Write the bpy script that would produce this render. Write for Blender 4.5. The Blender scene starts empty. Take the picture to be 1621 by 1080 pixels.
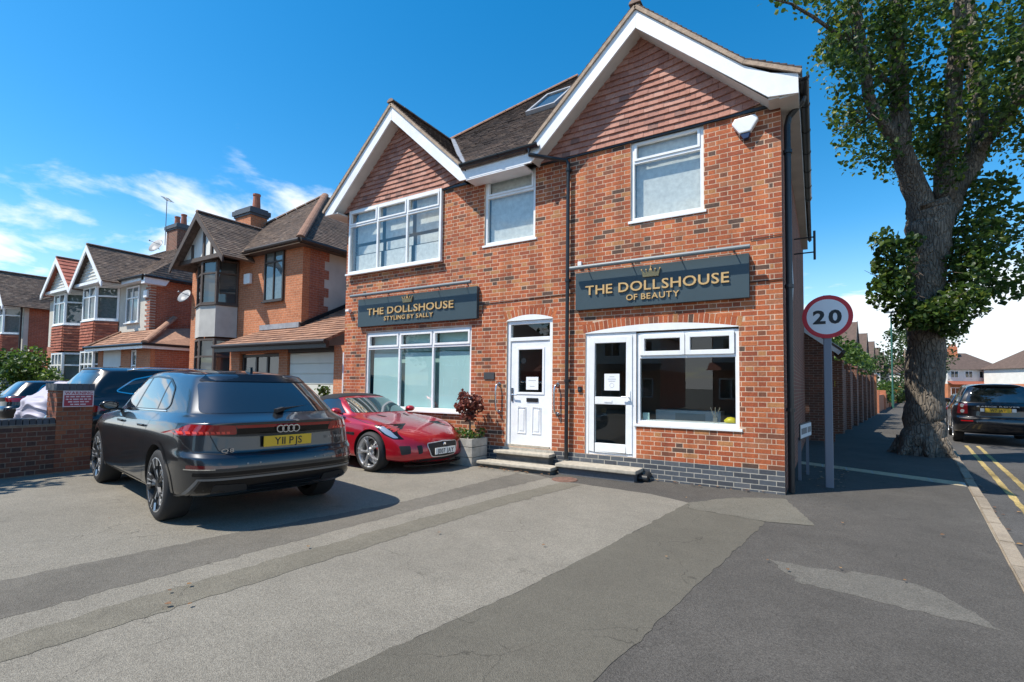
import bpy, bmesh, math, random
from mathutils import Vector, Matrix
from mathutils.bvhtree import BVHTree
from mathutils import geometry as mgeo
R = math.radians
random.seed(7)
scn = bpy.context.scene
COL = scn.collection

# ------------------------------------------------------------------ camera
def cam_axes(yaw, pitch, roll):
    fw = Vector((math.sin(yaw), math.cos(yaw), 0)); rt = Vector((math.cos(yaw), -math.sin(yaw), 0)); up = Vector((0, 0, 1))
    f2 = fw * math.cos(pitch) + up * math.sin(pitch); u2 = up * math.cos(pitch) - fw * math.sin(pitch)
    r3 = rt * math.cos(roll) + u2 * math.sin(roll); u3 = u2 * math.cos(roll) - rt * math.sin(roll)
    return r3, u3, f2
CAM = Vector((0.39, -8.05, 1.49))
_r, _u, _f = cam_axes(R(-31.666), R(2.567), R(0.7295))
cd = bpy.data.cameras.new('Camera'); cam = bpy.data.objects.new('Camera', cd); COL.objects.link(cam)
cam.matrix_world = Matrix(((_r.x, _u.x, -_f.x, CAM.x), (_r.y, _u.y, -_f.y, CAM.y), (_r.z, _u.z, -_f.z, CAM.z), (0, 0, 0, 1)))
cd.sensor_width = 36; cd.lens = 780.45 * 36 / 1621; cd.shift_y = 36.6 / 1621
cd.clip_start = 0.05; cd.clip_end = 3000
scn.camera = cam
def proj(p):
    d = Vector(p) - CAM; z = d.dot(_f)
    return (810.5 + 780.45 * d.dot(_r) / z, 576.6 - 780.45 * d.dot(_u) / z, z)

# ------------------------------------------------------------------ sky, sun, exposure
LD = Vector((0.45, 0.50, -1.0)).normalized()          # direction the sunlight travels
SUN_EL = math.asin(-LD.z); SUN_AZ = math.atan2(-LD.x, -LD.y)
w = bpy.data.worlds.new('World'); scn.world = w; w.use_nodes = True
nt = w.node_tree; N = nt.nodes; L = nt.links; N.clear()
def nn(nt, typ, **kw):
    n = nt.nodes.new(typ)
    for k, v in kw.items(): setattr(n, k, v)
    return n
sky = nn(nt, 'ShaderNodeTexSky', sky_type='NISHITA', sun_disc=False, sun_elevation=SUN_EL, sun_rotation=SUN_AZ,
         altitude=0, air_density=1.0, dust_density=0.3, ozone_density=2.0)
hs = nn(nt, 'ShaderNodeHueSaturation'); hs.inputs['Saturation'].default_value = 1.44; hs.inputs['Value'].default_value = 0.82
hs.inputs['Hue'].default_value = 0.492
L.new(sky.outputs[0], hs.inputs['Color'])
tc = nn(nt, 'ShaderNodeTexCoord')
sep = nn(nt, 'ShaderNodeSeparateXYZ'); L.new(tc.outputs['Generated'], sep.inputs[0])
def mth(nt, op, a, b=None, clamp=False):
    n = nn(nt, 'ShaderNodeMath', operation=op, use_clamp=clamp)
    for i, s in enumerate((a, b)):
        if s is None: continue
        if isinstance(s, (int, float)): n.inputs[i].default_value = s
        else: nt.links.new(s, n.inputs[i])
    return n.outputs[0]
zc = mth(nt, 'MAXIMUM', sep.outputs[2], 0.0)
den = mth(nt, 'ADD', zc, 0.16)
cx = mth(nt, 'DIVIDE', sep.outputs[0], den); cy = mth(nt, 'DIVIDE', sep.outputs[1], den)
cmb = nn(nt, 'ShaderNodeCombineXYZ'); L.new(cx, cmb.inputs[0]); L.new(cy, cmb.inputs[1])
def noise(nt, vec, scale, detail=6, rough=0.55, dist=0.0, off=None):
    if off:
        m = nn(nt, 'ShaderNodeMapping'); m.inputs['Location'].default_value = off; nt.links.new(vec, m.inputs['Vector']); vec = m.outputs[0]
    n = nn(nt, 'ShaderNodeTexNoise'); n.inputs['Scale'].default_value = scale; n.inputs['Detail'].default_value = detail
    n.inputs['Roughness'].default_value = rough; n.inputs['Distortion'].default_value = dist
    if vec is not None: nt.links.new(vec, n.inputs['Vector'])
    return n.outputs['Fac']
def maprange(nt, v, a, b, c=0.0, d=1.0, smooth=True):
    n = nn(nt, 'ShaderNodeMapRange', interpolation_type='SMOOTHSTEP' if smooth else 'LINEAR'); n.clamp = True
    nt.links.new(v, n.inputs[0])
    for i, x in enumerate((a, b, c, d)): n.inputs[i + 1].default_value = x
    return n.outputs[0]
CLOUD_OFF = (4.7, 4.6, 0.0)
big = noise(nt, cmb.outputs[0], 0.55, 3, 0.5, 0.2, CLOUD_OFF)
fine = noise(nt, cmb.outputs[0], 2.1, 9, 0.58, 0.25, CLOUD_OFF)
mixn = mth(nt, 'ADD', mth(nt, 'MULTIPLY', big, 0.55), mth(nt, 'MULTIPLY', fine, 0.45))
# more cloud near the horizon than overhead, all the way round
lift = maprange(nt, zc, 0.04, 0.36, 0.135, -0.050)
cl = maprange(nt, mth(nt, 'ADD', mixn, lift), 0.525, 0.610)
hz = maprange(nt, zc, 0.0, 0.30, 0.36, 0.0)
fac = mth(nt, 'MAXIMUM', mth(nt, 'MULTIPLY', cl, 0.93), hz)
mx = nn(nt, 'ShaderNodeMix', data_type='RGBA'); L.new(fac, mx.inputs['Factor'])
L.new(hs.outputs[0], mx.inputs['A']); mx.inputs['B'].default_value = (4.4, 4.7, 5.0, 1)
bg = nn(nt, 'ShaderNodeBackground'); bg.inputs['Strength'].default_value = 0.15
L.new(mx.outputs['Result'], bg.inputs[0])
wo = nn(nt, 'ShaderNodeOutputWorld'); L.new(bg.outputs[0], wo.inputs[0])
sd = bpy.data.lights.new('Sun', 'SUN'); sd.energy = 3.7; sd.angle = R(0.53); sd.color = (1.0, 0.93, 0.82)
so = bpy.data.objects.new('Sun', sd); COL.objects.link(so); so.location = (-20, -20, 40)
so.rotation_euler = LD.to_track_quat('-Z', 'Y').to_euler()
scn.view_settings.view_transform = 'Standard'; scn.view_settings.look = 'None'
scn.view_settings.exposure = 0.78; scn.view_settings.gamma = 1.0; scn.view_settings.use_curve_mapping = False

# ------------------------------------------------------------------ materials
MAT = {}
def mat(name, col, rough=0.6, metal=0.0, var=0.0, vscale=6.0, bump=0.0, bscale=40.0, coat=0.0, spec=0.5, detail=5, tint=None, alpha=None, emit=None, var2=0.0, v2scale=0.6, flake=0.0):
    """procedural Principled: base colour, noise variation, optional per-piece colour ramp (tint), bump"""
    m = bpy.data.materials.new(name); m.use_nodes = True; MAT[name] = m
    nt = m.node_tree; b = nt.nodes['Principled BSDF']
    b.inputs['Roughness'].default_value = rough; b.inputs['Metallic'].default_value = metal
    b.inputs['Coat Weight'].default_value = coat; b.inputs['Coat Roughness'].default_value = 0.03
    b.inputs['Specular IOR Level'].default_value = spec
    geo = nn(nt, 'ShaderNodeNewGeometry'); pos = geo.outputs['Position']
    if metal and flake or coat: 
        t = nn(nt, 'ShaderNodeTexCoord'); pos = t.outputs['Object']
    src = None
    if tint:
        at = nn(nt, 'ShaderNodeAttribute', attribute_name='tint'); oi = nn(nt, 'ShaderNodeObjectInfo')
        s = mth(nt, 'FRACT', mth(nt, 'ADD', at.outputs['Fac'], oi.outputs['Random']))
        rp = nn(nt, 'ShaderNodeValToRGB'); nt.links.new(s, rp.inputs[0]); cr = rp.color_ramp; cr.interpolation = 'CONSTANT'
        while len(cr.elements) > 1: cr.elements.remove(cr.elements[-1])
        acc = 0
        for i, (wgt, c) in enumerate(tint):
            e = cr.elements[0] if i == 0 else cr.elements.new(acc)
            e.position = acc; e.color = (*c, 1); acc += wgt
        src = rp.outputs[0]
    else:
        rgb = nn(nt, 'ShaderNodeRGB'); rgb.outputs[0].default_value = (*col, 1); src = rgb.outputs[0]
    for (v, s) in ((var, vscale), (var2, v2scale)):
        if v:
            f = noise(nt, pos, s, detail)
            k = maprange(nt, f, 0.3, 0.7, 1 - v, 1 + v, False)
            mm = nn(nt, 'ShaderNodeVectorMath', operation='SCALE'); nt.links.new(src, mm.inputs[0]); nt.links.new(k, mm.inputs['Scale'])
            src = mm.outputs[0]
    nt.links.new(src, b.inputs['Base Color'])
    if bump:
        bn = nn(nt, 'ShaderNodeBump'); bn.inputs['Strength'].default_value = bump; bn.inputs['Distance'].default_value = 0.01
        nt.links.new(noise(nt, pos, bscale, 6), bn.inputs['Height']); nt.links.new(bn.outputs[0], b.inputs['Normal'])
    if emit:
        b.inputs['Emission Color'].default_value = (*emit[0], 1); b.inputs['Emission Strength'].default_value = emit[1]
    return m
def glass(name, tint=(0.75, 0.8, 0.8), ior=1.75, rough=0.0, grad=None):
    m = bpy.data.materials.new(name); m.use_nodes = True; MAT[name] = m
    nt = m.node_tree; nt.nodes.clear()
    tr = nn(nt, 'ShaderNodeBsdfTransparent'); tr.inputs[0].default_value = (*tint, 1)
    gl = nn(nt, 'ShaderNodeBsdfGlossy'); gl.inputs['Roughness'].default_value = rough
    fr = nn(nt, 'ShaderNodeFresnel'); geo = nn(nt, 'ShaderNodeNewGeometry')      # same reflectance from both sides of the thin pane
    nt.links.new(mth(nt, 'ADD', mth(nt, 'MULTIPLY', geo.outputs['Backfacing'], 1 / ior - ior), ior), fr.inputs['IOR'])
    mx = nn(nt, 'ShaderNodeMixShader'); o = nn(nt, 'ShaderNodeOutputMaterial')
    nt.links.new(fr.outputs[0], mx.inputs[0]); nt.links.new(tr.outputs[0], mx.inputs[1]); nt.links.new(gl.outputs[0], mx.inputs[2])
    nt.links.new(mx.outputs[0], o.inputs[0]); return m
BR = [(0.29, (0.42, 0.108, 0.037)), (0.20, (0.36, 0.085, 0.031)), (0.14, (0.48, 0.142, 0.050)), (0.13, (0.30, 0.072, 0.030)), (0.06, (0.43, 0.185, 0.068)),
      (0.05, (0.105, 0.058, 0.040)), (0.07, (0.20, 0.07, 0.036)), (0.06, (0.38, 0.135, 0.06))]
mat('brick', 0, 0.85, tint=BR, var=0.22, vscale=38, bump=0.5, bscale=130, var2=0.16, v2scale=0.9)
mat('mortar', (0.66, 0.47, 0.335), 0.95, var=0.18, vscale=30, bump=0.6, bscale=160, var2=0.12, v2scale=1.5)
mat('blue_brick', 0, 0.6, tint=[(0.5, (0.075, 0.085, 0.10)), (0.3, (0.055, 0.06, 0.07)), (0.2, (0.10, 0.105, 0.115))], var=0.15, vscale=30, bump=0.3, bscale=120)
def streak(name, lo=0.80, hi=1.10):
    nt = MAT[name].node_tree; b = nt.nodes['Principled BSDF']; src = b.inputs['Base Color'].links[0].from_socket; g = nn(nt, 'ShaderNodeNewGeometry'); mp = nn(nt, 'ShaderNodeMapping'); mp.inputs['Scale'].default_value = (1.0, 1.0, 0.13)
    nt.links.new(g.outputs['Position'], mp.inputs['Vector']); k = maprange(nt, noise(nt, mp.outputs[0], 3.2, 5, 0.6), 0.32, 0.62, lo, hi)
    mm = nn(nt, 'ShaderNodeVectorMath', operation='SCALE'); nt.links.new(src, mm.inputs[0]); nt.links.new(k, mm.inputs['Scale']); nt.links.new(mm.outputs[0], b.inputs['Base Color'])
streak('brick'); streak('mortar', 0.75, 1.08)
mat('mortar_grey', (0.40, 0.375, 0.32), 0.95, var=0.2, vscale=20)
mat('hung_tile', 0, 0.85, tint=[(0.34, (0.36, 0.165, 0.120)), (0.3, (0.41, 0.20, 0.148)), (0.16, (0.31, 0.145, 0.11)), (0.14, (0.44, 0.23, 0.175)), (0.06, (0.23, 0.12, 0.095))], var=0.16, vscale=24, bump=0.25, bscale=90)
mat('roof_tile_brown', 0, 0.9, tint=[(0.4, (0.085, 0.062, 0.052)), (0.3, (0.11, 0.078, 0.062)), (0.2, (0.065, 0.05, 0.045)), (0.1, (0.15, 0.11, 0.085))], var=0.35, vscale=9, bump=0.4, bscale=60, var2=0.2, v2scale=1.2)
mat('roof_tile_orange', 0, 0.9, tint=[(0.4, (0.30, 0.16, 0.10)), (0.35, (0.24, 0.13, 0.085)), (0.25, (0.36, 0.20, 0.13))], var=0.25, vscale=9, bump=0.4, bscale=60)
mat('ridge_tile', (0.25, 0.17, 0.13), 0.9, var=0.3, vscale=12, bump=0.4)
mat('verge_mortar', (0.40, 0.30, 0.22), 0.95, var=0.25, vscale=14, bump=0.5)
mat('upvc', (0.83, 0.84, 0.84), 0.32, spec=0.5, var=0.05, vscale=1.6, var2=.05, v2scale=9)
mat('white_paint', (0.82, 0.83, 0.84), 0.42, var=0.07, vscale=1.4, bump=0.05, bscale=30, var2=.05, v2scale=8)
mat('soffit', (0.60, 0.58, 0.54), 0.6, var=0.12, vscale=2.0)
mat('black_plastic', (0.016, 0.018, 0.02), 0.35, var=0.15, vscale=8)
mat('lead', (0.30, 0.31, 0.33), 0.55, var=0.2, vscale=5)
mat('sign_board', (0.043, 0.068, 0.080), 0.42, var=0.06, vscale=2)
mat('gold', (0.62, 0.40, 0.17), 0.42, 0.25, var=0.05)
mat('lamp_grey', (0.17, 0.20, 0.215), 0.5, 0.1)
mat('stone', (0.40, 0.36, 0.29), 0.85, var=0.2, vscale=14, bump=0.3)
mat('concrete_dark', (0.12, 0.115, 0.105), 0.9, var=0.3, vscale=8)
mat('steel', (0.62, 0.62, 0.62), 0.25, 1.0)
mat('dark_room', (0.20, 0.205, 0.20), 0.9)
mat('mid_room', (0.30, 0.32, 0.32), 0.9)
mat('blind', (0.45, 0.66, 0.64), 0.8, var=0.04, vscale=2)
mat('curtain', (0.70, 0.70, 0.66), 0.9, var=0.15, vscale=12)
mat('paper', (0.82, 0.83, 0.84), 0.7)
mat('paper_ink', (0.35, 0.38, 0.40), 0.7)
mat('yellow_plastic', (0.75, 0.62, 0.03), 0.4)
mat('seam', (0.008, 0.008, 0.009), 0.6)
glass('window_glass', (0.88, 0.93, 0.93), 1.7)
glass('upper_glass', (0.88, 0.92, 0.92), 2.1)
glass('door_glass', (0.78, 0.83, 0.81), 1.8)
glass('far_glass', (0.45, 0.5, 0.52), 2.0)

# ------------------------------------------------------------------ mesh helpers
WM = {}                                               # world matrix of every object we make
def tag(o, label=None, cat=None, group=None, kind=None):
    if label: o['label'] = label
    if cat: o['category'] = cat
    if group: o['group'] = group
    if kind: o['kind'] = kind
    return o
def thing(name, label, cat, loc=(0, 0, 0), rz=0.0, group=None):
    o = bpy.data.objects.new(name, None); COL.objects.link(o); o.empty_display_size = 0.2
    o.location = loc; o.rotation_euler = (0, 0, rz)
    WM[o] = Matrix.Translation(loc) @ Matrix.Rotation(rz, 4, 'Z')
    return tag(o, label, cat, group)
def put(o, parent=None, local=False, M=None):
    COL.objects.link(o); M = M or Matrix.Identity(4)
    if parent is not None:
        o.parent = parent
        if local: WM[o] = WM[parent] @ M
        else:
            o.matrix_parent_inverse = WM[parent].inverted(); WM[o] = M
    else: WM[o] = M
    o.matrix_basis = M
    return o
class MB:
    def __init__(s): s.v = []; s.f = []; s.t = []; s.mi = []; s.T = None; s.tint = 0.0; s.m = 0
    def add(s, vs, fs):
        b = len(s.v)
        s.v += [tuple(s.T @ Vector(p)) for p in vs] if s.T is not None else [tuple(p) for p in vs]
        for f in fs: s.f.append([b + i for i in f]); s.t.append(s.tint); s.mi.append(s.m)
        return s
    def box(s, x0, x1, y0, y1, z0, z1):
        return s.add([(x0, y0, z0), (x1, y0, z0), (x1, y1, z0), (x0, y1, z0), (x0, y0, z1), (x1, y0, z1), (x1, y1, z1), (x0, y1, z1)],
                     [(0, 3, 2, 1), (4, 5, 6, 7), (0, 1, 5, 4), (1, 2, 6, 5), (2, 3, 7, 6), (3, 0, 4, 7)])
    def poly(s, pts): return s.add(pts, [tuple(range(len(pts)))])
    def prism(s, pts, vec):
        """pts: planar loop of 3-D points, extruded by vec (loop normal should oppose vec for outward faces)"""
        n = len(pts); v = Vector(vec)
        q = [tuple(Vector(p) + v) for p in pts]
        fs = [tuple(range(n)), tuple(range(2 * n - 1, n - 1, -1))]
        fs += [(i, i + n, (i + 1) % n + n, (i + 1) % n) for i in range(n)]
        return s.add(list(pts) + q, fs)
    def beam(s, p0, p1, w, h, up=(0, 0, 1)):
        p0 = Vector(p0); p1 = Vector(p1); d = (p1 - p0).normalized(); up = Vector(up)
        a = d.cross(up)
        if a.length < 1e-4: a = d.cross(Vector((1, 0, 0)))
        a.normalize(); b = a.cross(d).normalized(); a *= w / 2; b *= h / 2
        vs = [p0 - a - b, p0 + a - b, p0 + a + b, p0 - a + b, p1 - a - b, p1 + a - b, p1 + a + b, p1 - a + b]
        return s.add(vs, [(0, 1, 2, 3), (7, 6, 5, 4), (4, 5, 1, 0), (5, 6, 2, 1), (6, 7, 3, 2), (7, 4, 0, 3)])
    def tube(s, pts, r, n=8, cap=True):
        pts = [Vector(p) for p in pts]; m = len(pts); rs = r if isinstance(r, (list, tuple)) else [r] * m
        vs = []; prev = None
        for i, p in enumerate(pts):
            d = (pts[min(i + 1, m - 1)] - pts[max(i - 1, 0)]).normalized()
            if prev is None:
                a = d.cross(Vector((0, 0, 1)))
                if a.length < 1e-3: a = d.cross(Vector((1, 0, 0)))
            else: a = prev - d * prev.dot(d)
            a.normalize(); prev = a; b = d.cross(a)
            vs += [p + (a * math.cos(2 * math.pi * k / n) + b * math.sin(2 * math.pi * k / n)) * rs[i] for k in range(n)]
        fs = [(i * n + k, i * n + (k + 1) % n, (i + 1) * n + (k + 1) % n, (i + 1) * n + k) for i in range(m - 1) for k in range(n)]
        if cap: fs += [tuple(range(n - 1, -1, -1)), tuple(range((m - 1) * n, m * n))]
        return s.add(vs, fs)
    def lathe(s, prof, c=(0, 0, 0), ax='z', n=24, close=False):
        vs = []
        for (r, h) in prof:
            for k in range(n):
                a = 2 * math.pi * k / n; u, v = r * math.cos(a), r * math.sin(a)
                p = {'z': (u, v, h), 'y': (u, h, v), 'x': (h, u, v)}[ax]
                vs.append((c[0] + p[0], c[1] + p[1], c[2] + p[2]))
        m = len(prof); rng = m if close else m - 1
        fs = [(i * n + k, i * n + (k + 1) % n, ((i + 1) % m) * n + (k + 1) % n, ((i + 1) % m) * n + k) for i in range(rng) for k in range(n)]
        return s.add(vs, fs)
    def mesh(s, name, mats, smooth=False, fix=True):
        me = bpy.data.meshes.new(name); me.from_pydata(s.v, [], s.f)
        if fix and len(s.f) < 60000:
            bm = bmesh.new(); bm.from_mesh(me); bmesh.ops.recalc_face_normals(bm, faces=bm.faces); bm.to_mesh(me); bm.free()
        for m in (mats if isinstance(mats, (list, tuple)) else [mats]): me.materials.append(MAT[m])
        if any(s.mi): me.polygons.foreach_set('material_index', s.mi)
        if any(s.t):
            at = me.attributes.new('tint', 'FLOAT', 'FACE'); at.data.foreach_set('value', s.t)
        if smooth: me.polygons.foreach_set('use_smooth', [True] * len(me.polygons))
        me.update(); return me
    def build(s, name, mats, parent=None, smooth=False, local=False, M=None, fix=True, bevel=0.0):
        me = s.mesh(name, mats, smooth, fix)
        if bevel:
            bm = bmesh.new(); bm.from_mesh(me); bmesh.ops.remove_doubles(bm, verts=bm.verts, dist=1e-5)
            es = [e for e in bm.edges if len(e.link_faces) == 2 and e.calc_face_angle(0) > 0.5]
            bmesh.ops.bevel(bm, geom=es, offset=bevel, segments=2, affect='EDGES', profile=0.6); bm.to_mesh(me); bm.free()
        return put(bpy.data.objects.new(name, me), parent, local, M)
def clone(o, parent, M=None, local=False, mesh=None):
    c = bpy.data.objects.new(o.name.split('.')[0], mesh or o.data); return put(c, parent, local, M)
def auto_smooth(o, ang=35):
    me = o.data; me.polygons.foreach_set('use_smooth', [True] * len(me.polygons))
    bm = bmesh.new(); bm.from_mesh(me)
    for e in bm.edges: e.smooth = not (len(e.link_faces) == 2 and e.calc_face_angle(0) > R(ang))
    bm.to_mesh(me); bm.free(); return o
def text_meshes(txt, size, depth, bold=0.0, track=1.0, res=3):
    """one mesh per character of the built-in font, advance widths included: [(char, mesh-verts, faces, x0)], total width"""
    out = []; x = 0.0; gap = 0.11 * size * track
    for ch in txt:
        if ch == ' ': x += 0.30 * size * track; continue
        cu = bpy.data.curves.new('t', 'FONT'); cu.body = ch; cu.size = size; cu.extrude = depth / 2; cu.offset = bold; cu.resolution_u = res
        ob = bpy.data.objects.new('t', cu); COL.objects.link(ob)
        dg = bpy.context.evaluated_depsgraph_get(); dg.update()
        me = bpy.data.meshes.new_from_object(ob.evaluated_get(dg))
        vs = [tuple(v.co) for v in me.vertices]; fs = [tuple(p.vertices) for p in me.polygons]
        bpy.data.objects.remove(ob); bpy.data.curves.remove(cu); bpy.data.meshes.remove(me)
        if not vs: continue
        x0 = min(v[0] for v in vs); x1 = max(v[0] for v in vs)
        out.append((ch, [(a - x0, b, c) for a, b, c in vs], fs, x)); x += x1 - x0 + gap
    return out, x - gap
def lettering(txt, height, depth, O, U, V, matname, parent, name='letter', bold=0.0, track=1.0, local=False, centre=True, joined=False, width=None):
    """letters standing on the plane through O spanned by U (reading direction) and V (up)"""
    size = height / 0.72
    ls, wd = text_meshes(txt, size, depth, bold * size, track)
    U = Vector(U).normalized(); V = Vector(V).normalized(); Nn = U.cross(V); O = Vector(O)
    k = width / wd if width else 1.0
    res = []; allm = MB()
    for (ch, vs, fs, x) in ls:
        mb = allm if joined else MB()
        mb.add([O + U * ((a + x) * k - (wd * k / 2 if centre else 0)) + V * b + Nn * (c + depth / 2) for a, b, c in vs], fs)
        if not joined: res.append(mb.build(name, matname, parent, local=local, fix=False))
    if joined: return allm.build(name, matname, parent, local=local, fix=False)
    return res
# ------------------------------------------------------------------ ground
def asphalt(name, col, speck=0.35, stain=0.18, sc=1.0, light=(0.5, 0.48, 0.44), lightamt=0.12):
    m = bpy.data.materials.new(name); m.use_nodes = True; MAT[name] = m
    nt = m.node_tree; b = nt.nodes['Principled BSDF']; b.inputs['Roughness'].default_value = 0.92; b.inputs['Specular IOR Level'].default_value = 0.25
    pos = nn(nt, 'ShaderNodeNewGeometry').outputs['Position']
    vo = nn(nt, 'ShaderNodeTexVoronoi'); vo.inputs['Scale'].default_value = 135 * sc; nt.links.new(pos, vo.inputs['Vector'])
    sp = maprange(nt, mth(nt, 'FRACT', mth(nt, 'MULTIPLY', vo.outputs['Color'], 3.7)), 0, 1, 1 - speck, 1 + speck, False)
    f2 = maprange(nt, noise(nt, pos, 38 * sc, 5, 0.7), 0.25, 0.75, 1 - speck * 0.7, 1 + speck * 0.7, False)
    st = maprange(nt, noise(nt, pos, 0.7, 7, 0.6, 0.4), 0.3, 0.7, 1 - stain, 1 + stain, False)
    s2 = maprange(nt, noise(nt, pos, 4.5, 6, 0.65, 0.2), 0.3, 0.7, 1 - stain * 0.6, 1 + stain * 0.6, False)
    k = mth(nt, 'MULTIPLY', mth(nt, 'MULTIPLY', sp, f2), mth(nt, 'MULTIPLY', st, s2))
    rgb = nn(nt, 'ShaderNodeRGB'); rgb.outputs[0].default_value = (*col, 1)
    mm = nn(nt, 'ShaderNodeVectorMath', operation='SCALE'); nt.links.new(rgb.outputs[0], mm.inputs[0]); nt.links.new(k, mm.inputs['Scale'])
    lf = maprange(nt, noise(nt, pos, 190 * sc, 3, 0.6), 0.62, 0.72, 0, lightamt)
    wp = nn(nt, 'ShaderNodeTexNoise'); wp.inputs['Scale'].default_value = 1.6; wp.inputs['Detail'].default_value = 5; nt.links.new(pos, wp.inputs['Vector'])
    wa = nn(nt, 'ShaderNodeVectorMath', operation='ADD'); ws_ = nn(nt, 'ShaderNodeVectorMath', operation='SCALE'); ws_.inputs['Scale'].default_value = 0.9
    nt.links.new(wp.outputs['Color'], ws_.inputs[0]); nt.links.new(pos, wa.inputs[0]); nt.links.new(ws_.outputs[0], wa.inputs[1])
    ck = nn(nt, 'ShaderNodeTexVoronoi', feature='DISTANCE_TO_EDGE'); ck.inputs['Scale'].default_value = 0.55; nt.links.new(wa.outputs[0], ck.inputs['Vector'])
    cm = mth(nt, 'MULTIPLY', maprange(nt, ck.outputs['Distance'], 0.0, 0.0045, 1.0, 0.0), maprange(nt, noise(nt, pos, 0.9, 3, 0.5, 0, (7, 3, 0)), 0.50, 0.60))
    oil = maprange(nt, noise(nt, pos, 1.7, 4, 0.55, 0.3, (2, 9, 0)), 0.63, 0.78, 0, 0.35)
    dk = mth(nt, 'SUBTRACT', 1.0, mth(nt, 'MAXIMUM', mth(nt, 'MULTIPLY', cm, 0.38), oil)); m2 = nn(nt, 'ShaderNodeVectorMath', operation='SCALE'); nt.links.new(mm.outputs[0], m2.inputs[0]); nt.links.new(dk, m2.inputs['Scale']); mm = m2
    mx = nn(nt, 'ShaderNodeMix', data_type='RGBA'); nt.links.new(lf, mx.inputs['Factor']); nt.links.new(mm.outputs[0], mx.inputs['A']); mx.inputs['B'].default_value = (*light, 1)
    nt.links.new(mx.outputs['Result'], b.inputs['Base Color'])
    bn = nn(nt, 'ShaderNodeBump'); bn.inputs['Strength'].default_value = 0.55; bn.inputs['Distance'].default_value = 0.006
    hh = mth(nt, 'ADD', noise(nt, pos, 120 * sc, 5, 0.7), mth(nt, 'MULTIPLY', vo.outputs['Distance'], 1.5))
    nt.links.new(hh, bn.inputs['Height']); nt.links.new(bn.outputs[0], b.inputs['Normal']); return m
asphalt('asphalt_pavement', (0.088, 0.081, 0.072), 0.32, 0.16, 1.2)
asphalt('asphalt_forecourt', (0.215, 0.197, 0.163), 0.27, 0.12, 1.2, (0.55, 0.53, 0.48), 0.18)
asphalt('asphalt_strip', (0.122, 0.112, 0.090), 0.18, 0.10, 1.2)
asphalt('asphalt_band', (0.138, 0.126, 0.106), 0.20, 0.16)
asphalt('asphalt_band_pale', (0.160, 0.146, 0.115), 0.20, 0.16)
asphalt('asphalt_patch_pale', (0.145, 0.135, 0.110), 0.22, 0.12)
asphalt('asphalt_repair', (0.128, 0.120, 0.104), 0.25, 0.16)
asphalt('asphalt_road', (0.088, 0.084, 0.080), 0.3, 0.15)
asphalt('kerb_stone', (0.30, 0.25, 0.19), 0.2, 0.25, 1.4)
asphalt('yellow_line', (0.40, 0.30, 0.12), 0.35, 0.45, 1.0, (0.12, 0.115, 0.11), 0.5)
asphalt('paver_buff', (0.46, 0.38, 0.25), 0.2, 0.2, 1.3)
mat('earth', (0.16, 0.15, 0.12), 0.95, var=0.3, vscale=0.5)
KT = math.tan(R(7.77)); SD = Vector((math.sin(R(7.77)), math.cos(R(7.77)), 0)); SN = Vector((SD.y, -SD.x, 0))   # street direction, and to its right
def kx(y): return 2.375 + (y - 2.13) * KT
def sheet(name, pts, z, m, kind='structure', wob=0.0, step=0.35, parent=None):
    rr = random.Random(len(name) + len(pts)); out = []
    n = len(pts)
    for i in range(n):
        a = Vector((*pts[i], z)); b = Vector((*pts[(i + 1) % n], z)); out.append(a)
        if wob:
            k = int((b - a).length / step)
            pn = Vector((-(b - a).y, (b - a).x, 0)).normalized()
            for j in range(1, k):
                out.append(a.lerp(b, j / k) + pn * rr.gauss(0, wob))
    mb = MB(); mb.poly([tuple(p) for p in out])
    me = mb.mesh(name, m, fix=False)
    bm = bmesh.new(); bm.from_mesh(me); bmesh.ops.triangulate(bm, faces=bm.faces)
    if sum(f.normal.z for f in bm.faces) < 0: bmesh.ops.reverse_faces(bm, faces=bm.faces)
    bm.to_mesh(me); bm.free()
    o = put(bpy.data.objects.new(name, me), parent)
    if parent is None: tag(o, kind=kind)
    return o
sheet('ground', [(-1500, -1500), (1500, -1500), (1500, 1500), (-1500, 1500)], -0.20, 'earth')
sheet('pavement', [(-120, -14), (kx(-14) - .01, -14), (kx(90) - .01, 90), (-120, 90)], 0.0, 'asphalt_pavement')
sheet('road', [(kx(-14), -14), (kx(-14) + 7.6, -14), (kx(400) + 7.6, 400), (kx(400), 400)], -0.10, 'asphalt_road')
sheet('forecourt', [(-11.0, -14), (-2.2, -14), (-1.95, -8.2), (-1.79, -6.58), (-1.48, -4.98), (-1.30, -3.57), (-1.04, -1.30), (-1.6, -1.05), (-2.9, -0.95), (-4.2, -.5), (-4.6, -.1), (-11.0, -.1)], 0.0015, 'asphalt_forecourt', wob=0.007, step=.1)
sheet('asphalt_trench', [(-2.15, -14), (-0.95, -14), (-0.75, -7.5), (-0.60, -5.7), (-0.45, -4.52), (-0.12, -1.87), (-0.13, -1.75), (-0.99, -1.60), (-1.05, -1.34), (-1.30, -3.59), (-1.48, -5.0), (-1.79, -6.6), (-1.95, -8.25)], 0.003, 'asphalt_strip', wob=0.007, step=.08)
sheet('asphalt_patch', [(-1.04, -1.30), (-0.6, -.62), (-0.02, -0.30), (0.02, -.32), (0.36, -1.63), (-0.10, -1.75), (-0.97, -1.60)], 0.0045, 'asphalt_patch_pale', wob=0.010, step=.07)
sheet('asphalt_repair', [(0.01, -3.1), (0.25, -3.13), (0.5, -3.10), (0.75, -3.05), (0.95, -3.07), (1.10, -3.16), (1.18, -3.31), (1.29, -3.5), (1.37, -3.75), (1.2, -3.70), (1.04, -3.71), (0.78, -3.66), (0.52, -3.61), (0.28, -3.59), (.1, -3.3)], 0.0015, 'asphalt_repair', wob=0.022, step=0.06)
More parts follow.
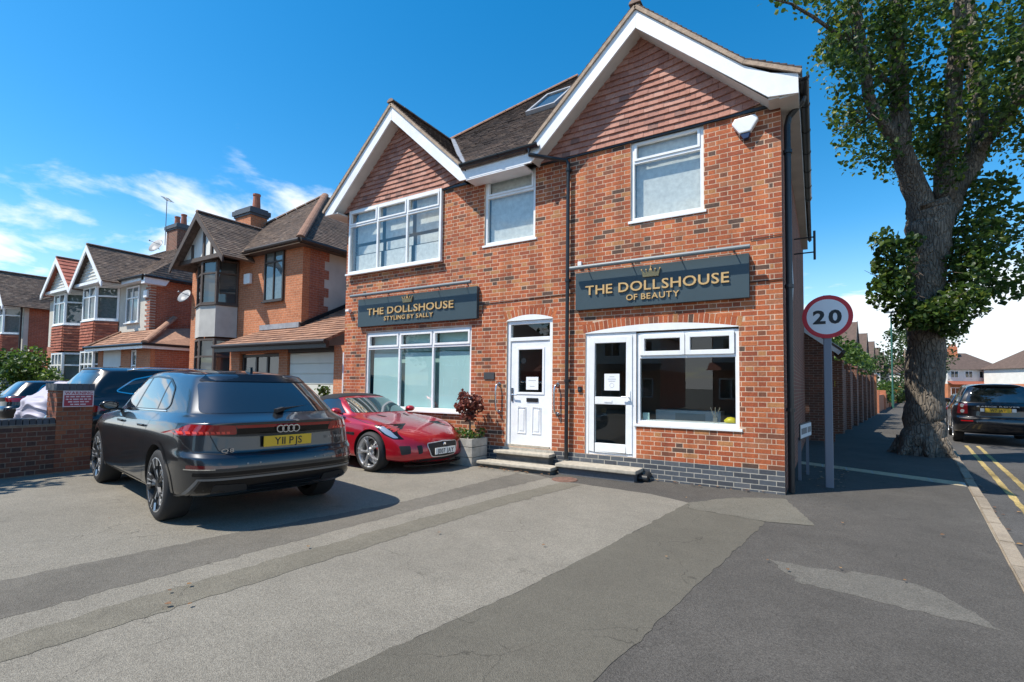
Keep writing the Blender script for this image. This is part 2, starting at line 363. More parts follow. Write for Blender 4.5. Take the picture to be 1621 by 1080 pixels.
sheet('asphalt_band', [(-4.75, -13.5), (-4.78, -6.86), (-4.52, -5.2), (-4.10, -3.3), (-4.0, -.75), (-3.35, -.75), (-3.55, -2.2), (-3.70, -3.6), (-3.85, -5.5), (-3.95, -7.05), (-4.0, -13.5)], 0.003, 'asphalt_band', wob=0.012, step=.06)
sheet('asphalt_band', [(-3.72, -13.5), (-3.60, -6.5), (-3.45, -4.5), (-3.25, -2.5), (-3.0, -1.0), (-2.65, -1.0), (-2.95, -2.7), (-3.08, -4.2), (-3.2, -6.0), (-3.3, -7.5), (-3.4, -13.5)], 0.004, 'asphalt_band_pale', wob=0.012, step=.06)
# kerb: single granite lengths
kerb = MB(); kerb.add([(kx(-14), -14, -0.19), (kx(60), 60, -0.19), (kx(60) + .11, 60, -0.19), (kx(-14) + .11, -14, -0.19), (kx(-14), -14, -.02), (kx(60), 60, -.02), (kx(60) + .11, 60, -.02), (kx(-14) + .11, -14, -.02)],
     [(0, 1, 2, 3), (4, 5, 6, 7), (0, 1, 5, 4), (1, 2, 6, 5), (2, 3, 7, 6), (3, 0, 4, 7)])
kerb = tag(kerb.build('kerb', 'mortar_grey'), kind='structure')
ks = MB(); ks.box(-.002, .125, 0, .885, -.17, 0.006); ksm = ks.mesh('kerb_stone', 'kerb_stone')
bm = bmesh.new(); bm.from_mesh(ksm); bmesh.ops.bevel(bm, geom=list(bm.edges), offset=.012, segments=2, affect='EDGES'); bm.to_mesh(ksm); bm.free()
for i in range(48):
    y = -13 + i * .91
    o = bpy.data.objects.new('kerb_stone', ksm)
    put(o, kerb, M=Matrix.Translation((kx(y) + random.gauss(0, .006), y, random.gauss(0, .004))) @ Matrix.Rotation(R(-7.77) + random.gauss(0, .006), 4, 'Z'))
# double yellow lines in the gutter
for k, off in enumerate((0.46, 0.72)):
    y0, y1 = -10, 11.6
    sheet('yellow_line', [(kx(y0) + off, y0), (kx(y0) + off + .085, y0), (kx(y1) + off + .085, y1), (kx(y1) + off, y1)], -0.096, 'yellow_line', wob=0.006, step=.3)
# buff paver strip across the pavement
ps = MB(); ps.poly([(0.1, 3.95, .002), (0.1, 3.55, .002), (kx(2.4) - .02, 2.4, .002), (kx(2.85) - .02, 2.85, .002)])
ps = tag(ps.build('paver_strip', 'mortar_grey'), kind='structure')
for i in range(6):
    a, b = i / 6 + .006, (i + 1) / 6 - .006
    def pt(t, s): return Vector((0.1, 3.55 + .4 * s, 0)).lerp(Vector((kx(2.4) - .02, 2.4 + .45 * s, 0)), t)
    mb = MB(); q = [pt(a, .03), pt(b, .03), pt(b, .97), pt(a, .97)]
    mb.prism([(p.x, p.y, -.03) for p in q], (0, 0, .037)); mb.build('paver', 'paver_buff', ps, bevel=.004)
# ------------------------------------------------------------------ brickwork tools
def flemish(x0, x1, z0, z1, course=0.075, from_right=True):
    out = []; k = 0; z = z0
    while z < z1 - .02:
        zt = min(z + course - .0125, z1); x = 0.0; seq = []
        if k % 2 == 0: pat = ['S', 'H']; lead = []
        else: pat = ['S', 'H']; lead = [('H', .1025), ('C', .046)]
        for (t, wdt) in lead: seq.append((x, x + wdt, t)); x += wdt + .01
        i = 0
        while x < x1 - x0 - .02:
            t = pat[i % 2]; wdt = .215 if t == 'S' else .1025
            e = x + wdt
            if e > x1 - x0 - .03: e = x1 - x0; t = 'C'
            seq.append((x, e, t)); x = e + .01; i += 1
        for a, b, t in seq:
            if from_right: out.append((x1 - b, x1 - a, z, zt, t))
            else: out.append((x0 + a, x0 + b, z, zt, t))
        z += course; k += 1
    return out
def clip_rects(rects, holes):
    for (ha, hb, hc, hd) in holes:
        nxt = []
        for (a, b, c, d, t) in rects:
            if b <= ha or a >= hb or d <= hc or c >= hd: nxt.append((a, b, c, d, t)); continue
            ov = min(d, hd) - max(c, hc)
            if ov > .5 * (d - c):
                if ha - a > .02: nxt.append((a, ha - .004, c, d, 'X'))
                if b - hb > .02: nxt.append((hb + .004, b, c, d, 'X'))
            else:
                if c < hc: nxt.append((a, b, c, hc, 'X'))
                else: nxt.append((a, b, hd, d, 'X'))
        rects = nxt
    return rects
def panel(mb, x0, x1, z0, z1, y, holes):
    xs = sorted({x0, x1} | {v for h in holes for v in h[:2] if x0 < v < x1}); zs = sorted({z0, z1} | {v for h in holes for v in h[2:] if z0 < v < z1})
    for i in range(len(xs) - 1):
        for j in range(len(zs) - 1):
            cx_, cz_ = (xs[i] + xs[i + 1]) / 2, (zs[j] + zs[j + 1]) / 2
            if any(h[0] < cx_ < h[1] and h[2] < cz_ < h[3] for h in holes): continue
            mb.add([(xs[i], y, zs[j]), (xs[i + 1], y, zs[j]), (xs[i + 1], y, zs[j + 1]), (xs[i], y, zs[j + 1])], [(0, 1, 2, 3)])
def brick5(mb, a, b, c, d, y0, y1):
    mb.add([(a, y0, c), (b, y0, c), (b, y0, d), (a, y0, d), (a, y1, c), (b, y1, c), (b, y1, d), (a, y1, d)], [(0, 1, 2, 3), (0, 4, 5, 1), (1, 5, 6, 2), (2, 6, 7, 3), (3, 7, 4, 0)])
def lay_bricks(wall, rects, matname, xf=None, limit=300, rest='brickwork', jit=.0005, depth=.012):
    """largest 300 in view as objects sharing two meshes, the others joined"""
    xf = xf or Matrix.Identity(4)
    protos = {}
    for t, wdt in (('S', .215), ('H', .1025)):
        mb = MB(); brick5(mb, 0, wdt - .002, 0, .0625, 0, depth); protos[t] = mb.mesh('brick', matname)
    def area(r):
        ps = [proj(xf @ Vector((x, 0, z))) for x, z in ((r[0], r[2]), (r[1], r[2]), (r[1], r[3]), (r[0], r[3]))]
        if min(p[2] for p in ps) < .3 or not (0 < ps[0][0] < 1621 and 0 < ps[0][1] < 1080): return 0
        return abs(sum(ps[i][0] * ps[(i + 1) % 4][1] - ps[(i + 1) % 4][0] * ps[i][1] for i in range(4))) / 2
    full = sorted([r for r in rects if r[4] in 'SH' and abs(r[3] - r[2] - .0625) < 2e-3], key=lambda r: -area(r))[:limit]
    fs = set(full); mb = MB()
    for r in rects:
        j = random.gauss(0, jit)
        if r in fs:
            o = bpy.data.objects.new('brick', protos[r[4]]); put(o, wall, M=xf @ Matrix.Translation((r[0], j, r[2])) @ Matrix.Rotation(random.gauss(0, .0025), 4, 'Y'))
        else:
            mb.tint = random.random(); brick5(mb, r[0], r[1] - .002, r[2], r[3], j, j + depth)
    if mb.f:
        o = mb.build(rest, matname, wall, M=xf, fix=False); o['kind'] = 'stuff'
# window: frame in the plane through O spanned by U and up; outward normal N
def window(root, O, U, W, H, cols=1, transom=None, depth=0.07, fr=0.055, sash=0.04, frame='upvc', glassm='window_glass', sill=True, name='window', proud=0.0, label=None, toplights=True, panes=True, sillx=0.04, silld=.05, bars=None, back=None):
    O = Vector(O); U = Vector(U).normalized(); Nn = Vector((U.y, -U.x, 0)); V = Vector((0, 0, 1))
    M = Matrix(((U.x, -Nn.x, 0, O.x), (U.y, -Nn.y, 0, O.y), (0, 0, 1, O.z), (0, 0, 0, 1)))   # local x=U, y=into wall, z up
    mb = MB(); mb.T = M
    y0, y1 = -proud, depth
    mb.box(0, fr, y0, y1, 0, H); mb.box(W - fr, W, y0, y1, 0, H); mb.box(fr, W - fr, y0, y1, 0, fr); mb.box(fr, W - fr, y0, y1, H - fr, H)
    xs = [fr + (W - 2 * fr) * i / cols for i in range(cols + 1)] if isinstance(cols, int) else [fr + (W - 2 * fr) * c for c in cols]
    for x in xs[1:-1]: mb.box(x - fr * .42, x + fr * .42, y0 + .004, y1 - .004, fr, H - fr)
    if transom: mb.box(fr, W - fr, y0 + .002, y1 - .002, transom - fr * .42, transom + fr * .42)
    wo = mb.build(name, frame, root, bevel=0.0 if fr < .05 else .004)
    if label: wo['label'] = label
    rows = [(fr, H - fr)] if not transom else [(fr, transom - fr * .42), (transom + fr * .42, H - fr)]
    for ri, (za, zb) in enumerate(rows):
        for i in range(len(xs) - 1):
            xa = xs[i] + (0 if i == 0 else fr * .42); xb = xs[i + 1] - (0 if i == len(xs) - 2 else fr * .42)
            opening = toplights and (ri == 1)
            if opening and sash:
                s = MB(); s.T = M; p0 = y0 - .014
                s.box(xa + .002, xa + sash, p0, y1 - .02, za + .002, zb - .002); s.box(xb - sash, xb - .002, p0, y1 - .02, za + .002, zb - .002)
                s.box(xa + sash, xb - sash, p0, y1 - .02, za + .002, za + sash); s.box(xa + sash, xb - sash, p0, y1 - .02, zb - sash, zb - .002)
                s.build('sash', frame, wo)
                xa += sash; xb -= sash; za2 = za + sash; zb2 = zb - sash
            else: za2, zb2 = za, zb
            if panes:
                g = MB(); g.T = M; yy = (y0 + y1) / 2 + .005 * (ri + 1); g.add([(xa, yy, za2), (xb, yy, za2), (xb, yy, zb2), (xa, yy, zb2)], [(0, 1, 2, 3)])
                g.build('pane', glassm, wo, fix=False)
    if back:
        g = MB(); g.T = M; yy = y1 - .006; g.add([(fr, yy, fr), (W - fr, yy, fr), (W - fr, yy, H - fr), (fr, yy, H - fr)], [(0, 1, 2, 3)]); g.build('curtain', back, wo, fix=False)
    if bars:
        b = MB(); b.T = M
        for (xa, xb, za, zb) in bars: b.box(xa, xb, y0 + .01, y1 - .01, za, zb)
        b.build('glazing_bar', frame, wo)
    if sill:
        s = MB(); s.T = M; s.box(-sillx, W + sillx, y0 - silld, .03, -.045, -.002); s.build('sill', frame, wo, bevel=.006)
    return wo
def tile_course(mb, P0, P1, P2, P3, course=.1, tw=.165, th=.014, lift=.006, jit=.003, sweep=None, single=False):
    """overlapping tiles on the slope P0(eave left) P1(eave right) P2(top right) P3(top left)"""
    P0, P1, P2, P3 = map(Vector, (P0, P1, P2, P3))
    e = (P1 - P0).normalized(); up = (P3 - P0) - e * (P3 - P0).dot(e); Ls = up.length; s = up.normalized(); n = e.cross(s)
    a0, b0 = 0.0, (P1 - P0).dot(e); a1, b1 = (P3 - P0).dot(e), (P2 - P0).dot(e)
    k = int(Ls / course) + 1; res = []
    for i in range(k):
        d = i * course
        d2 = min(d + course * 1.25, Ls)
        if d2 - d < .015: continue
        la = a0 + (a1 - a0) * d / Ls; lb = b0 + (b1 - b0) * d / Ls; la2 = a0 + (a1 - a0) * d2 / Ls; lb2 = b0 + (b1 - b0) * d2 / Ls
        if single: xs = [la, lb]
        else:
            off = (tw / 2 if i % 2 else 0) + random.uniform(-.01, .01)
            x = math.floor((la - off) / tw) * tw + off; xs = [la]
            while x < lb:
                if x > la + .02 and x < lb - .02: xs.append(x)
                x += tw
            xs.append(lb)
        for j in range(len(xs) - 1):
            xa, xb = xs[j] + (.0015 if j else 0), xs[j + 1] - .0015
            h = lift + abs(random.gauss(0, jit)); xa2, xb2 = max(xa, la2), min(xb, lb2)
            if xb2 < xa2: xa2 = xb2 = min(max(xa2, min(la2, lb2)), max(la2, lb2))
            sw = (lambda x, dd: sweep(x, dd) if sweep else 0.0)
            A = lambda x, dd, hh: P0 + e * x + s * (dd + sw(x, dd)) + n * hh
            vs = [A(xa, d, h + th), A(xb, d, h + th), A(xb2, d2, h * .3 + .002), A(xa2, d2, h * .3 + .002), A(xa, d, 0), A(xb, d, 0)]
            fs = [(0, 1, 2, 3), (0, 4, 5, 1), (0, 3, 4), (1, 5, 2)]
            res.append((vs, fs))
            if mb is not None: mb.tint = random.random(); mb.add(vs, fs)
    return res
# ------------------------------------------------------------------ the corner shop
XL = -9.38
shop = thing('shop_building', 'red brick corner shop building with two tile-hung gables and white windows', 'building', (-4.7, 0, 0))
ZE = 5.73; ZB = 0.335
ST = {'RU': (-2.25, -1.075, 4.30, 5.72), 'MID': (-5.27, -4.10, 4.31, 5.70), 'LU': (-9.26, -6.36, 4.15, 5.70), 'DOOR': (-4.70, -3.71, 0.36, 2.745), 'LL': (-8.62, -5.55, 0.95, 2.705),
      'RR': (-3.06, -0.585, 0.335, 2.43)}
RRW = (-2.15, -0.585, 0.90, 2.43); RRD = (-3.06, -2.15, 0.335, 2.43)
holes = [ST['RU'], ST['MID'], ST['LU'], ST['DOOR'], ST['LL'], RRW, RRD]
wall = MB(); panel(wall, XL, 0, -.05, ZE + .1, .0018, holes)
for h in holes:                                       # reveals
    a, b, c, d = h
    wall.add([(a, .0018, c), (a, .16, c), (a, .16, d), (a, .0018, d)], [(0, 1, 2, 3)]); wall.add([(b, .009, c), (b, .009, d), (b, .16, d), (b, .16, c)], [(0, 1, 2, 3)])
    wall.add([(a, .009, d), (a, .16, d), (b, .16, d), (b, .009, d)], [(0, 1, 2, 3)]); wall.add([(a, .009, c), (b, .009, c), (b, .16, c), (a, .16, c)], [(0, 1, 2, 3)])
wall = wall.build('wall', 'mortar', shop, fix=False); wall['label'] = 'sunlit red brick front wall'
# segmental arches over the doors and the shop window
def arch_z(x, a, b, z0, rise):
    c = (a + b) / 2; h = (b - a) / 2; rad = (h * h + rise * rise) / (2 * rise); return z0 + math.sqrt(max(rad * rad - (x - c) ** 2, 0)) - (rad - rise)
ARCH = [(-3.10, -0.55, 2.43, .115, .16), (-4.74, -3.67, 2.745, .10, .16)]
rects = flemish(XL, 0, ZB, ZE + .02)
rects = clip_rects(rects, holes)
def keep(r):
    xm, zm = (r[0] + r[1]) / 2, (r[2] + r[3]) / 2
    for (a, b, z0, rise, th) in ARCH:
        if a < xm < b:
            z = arch_z(xm, a, b, z0, rise)
            if z0 - .03 < zm < z + th - .02: return False
    return True
rects = [r for r in rects if keep(r)]
lay_bricks(wall, rects, 'brick', limit=255)
for (a, b, z0, rise, th) in ARCH:
    c = (a + b) / 2; hw = (b - a) / 2; rad = (hw * hw + rise * rise) / (2 * rise); cz_ = z0 + rise - rad
    ang = math.asin(hw / rad); n = int(2 * ang * rad / .0755)
    for i in range(n):
        t = -ang + (i + .5) * 2 * ang / n; wd = 2 * ang * rad / n - .010
        mb = MB(); brick5(mb, -wd / 2, wd / 2, .004, th - .006, 0, .014)
        o = bpy.data.objects.new('arch_brick', mb.mesh('arch_brick', 'brick'))
        put(o, wall, M=Matrix.Translation((c + math.sin(t) * rad, random.gauss(0, .0004), cz_ + math.cos(t) * rad)) @ Matrix.Rotation(t, 4, 'Y'))
# blue brick plinth in stretcher bond
pl = MB(); pl.add([(XL, -.0105, -.06), (0, -.0105, -.06), (0, -.0105, ZB), (XL, -.0105, ZB)], [(0, 1, 2, 3)]); 
plinth = pl.build('plinth', 'mortar_grey', shop, fix=False)
pr_ = []
for k in range(6):
    z = ZB - (k + 1) * .075 + .005; x = 0.0 if k % 2 else -.1125
    if x < 0: pr_.append((-.1025, 0, z, z + .0625, 'H'))
    while x > XL: pr_.append((max(x - .215, XL), x, z, z + .0625, 'S' if x - .215 > XL else 'X')); x -= .225
pr_ = [(a, b, c, d, t) for a, b, c, d, t in pr_ if b - a > .02]
lay_bricks(plinth, clip_rects(pr_, [(RRD[0], RRD[1], .335, .5), (ST['DOOR'][0] - .05, ST['DOOR'][1] + .05, .2, .5)]), 'blue_brick', xf=Matrix.Translation((0, -.012, 0)), limit=90, rest='plinth_brickwork')
# carcass: side walls, back wall (brick coloured by a procedural brick texture: seen edge-on)
def brickmat(name, c1, c2, mort, scale=1.0, tw=.225, th=.075, dark=1.0):
    m = bpy.data.materials.new(name); m.use_nodes = True; MAT[name] = m
    nt = m.node_tree; b = nt.nodes['Principled BSDF']; b.inputs['Roughness'].default_value = .9
    pos = nn(nt, 'ShaderNodeNewGeometry'); sp = nn(nt, 'ShaderNodeSeparateXYZ'); nt.links.new(pos.outputs['Position'], sp.inputs[0])
    cb = nn(nt, 'ShaderNodeCombineXYZ'); nt.links.new(mth(nt, 'ADD', sp.outputs[0], sp.outputs[1]), cb.inputs[0]); nt.links.new(sp.outputs[2], cb.inputs[1])
    bt = nn(nt, 'ShaderNodeTexBrick'); nt.links.new(cb.outputs[0], bt.inputs['Vector'])
    bt.inputs['Color1'].default_value = (*c1, 1); bt.inputs['Color2'].default_value = (*c2, 1); bt.inputs['Mortar'].default_value = (*mort, 1)
    bt.inputs['Scale'].default_value = 1.0 / scale; bt.inputs['Brick Width'].default_value = tw; bt.inputs['Row Height'].default_value = th; bt.inputs['Mortar Size'].default_value = .006; bt.inputs['Bias'].default_value = -.1
    k = maprange(nt, noise(nt, pos.outputs['Position'], 22, 5), .3, .7, .75, 1.25, False); k2 = maprange(nt, noise(nt, pos.outputs['Position'], .8, 5), .3, .7, .82, 1.18, False)
    mm = nn(nt, 'ShaderNodeVectorMath', operation='SCALE'); nt.links.new(bt.outputs['Color'], mm.inputs[0]); nt.links.new(mth(nt, 'MULTIPLY', k, k2), mm.inputs['Scale']); nt.links.new(mm.outputs[0], b.inputs['Base Color'])
    bn = nn(nt, 'ShaderNodeBump'); bn.inputs['Strength'].default_value = .6; bn.inputs['Distance'].default_value = .008; bn.invert = True
    nt.links.new(bt.outputs['Fac'], bn.inputs['Height']); nt.links.new(bn.outputs[0], b.inputs['Normal']); return m
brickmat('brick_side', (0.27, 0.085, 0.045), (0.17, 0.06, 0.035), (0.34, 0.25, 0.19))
brickmat('brick_orange', (0.52, 0.19, 0.085), (0.44, 0.15, 0.065), (0.46, 0.27, 0.17))
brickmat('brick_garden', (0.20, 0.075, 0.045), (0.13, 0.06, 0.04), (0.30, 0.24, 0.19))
brickmat('brick_red', (0.40, 0.125, 0.065), (0.30, 0.095, 0.055), (0.35, 0.24, 0.19))
DEP = 9.0; SK = .085   # the side wall runs slightly inwards
def sx(y): return 0.0 + .012 * y
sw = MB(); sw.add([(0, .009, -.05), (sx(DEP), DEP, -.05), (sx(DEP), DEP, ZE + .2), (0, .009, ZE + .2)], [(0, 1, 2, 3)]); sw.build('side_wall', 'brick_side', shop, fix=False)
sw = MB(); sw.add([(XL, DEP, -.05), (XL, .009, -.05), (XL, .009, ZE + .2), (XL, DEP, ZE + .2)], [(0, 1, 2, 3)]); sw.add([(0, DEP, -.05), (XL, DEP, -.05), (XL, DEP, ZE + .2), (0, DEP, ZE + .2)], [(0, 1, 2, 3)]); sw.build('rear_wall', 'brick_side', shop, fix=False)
# rooms behind the glass
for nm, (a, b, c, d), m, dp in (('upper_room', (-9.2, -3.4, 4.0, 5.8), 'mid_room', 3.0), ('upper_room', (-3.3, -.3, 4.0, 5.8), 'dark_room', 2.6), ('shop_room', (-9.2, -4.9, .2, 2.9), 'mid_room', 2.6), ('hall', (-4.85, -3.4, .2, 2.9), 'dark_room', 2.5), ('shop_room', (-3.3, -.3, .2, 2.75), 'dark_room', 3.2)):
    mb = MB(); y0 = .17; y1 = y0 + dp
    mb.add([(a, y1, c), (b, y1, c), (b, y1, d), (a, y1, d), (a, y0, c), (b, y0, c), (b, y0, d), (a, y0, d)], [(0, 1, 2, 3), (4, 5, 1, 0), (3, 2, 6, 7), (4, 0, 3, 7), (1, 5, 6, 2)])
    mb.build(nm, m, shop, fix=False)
# windows
window(shop, (ST['RU'][0], .03, ST['RU'][2]), (1, 0, 0), 1.175, 1.40, 1, 1.01, label='white upper window under the larger gable', glassm='upper_glass')
window(shop, (ST['MID'][0], .03, ST['MID'][2]), (1, 0, 0), 1.17, 1.37, 1, .97, glassm='upper_glass', label='white upper window between the two gables')
window(shop, (ST['LU'][0], -.06, ST['LU'][2]), (1, 0, 0), 2.90, 1.55, 3, 1.16, glassm='upper_glass', label='wide white upper window under the smaller gable', sash=.035)
window(shop, (ST['LL'][0], .03, ST['LL'][2]), (1, 0, 0), 3.07, 1.755, 3, 1.375, label='three-light shop window with pale blue blinds', silld=.09, sash=.045)
window(shop, (RRW[0], .03, RRW[2]), (1, 0, 0), 1.565, 1.50, 1, 1.10, label='shop window beside the glazed white door', sash=0, glassm='door_glass')
# the two small opening lights of the right shop window
for i in range(2):
    a = RRW[0] + .06 + i * .725; b = a + .715; s = MB(); c, d = 2.025, 2.37
    s.box(a, a + .07, .005, .08, c, d); s.box(b - .07, b, .005, .08, c, d); s.box(a + .07, b - .07, .005, .08, c, c + .07); s.box(a + .07, b - .07, .005, .08, d - .07, d); s.build('top_light', 'upvc', shop, bevel=.006)
# arched white heads
for (a, b, z0, rise, th) in ARCH:
    mb = MB(); n = 16; pts = [(a + .04, -.002, z0)] + [(a + .04 + (b - a - .08) * i / n, -.002, arch_z(a + .04 + (b - a - .08) * i / n, a, b, z0, rise) + .003) for i in range(n + 1)] + [(b - .04, -.002, z0)]
    pts = pts[::-1]
    mb.prism(pts, (0, .06, 0)); mb.build('arch_head', 'upvc', shop)
# frosted film and blinds; the upper curtains are added for the pale reflections
for i in range(3):
    a = -8.57 + i * .995
    mb = MB(); mb.add([(a + .10, .125, .98), (a + .96, .125, .98), (a + .96, .125, 2.20), (a + .10, .125, 2.22)], [(0, 1, 2, 3)]); mb.build('frosted_film', 'blind', shop, fix=False)
    mb = MB(); mb.add([(a + .03, .20, 2.24), (a + .97, .20, 2.24), (a + .97, .20, 2.70), (a + .03, .20, 2.70)], [(0, 1, 2, 3)]); mb.build('blind', 'blind', shop, fix=False)
    mb = MB(); mb.add([(a + .03, .28, .96), (a + .97, .28, .96), (a + .97, .28, 2.30), (a + .03, .28, 2.30)], [(0, 1, 2, 3)]); mb.build('blind', 'blind', shop, fix=False)
for i in range(3):
    a = -9.2 + i * .96; mb = MB()
    mb.add([(a + .05, .10, 4.18), (a + .90, .10, 4.18), (a + .90, .10, 4.62), (a + .05, .10, 4.62)], [(0, 1, 2, 3)]); mb.add([(a + .05, .16, 4.66), (a + .90, .16, 4.66), (a + .90, .16, 4.86), (a + .05, .16, 4.86)], [(0, 1, 2, 3)]); mb.add([(a + .05, .13, 4.92), (a + .90, .13, 4.92), (a + .90, .13, 5.68), (a + .05, .13, 5.68)], [(0, 1, 2, 3)]); mb.build('blind', 'curtain', shop, fix=False)  # added pale curtains standing in for the reflected sky
mb = MB(); mb.add([(-5.2, .14, 4.35), (-4.15, .14, 4.35), (-4.15, .14, 5.7), (-5.2, .14, 5.7)], [(0, 1, 2, 3)]); mb.build('blind', 'curtain', shop, fix=False)  # made-up curtain for the pale reflection in the middle window
mb = MB(); mb.add([(-2.2, .16, 4.35), (-1.15, .16, 4.35), (-1.15, .16, 5.66), (-2.2, .16, 5.66)], [(0, 1, 2, 3)]); mb.build('blind', 'curtain', shop, fix=False)  # added curtain, its pale tone replaces reflected sky and cloud
# glazed white door of the right shop
a, b, c, d = RRD
door = MB(); f = .065
door.box(a, a + f, .02, .10, c, d); door.box(b - f, b, .02, .10, c, d); door.box(a + f, b - f, .02, .10, d - f, d); door.box(a + f, b - f, .02, .10, c, c + .04)
door = door.build('door_frame', 'upvc', shop, bevel=.006)
lf = MB(); a2, b2 = a + f + .004, b - f - .004; s = .105; zm = 1.20
lf.box(a2, a2 + s, .005, .075, c + .05, d - f - .005); lf.box(b2 - s, b2, .005, .075, c + .05, d - f - .005)
for z0, z1 in ((c + .05, c + .05 + .15), (zm, zm + .13), (d - f - .11, d - f - .005)): lf.box(a2 + s, b2 - s, .005, .075, z0, z1)
leaf = lf.build('door', 'upvc', shop, bevel=.008); leaf['label'] = 'white glazed shop door with a notice'
for z0, z1 in ((c + .2, zm), (zm + .13, d - f - .11)):
    g = MB(); g.add([(a2 + s, .04, z0), (b2 - s, .04, z0), (b2 - s, .04, z1), (a2 + s, .04, z1)], [(0, 1, 2, 3)]); g.build('pane', 'door_glass', leaf, fix=False)
hd = MB(); hd.tube([(b2 - .05, .0, 1.33), (b2 - .05, -.045, 1.33), (b2 - .17, -.05, 1.335)], .012); hd.box(b2 - .07, b2 - .03, -.004, .004, 1.22, 1.44); hd.build('handle', 'upvc', leaf)
mb = MB(); mb.box(a2 + .28, b2 - .35, -.004, .005, 1.235, 1.275); mb.build('letter_plate', 'upvc', leaf)
def notice(x, y, z, w_, h_, lab, lines, circ=False):
    o = thing('notice', lab, 'notice', (x, y, z)); m = MB(); m.box(x - w_ / 2, x + w_ / 2, y, y + .002, z, z + h_); m.build('sheet', 'paper', o)
    k = MB()
    for i, (zz, ww) in enumerate(lines): k.box(x - ww / 2, x + ww / 2, y - .002, y - .0005, z + zz, z + zz + .008)
    if circ: k.lathe([(.035, 0), (.040, 0)], (x, y - .001, z + h_ * .3), 'y', 24)
    if k.f: k.build('print', 'paper_ink', o)
notice(-2.585, .037, 1.44, .27, .285, 'white square notice with a printed circle on the glazed door', [(.19, .15), (.155, .12), (.23, .09)], True)
# white panelled door
a, b, c, d = ST['DOOR']
df = MB(); f = .07
df.box(a, a + f, .03, .11, c, d); df.box(b - f, b, .03, .11, c, d); df.box(a + f, b - f, .03, .11, d - f, d); df.box(a + f, b - f, .03, .11, 2.355, 2.425)
df = df.build('door_frame', 'upvc', shop, bevel=.006)
g = MB(); g.add([(a + f, .07, 2.425), (b - f, .07, 2.425), (b - f, .07, d - f), (a + f, .07, d - f)], [(0, 1, 2, 3)]); g.build('fanlight_pane', 'door_glass', df, fix=False)
a2, b2, zt = a + f + .005, b - f - .005, 2.35; gx0, gx1, gz0, gz1 = a2 + .16, b2 - .14, 1.37, 2.20
lf = MB(); lf.box(a2, gx0, .05, .10, c + .03, zt); lf.box(gx1, b2, .05, .10, c + .03, zt); lf.box(gx0, gx1, .05, .10, c + .03, gz0); lf.box(gx0, gx1, .05, .10, gz1, zt)
leaf2 = lf.build('door', 'white_paint', shop); leaf2['label'] = 'white panelled front door with glazed upper half'
g = MB(); g.add([(gx0, .08, gz0), (gx1, .08, gz0), (gx1, .08, gz1), (gx0, .08, gz1)], [(0, 1, 2, 3)]); g.build('pane', 'door_glass', leaf2, fix=False)
m = MB()
for (p, q, r_, s_) in ((gx0 - .03, gx0 + .012, gz0 - .03, gz1 + .03), (gx1 - .012, gx1 + .03, gz0 - .03, gz1 + .03)): m.box(p, q, .038, .06, r_, s_)
m.box(gx0 + .012, gx1 - .012, .038, .06, gz0 - .03, gz0 + .012); m.box(gx0 + .012, gx1 - .012, .038, .06, gz1 - .012, gz1 + .03); m.build('glazing_bead', 'white_paint', leaf2, bevel=.006)
for (p, q) in ((a2 + .15, a2 + .35), (a2 + .47, a2 + .67)):
    m = MB(); z0, z1 = .60, 1.10
    for (A, B, C_, D_) in ((p, p + .02, z0, z1), (q - .02, q, z0, z1), (p + .02, q - .02, z0, z0 + .02), (p + .02, q - .02, z1 - .02, z1)): m.box(A, B, .040, .052, C_, D_)
    m.box(p + .05, q - .05, .042, .052, z0 + .05, z1 - .05); m.build('panel', 'white_paint', leaf2, bevel=.005)
m = MB(); m.box(-4.27, -4.02, .034, .052, 1.20, 1.275); m.build('letter_plate', 'black_plastic', leaf2, bevel=.006)
m = MB(); m.box(a2 + .02, a2 + .06, .034, .052, 1.20, 1.46); m.tube([(a2 + .04, .045, 1.33), (a2 + .04, -.01, 1.33), (a2 + .17, -.012, 1.325)], .012); m.build('handle', 'steel', leaf2)
m = MB(); m.box(a + .05, b - .05, .0, .09, c - .005, c + .03); m.build('threshold', 'stone', df)
notice(-4.17, .076, 1.43, .26, .24, 'pale blue notice in the white front door glass', [(.06, .1), (.17, .16)])
m = MB(); m.lathe([(.0001, 0), (.055, 0), (.055, .006), (.0001, .006)], (-4.36, .072, 1.98), 'y', 20); tag(m.build('sticker', 'black_plastic'), 'round black sticker on the white front door glass', 'sticker')
# steps
def slab(name, lab, x0, x1, y0, y1, z0, z1, th, front):
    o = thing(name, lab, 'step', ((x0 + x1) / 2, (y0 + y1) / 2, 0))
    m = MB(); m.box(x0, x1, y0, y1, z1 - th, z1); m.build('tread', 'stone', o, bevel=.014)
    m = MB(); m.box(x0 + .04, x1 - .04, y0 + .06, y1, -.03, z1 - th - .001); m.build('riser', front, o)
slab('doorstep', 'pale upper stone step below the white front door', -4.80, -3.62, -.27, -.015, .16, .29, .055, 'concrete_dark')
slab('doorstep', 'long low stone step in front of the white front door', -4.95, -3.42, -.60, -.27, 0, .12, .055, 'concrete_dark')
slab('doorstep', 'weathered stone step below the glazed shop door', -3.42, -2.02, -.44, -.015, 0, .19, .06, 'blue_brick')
m = MB(); m.tube([(-2.05, -.20, .05), (-1.90, -.20, .05)], .055, 12); m.tube([(-1.95, -.20, .05), (-1.93, -.03, .10)], .05, 12); tag(m.build('drain_pipe', 'black_plastic'), 'short black drain outlet at the end of the stone step', 'drain pipe')
m = MB(); m.lathe([(.0001, .0), (.20, .0), (.21, -.01)], (-3.06, -.80, .014), 'z', 28); tag(m.build('manhole_cover', mat('rust', (0.16, 0.085, 0.06), .9, var=.4, vscale=14, bump=.5) and 'rust'), 'small rusty round cover set in the forecourt', 'cover')
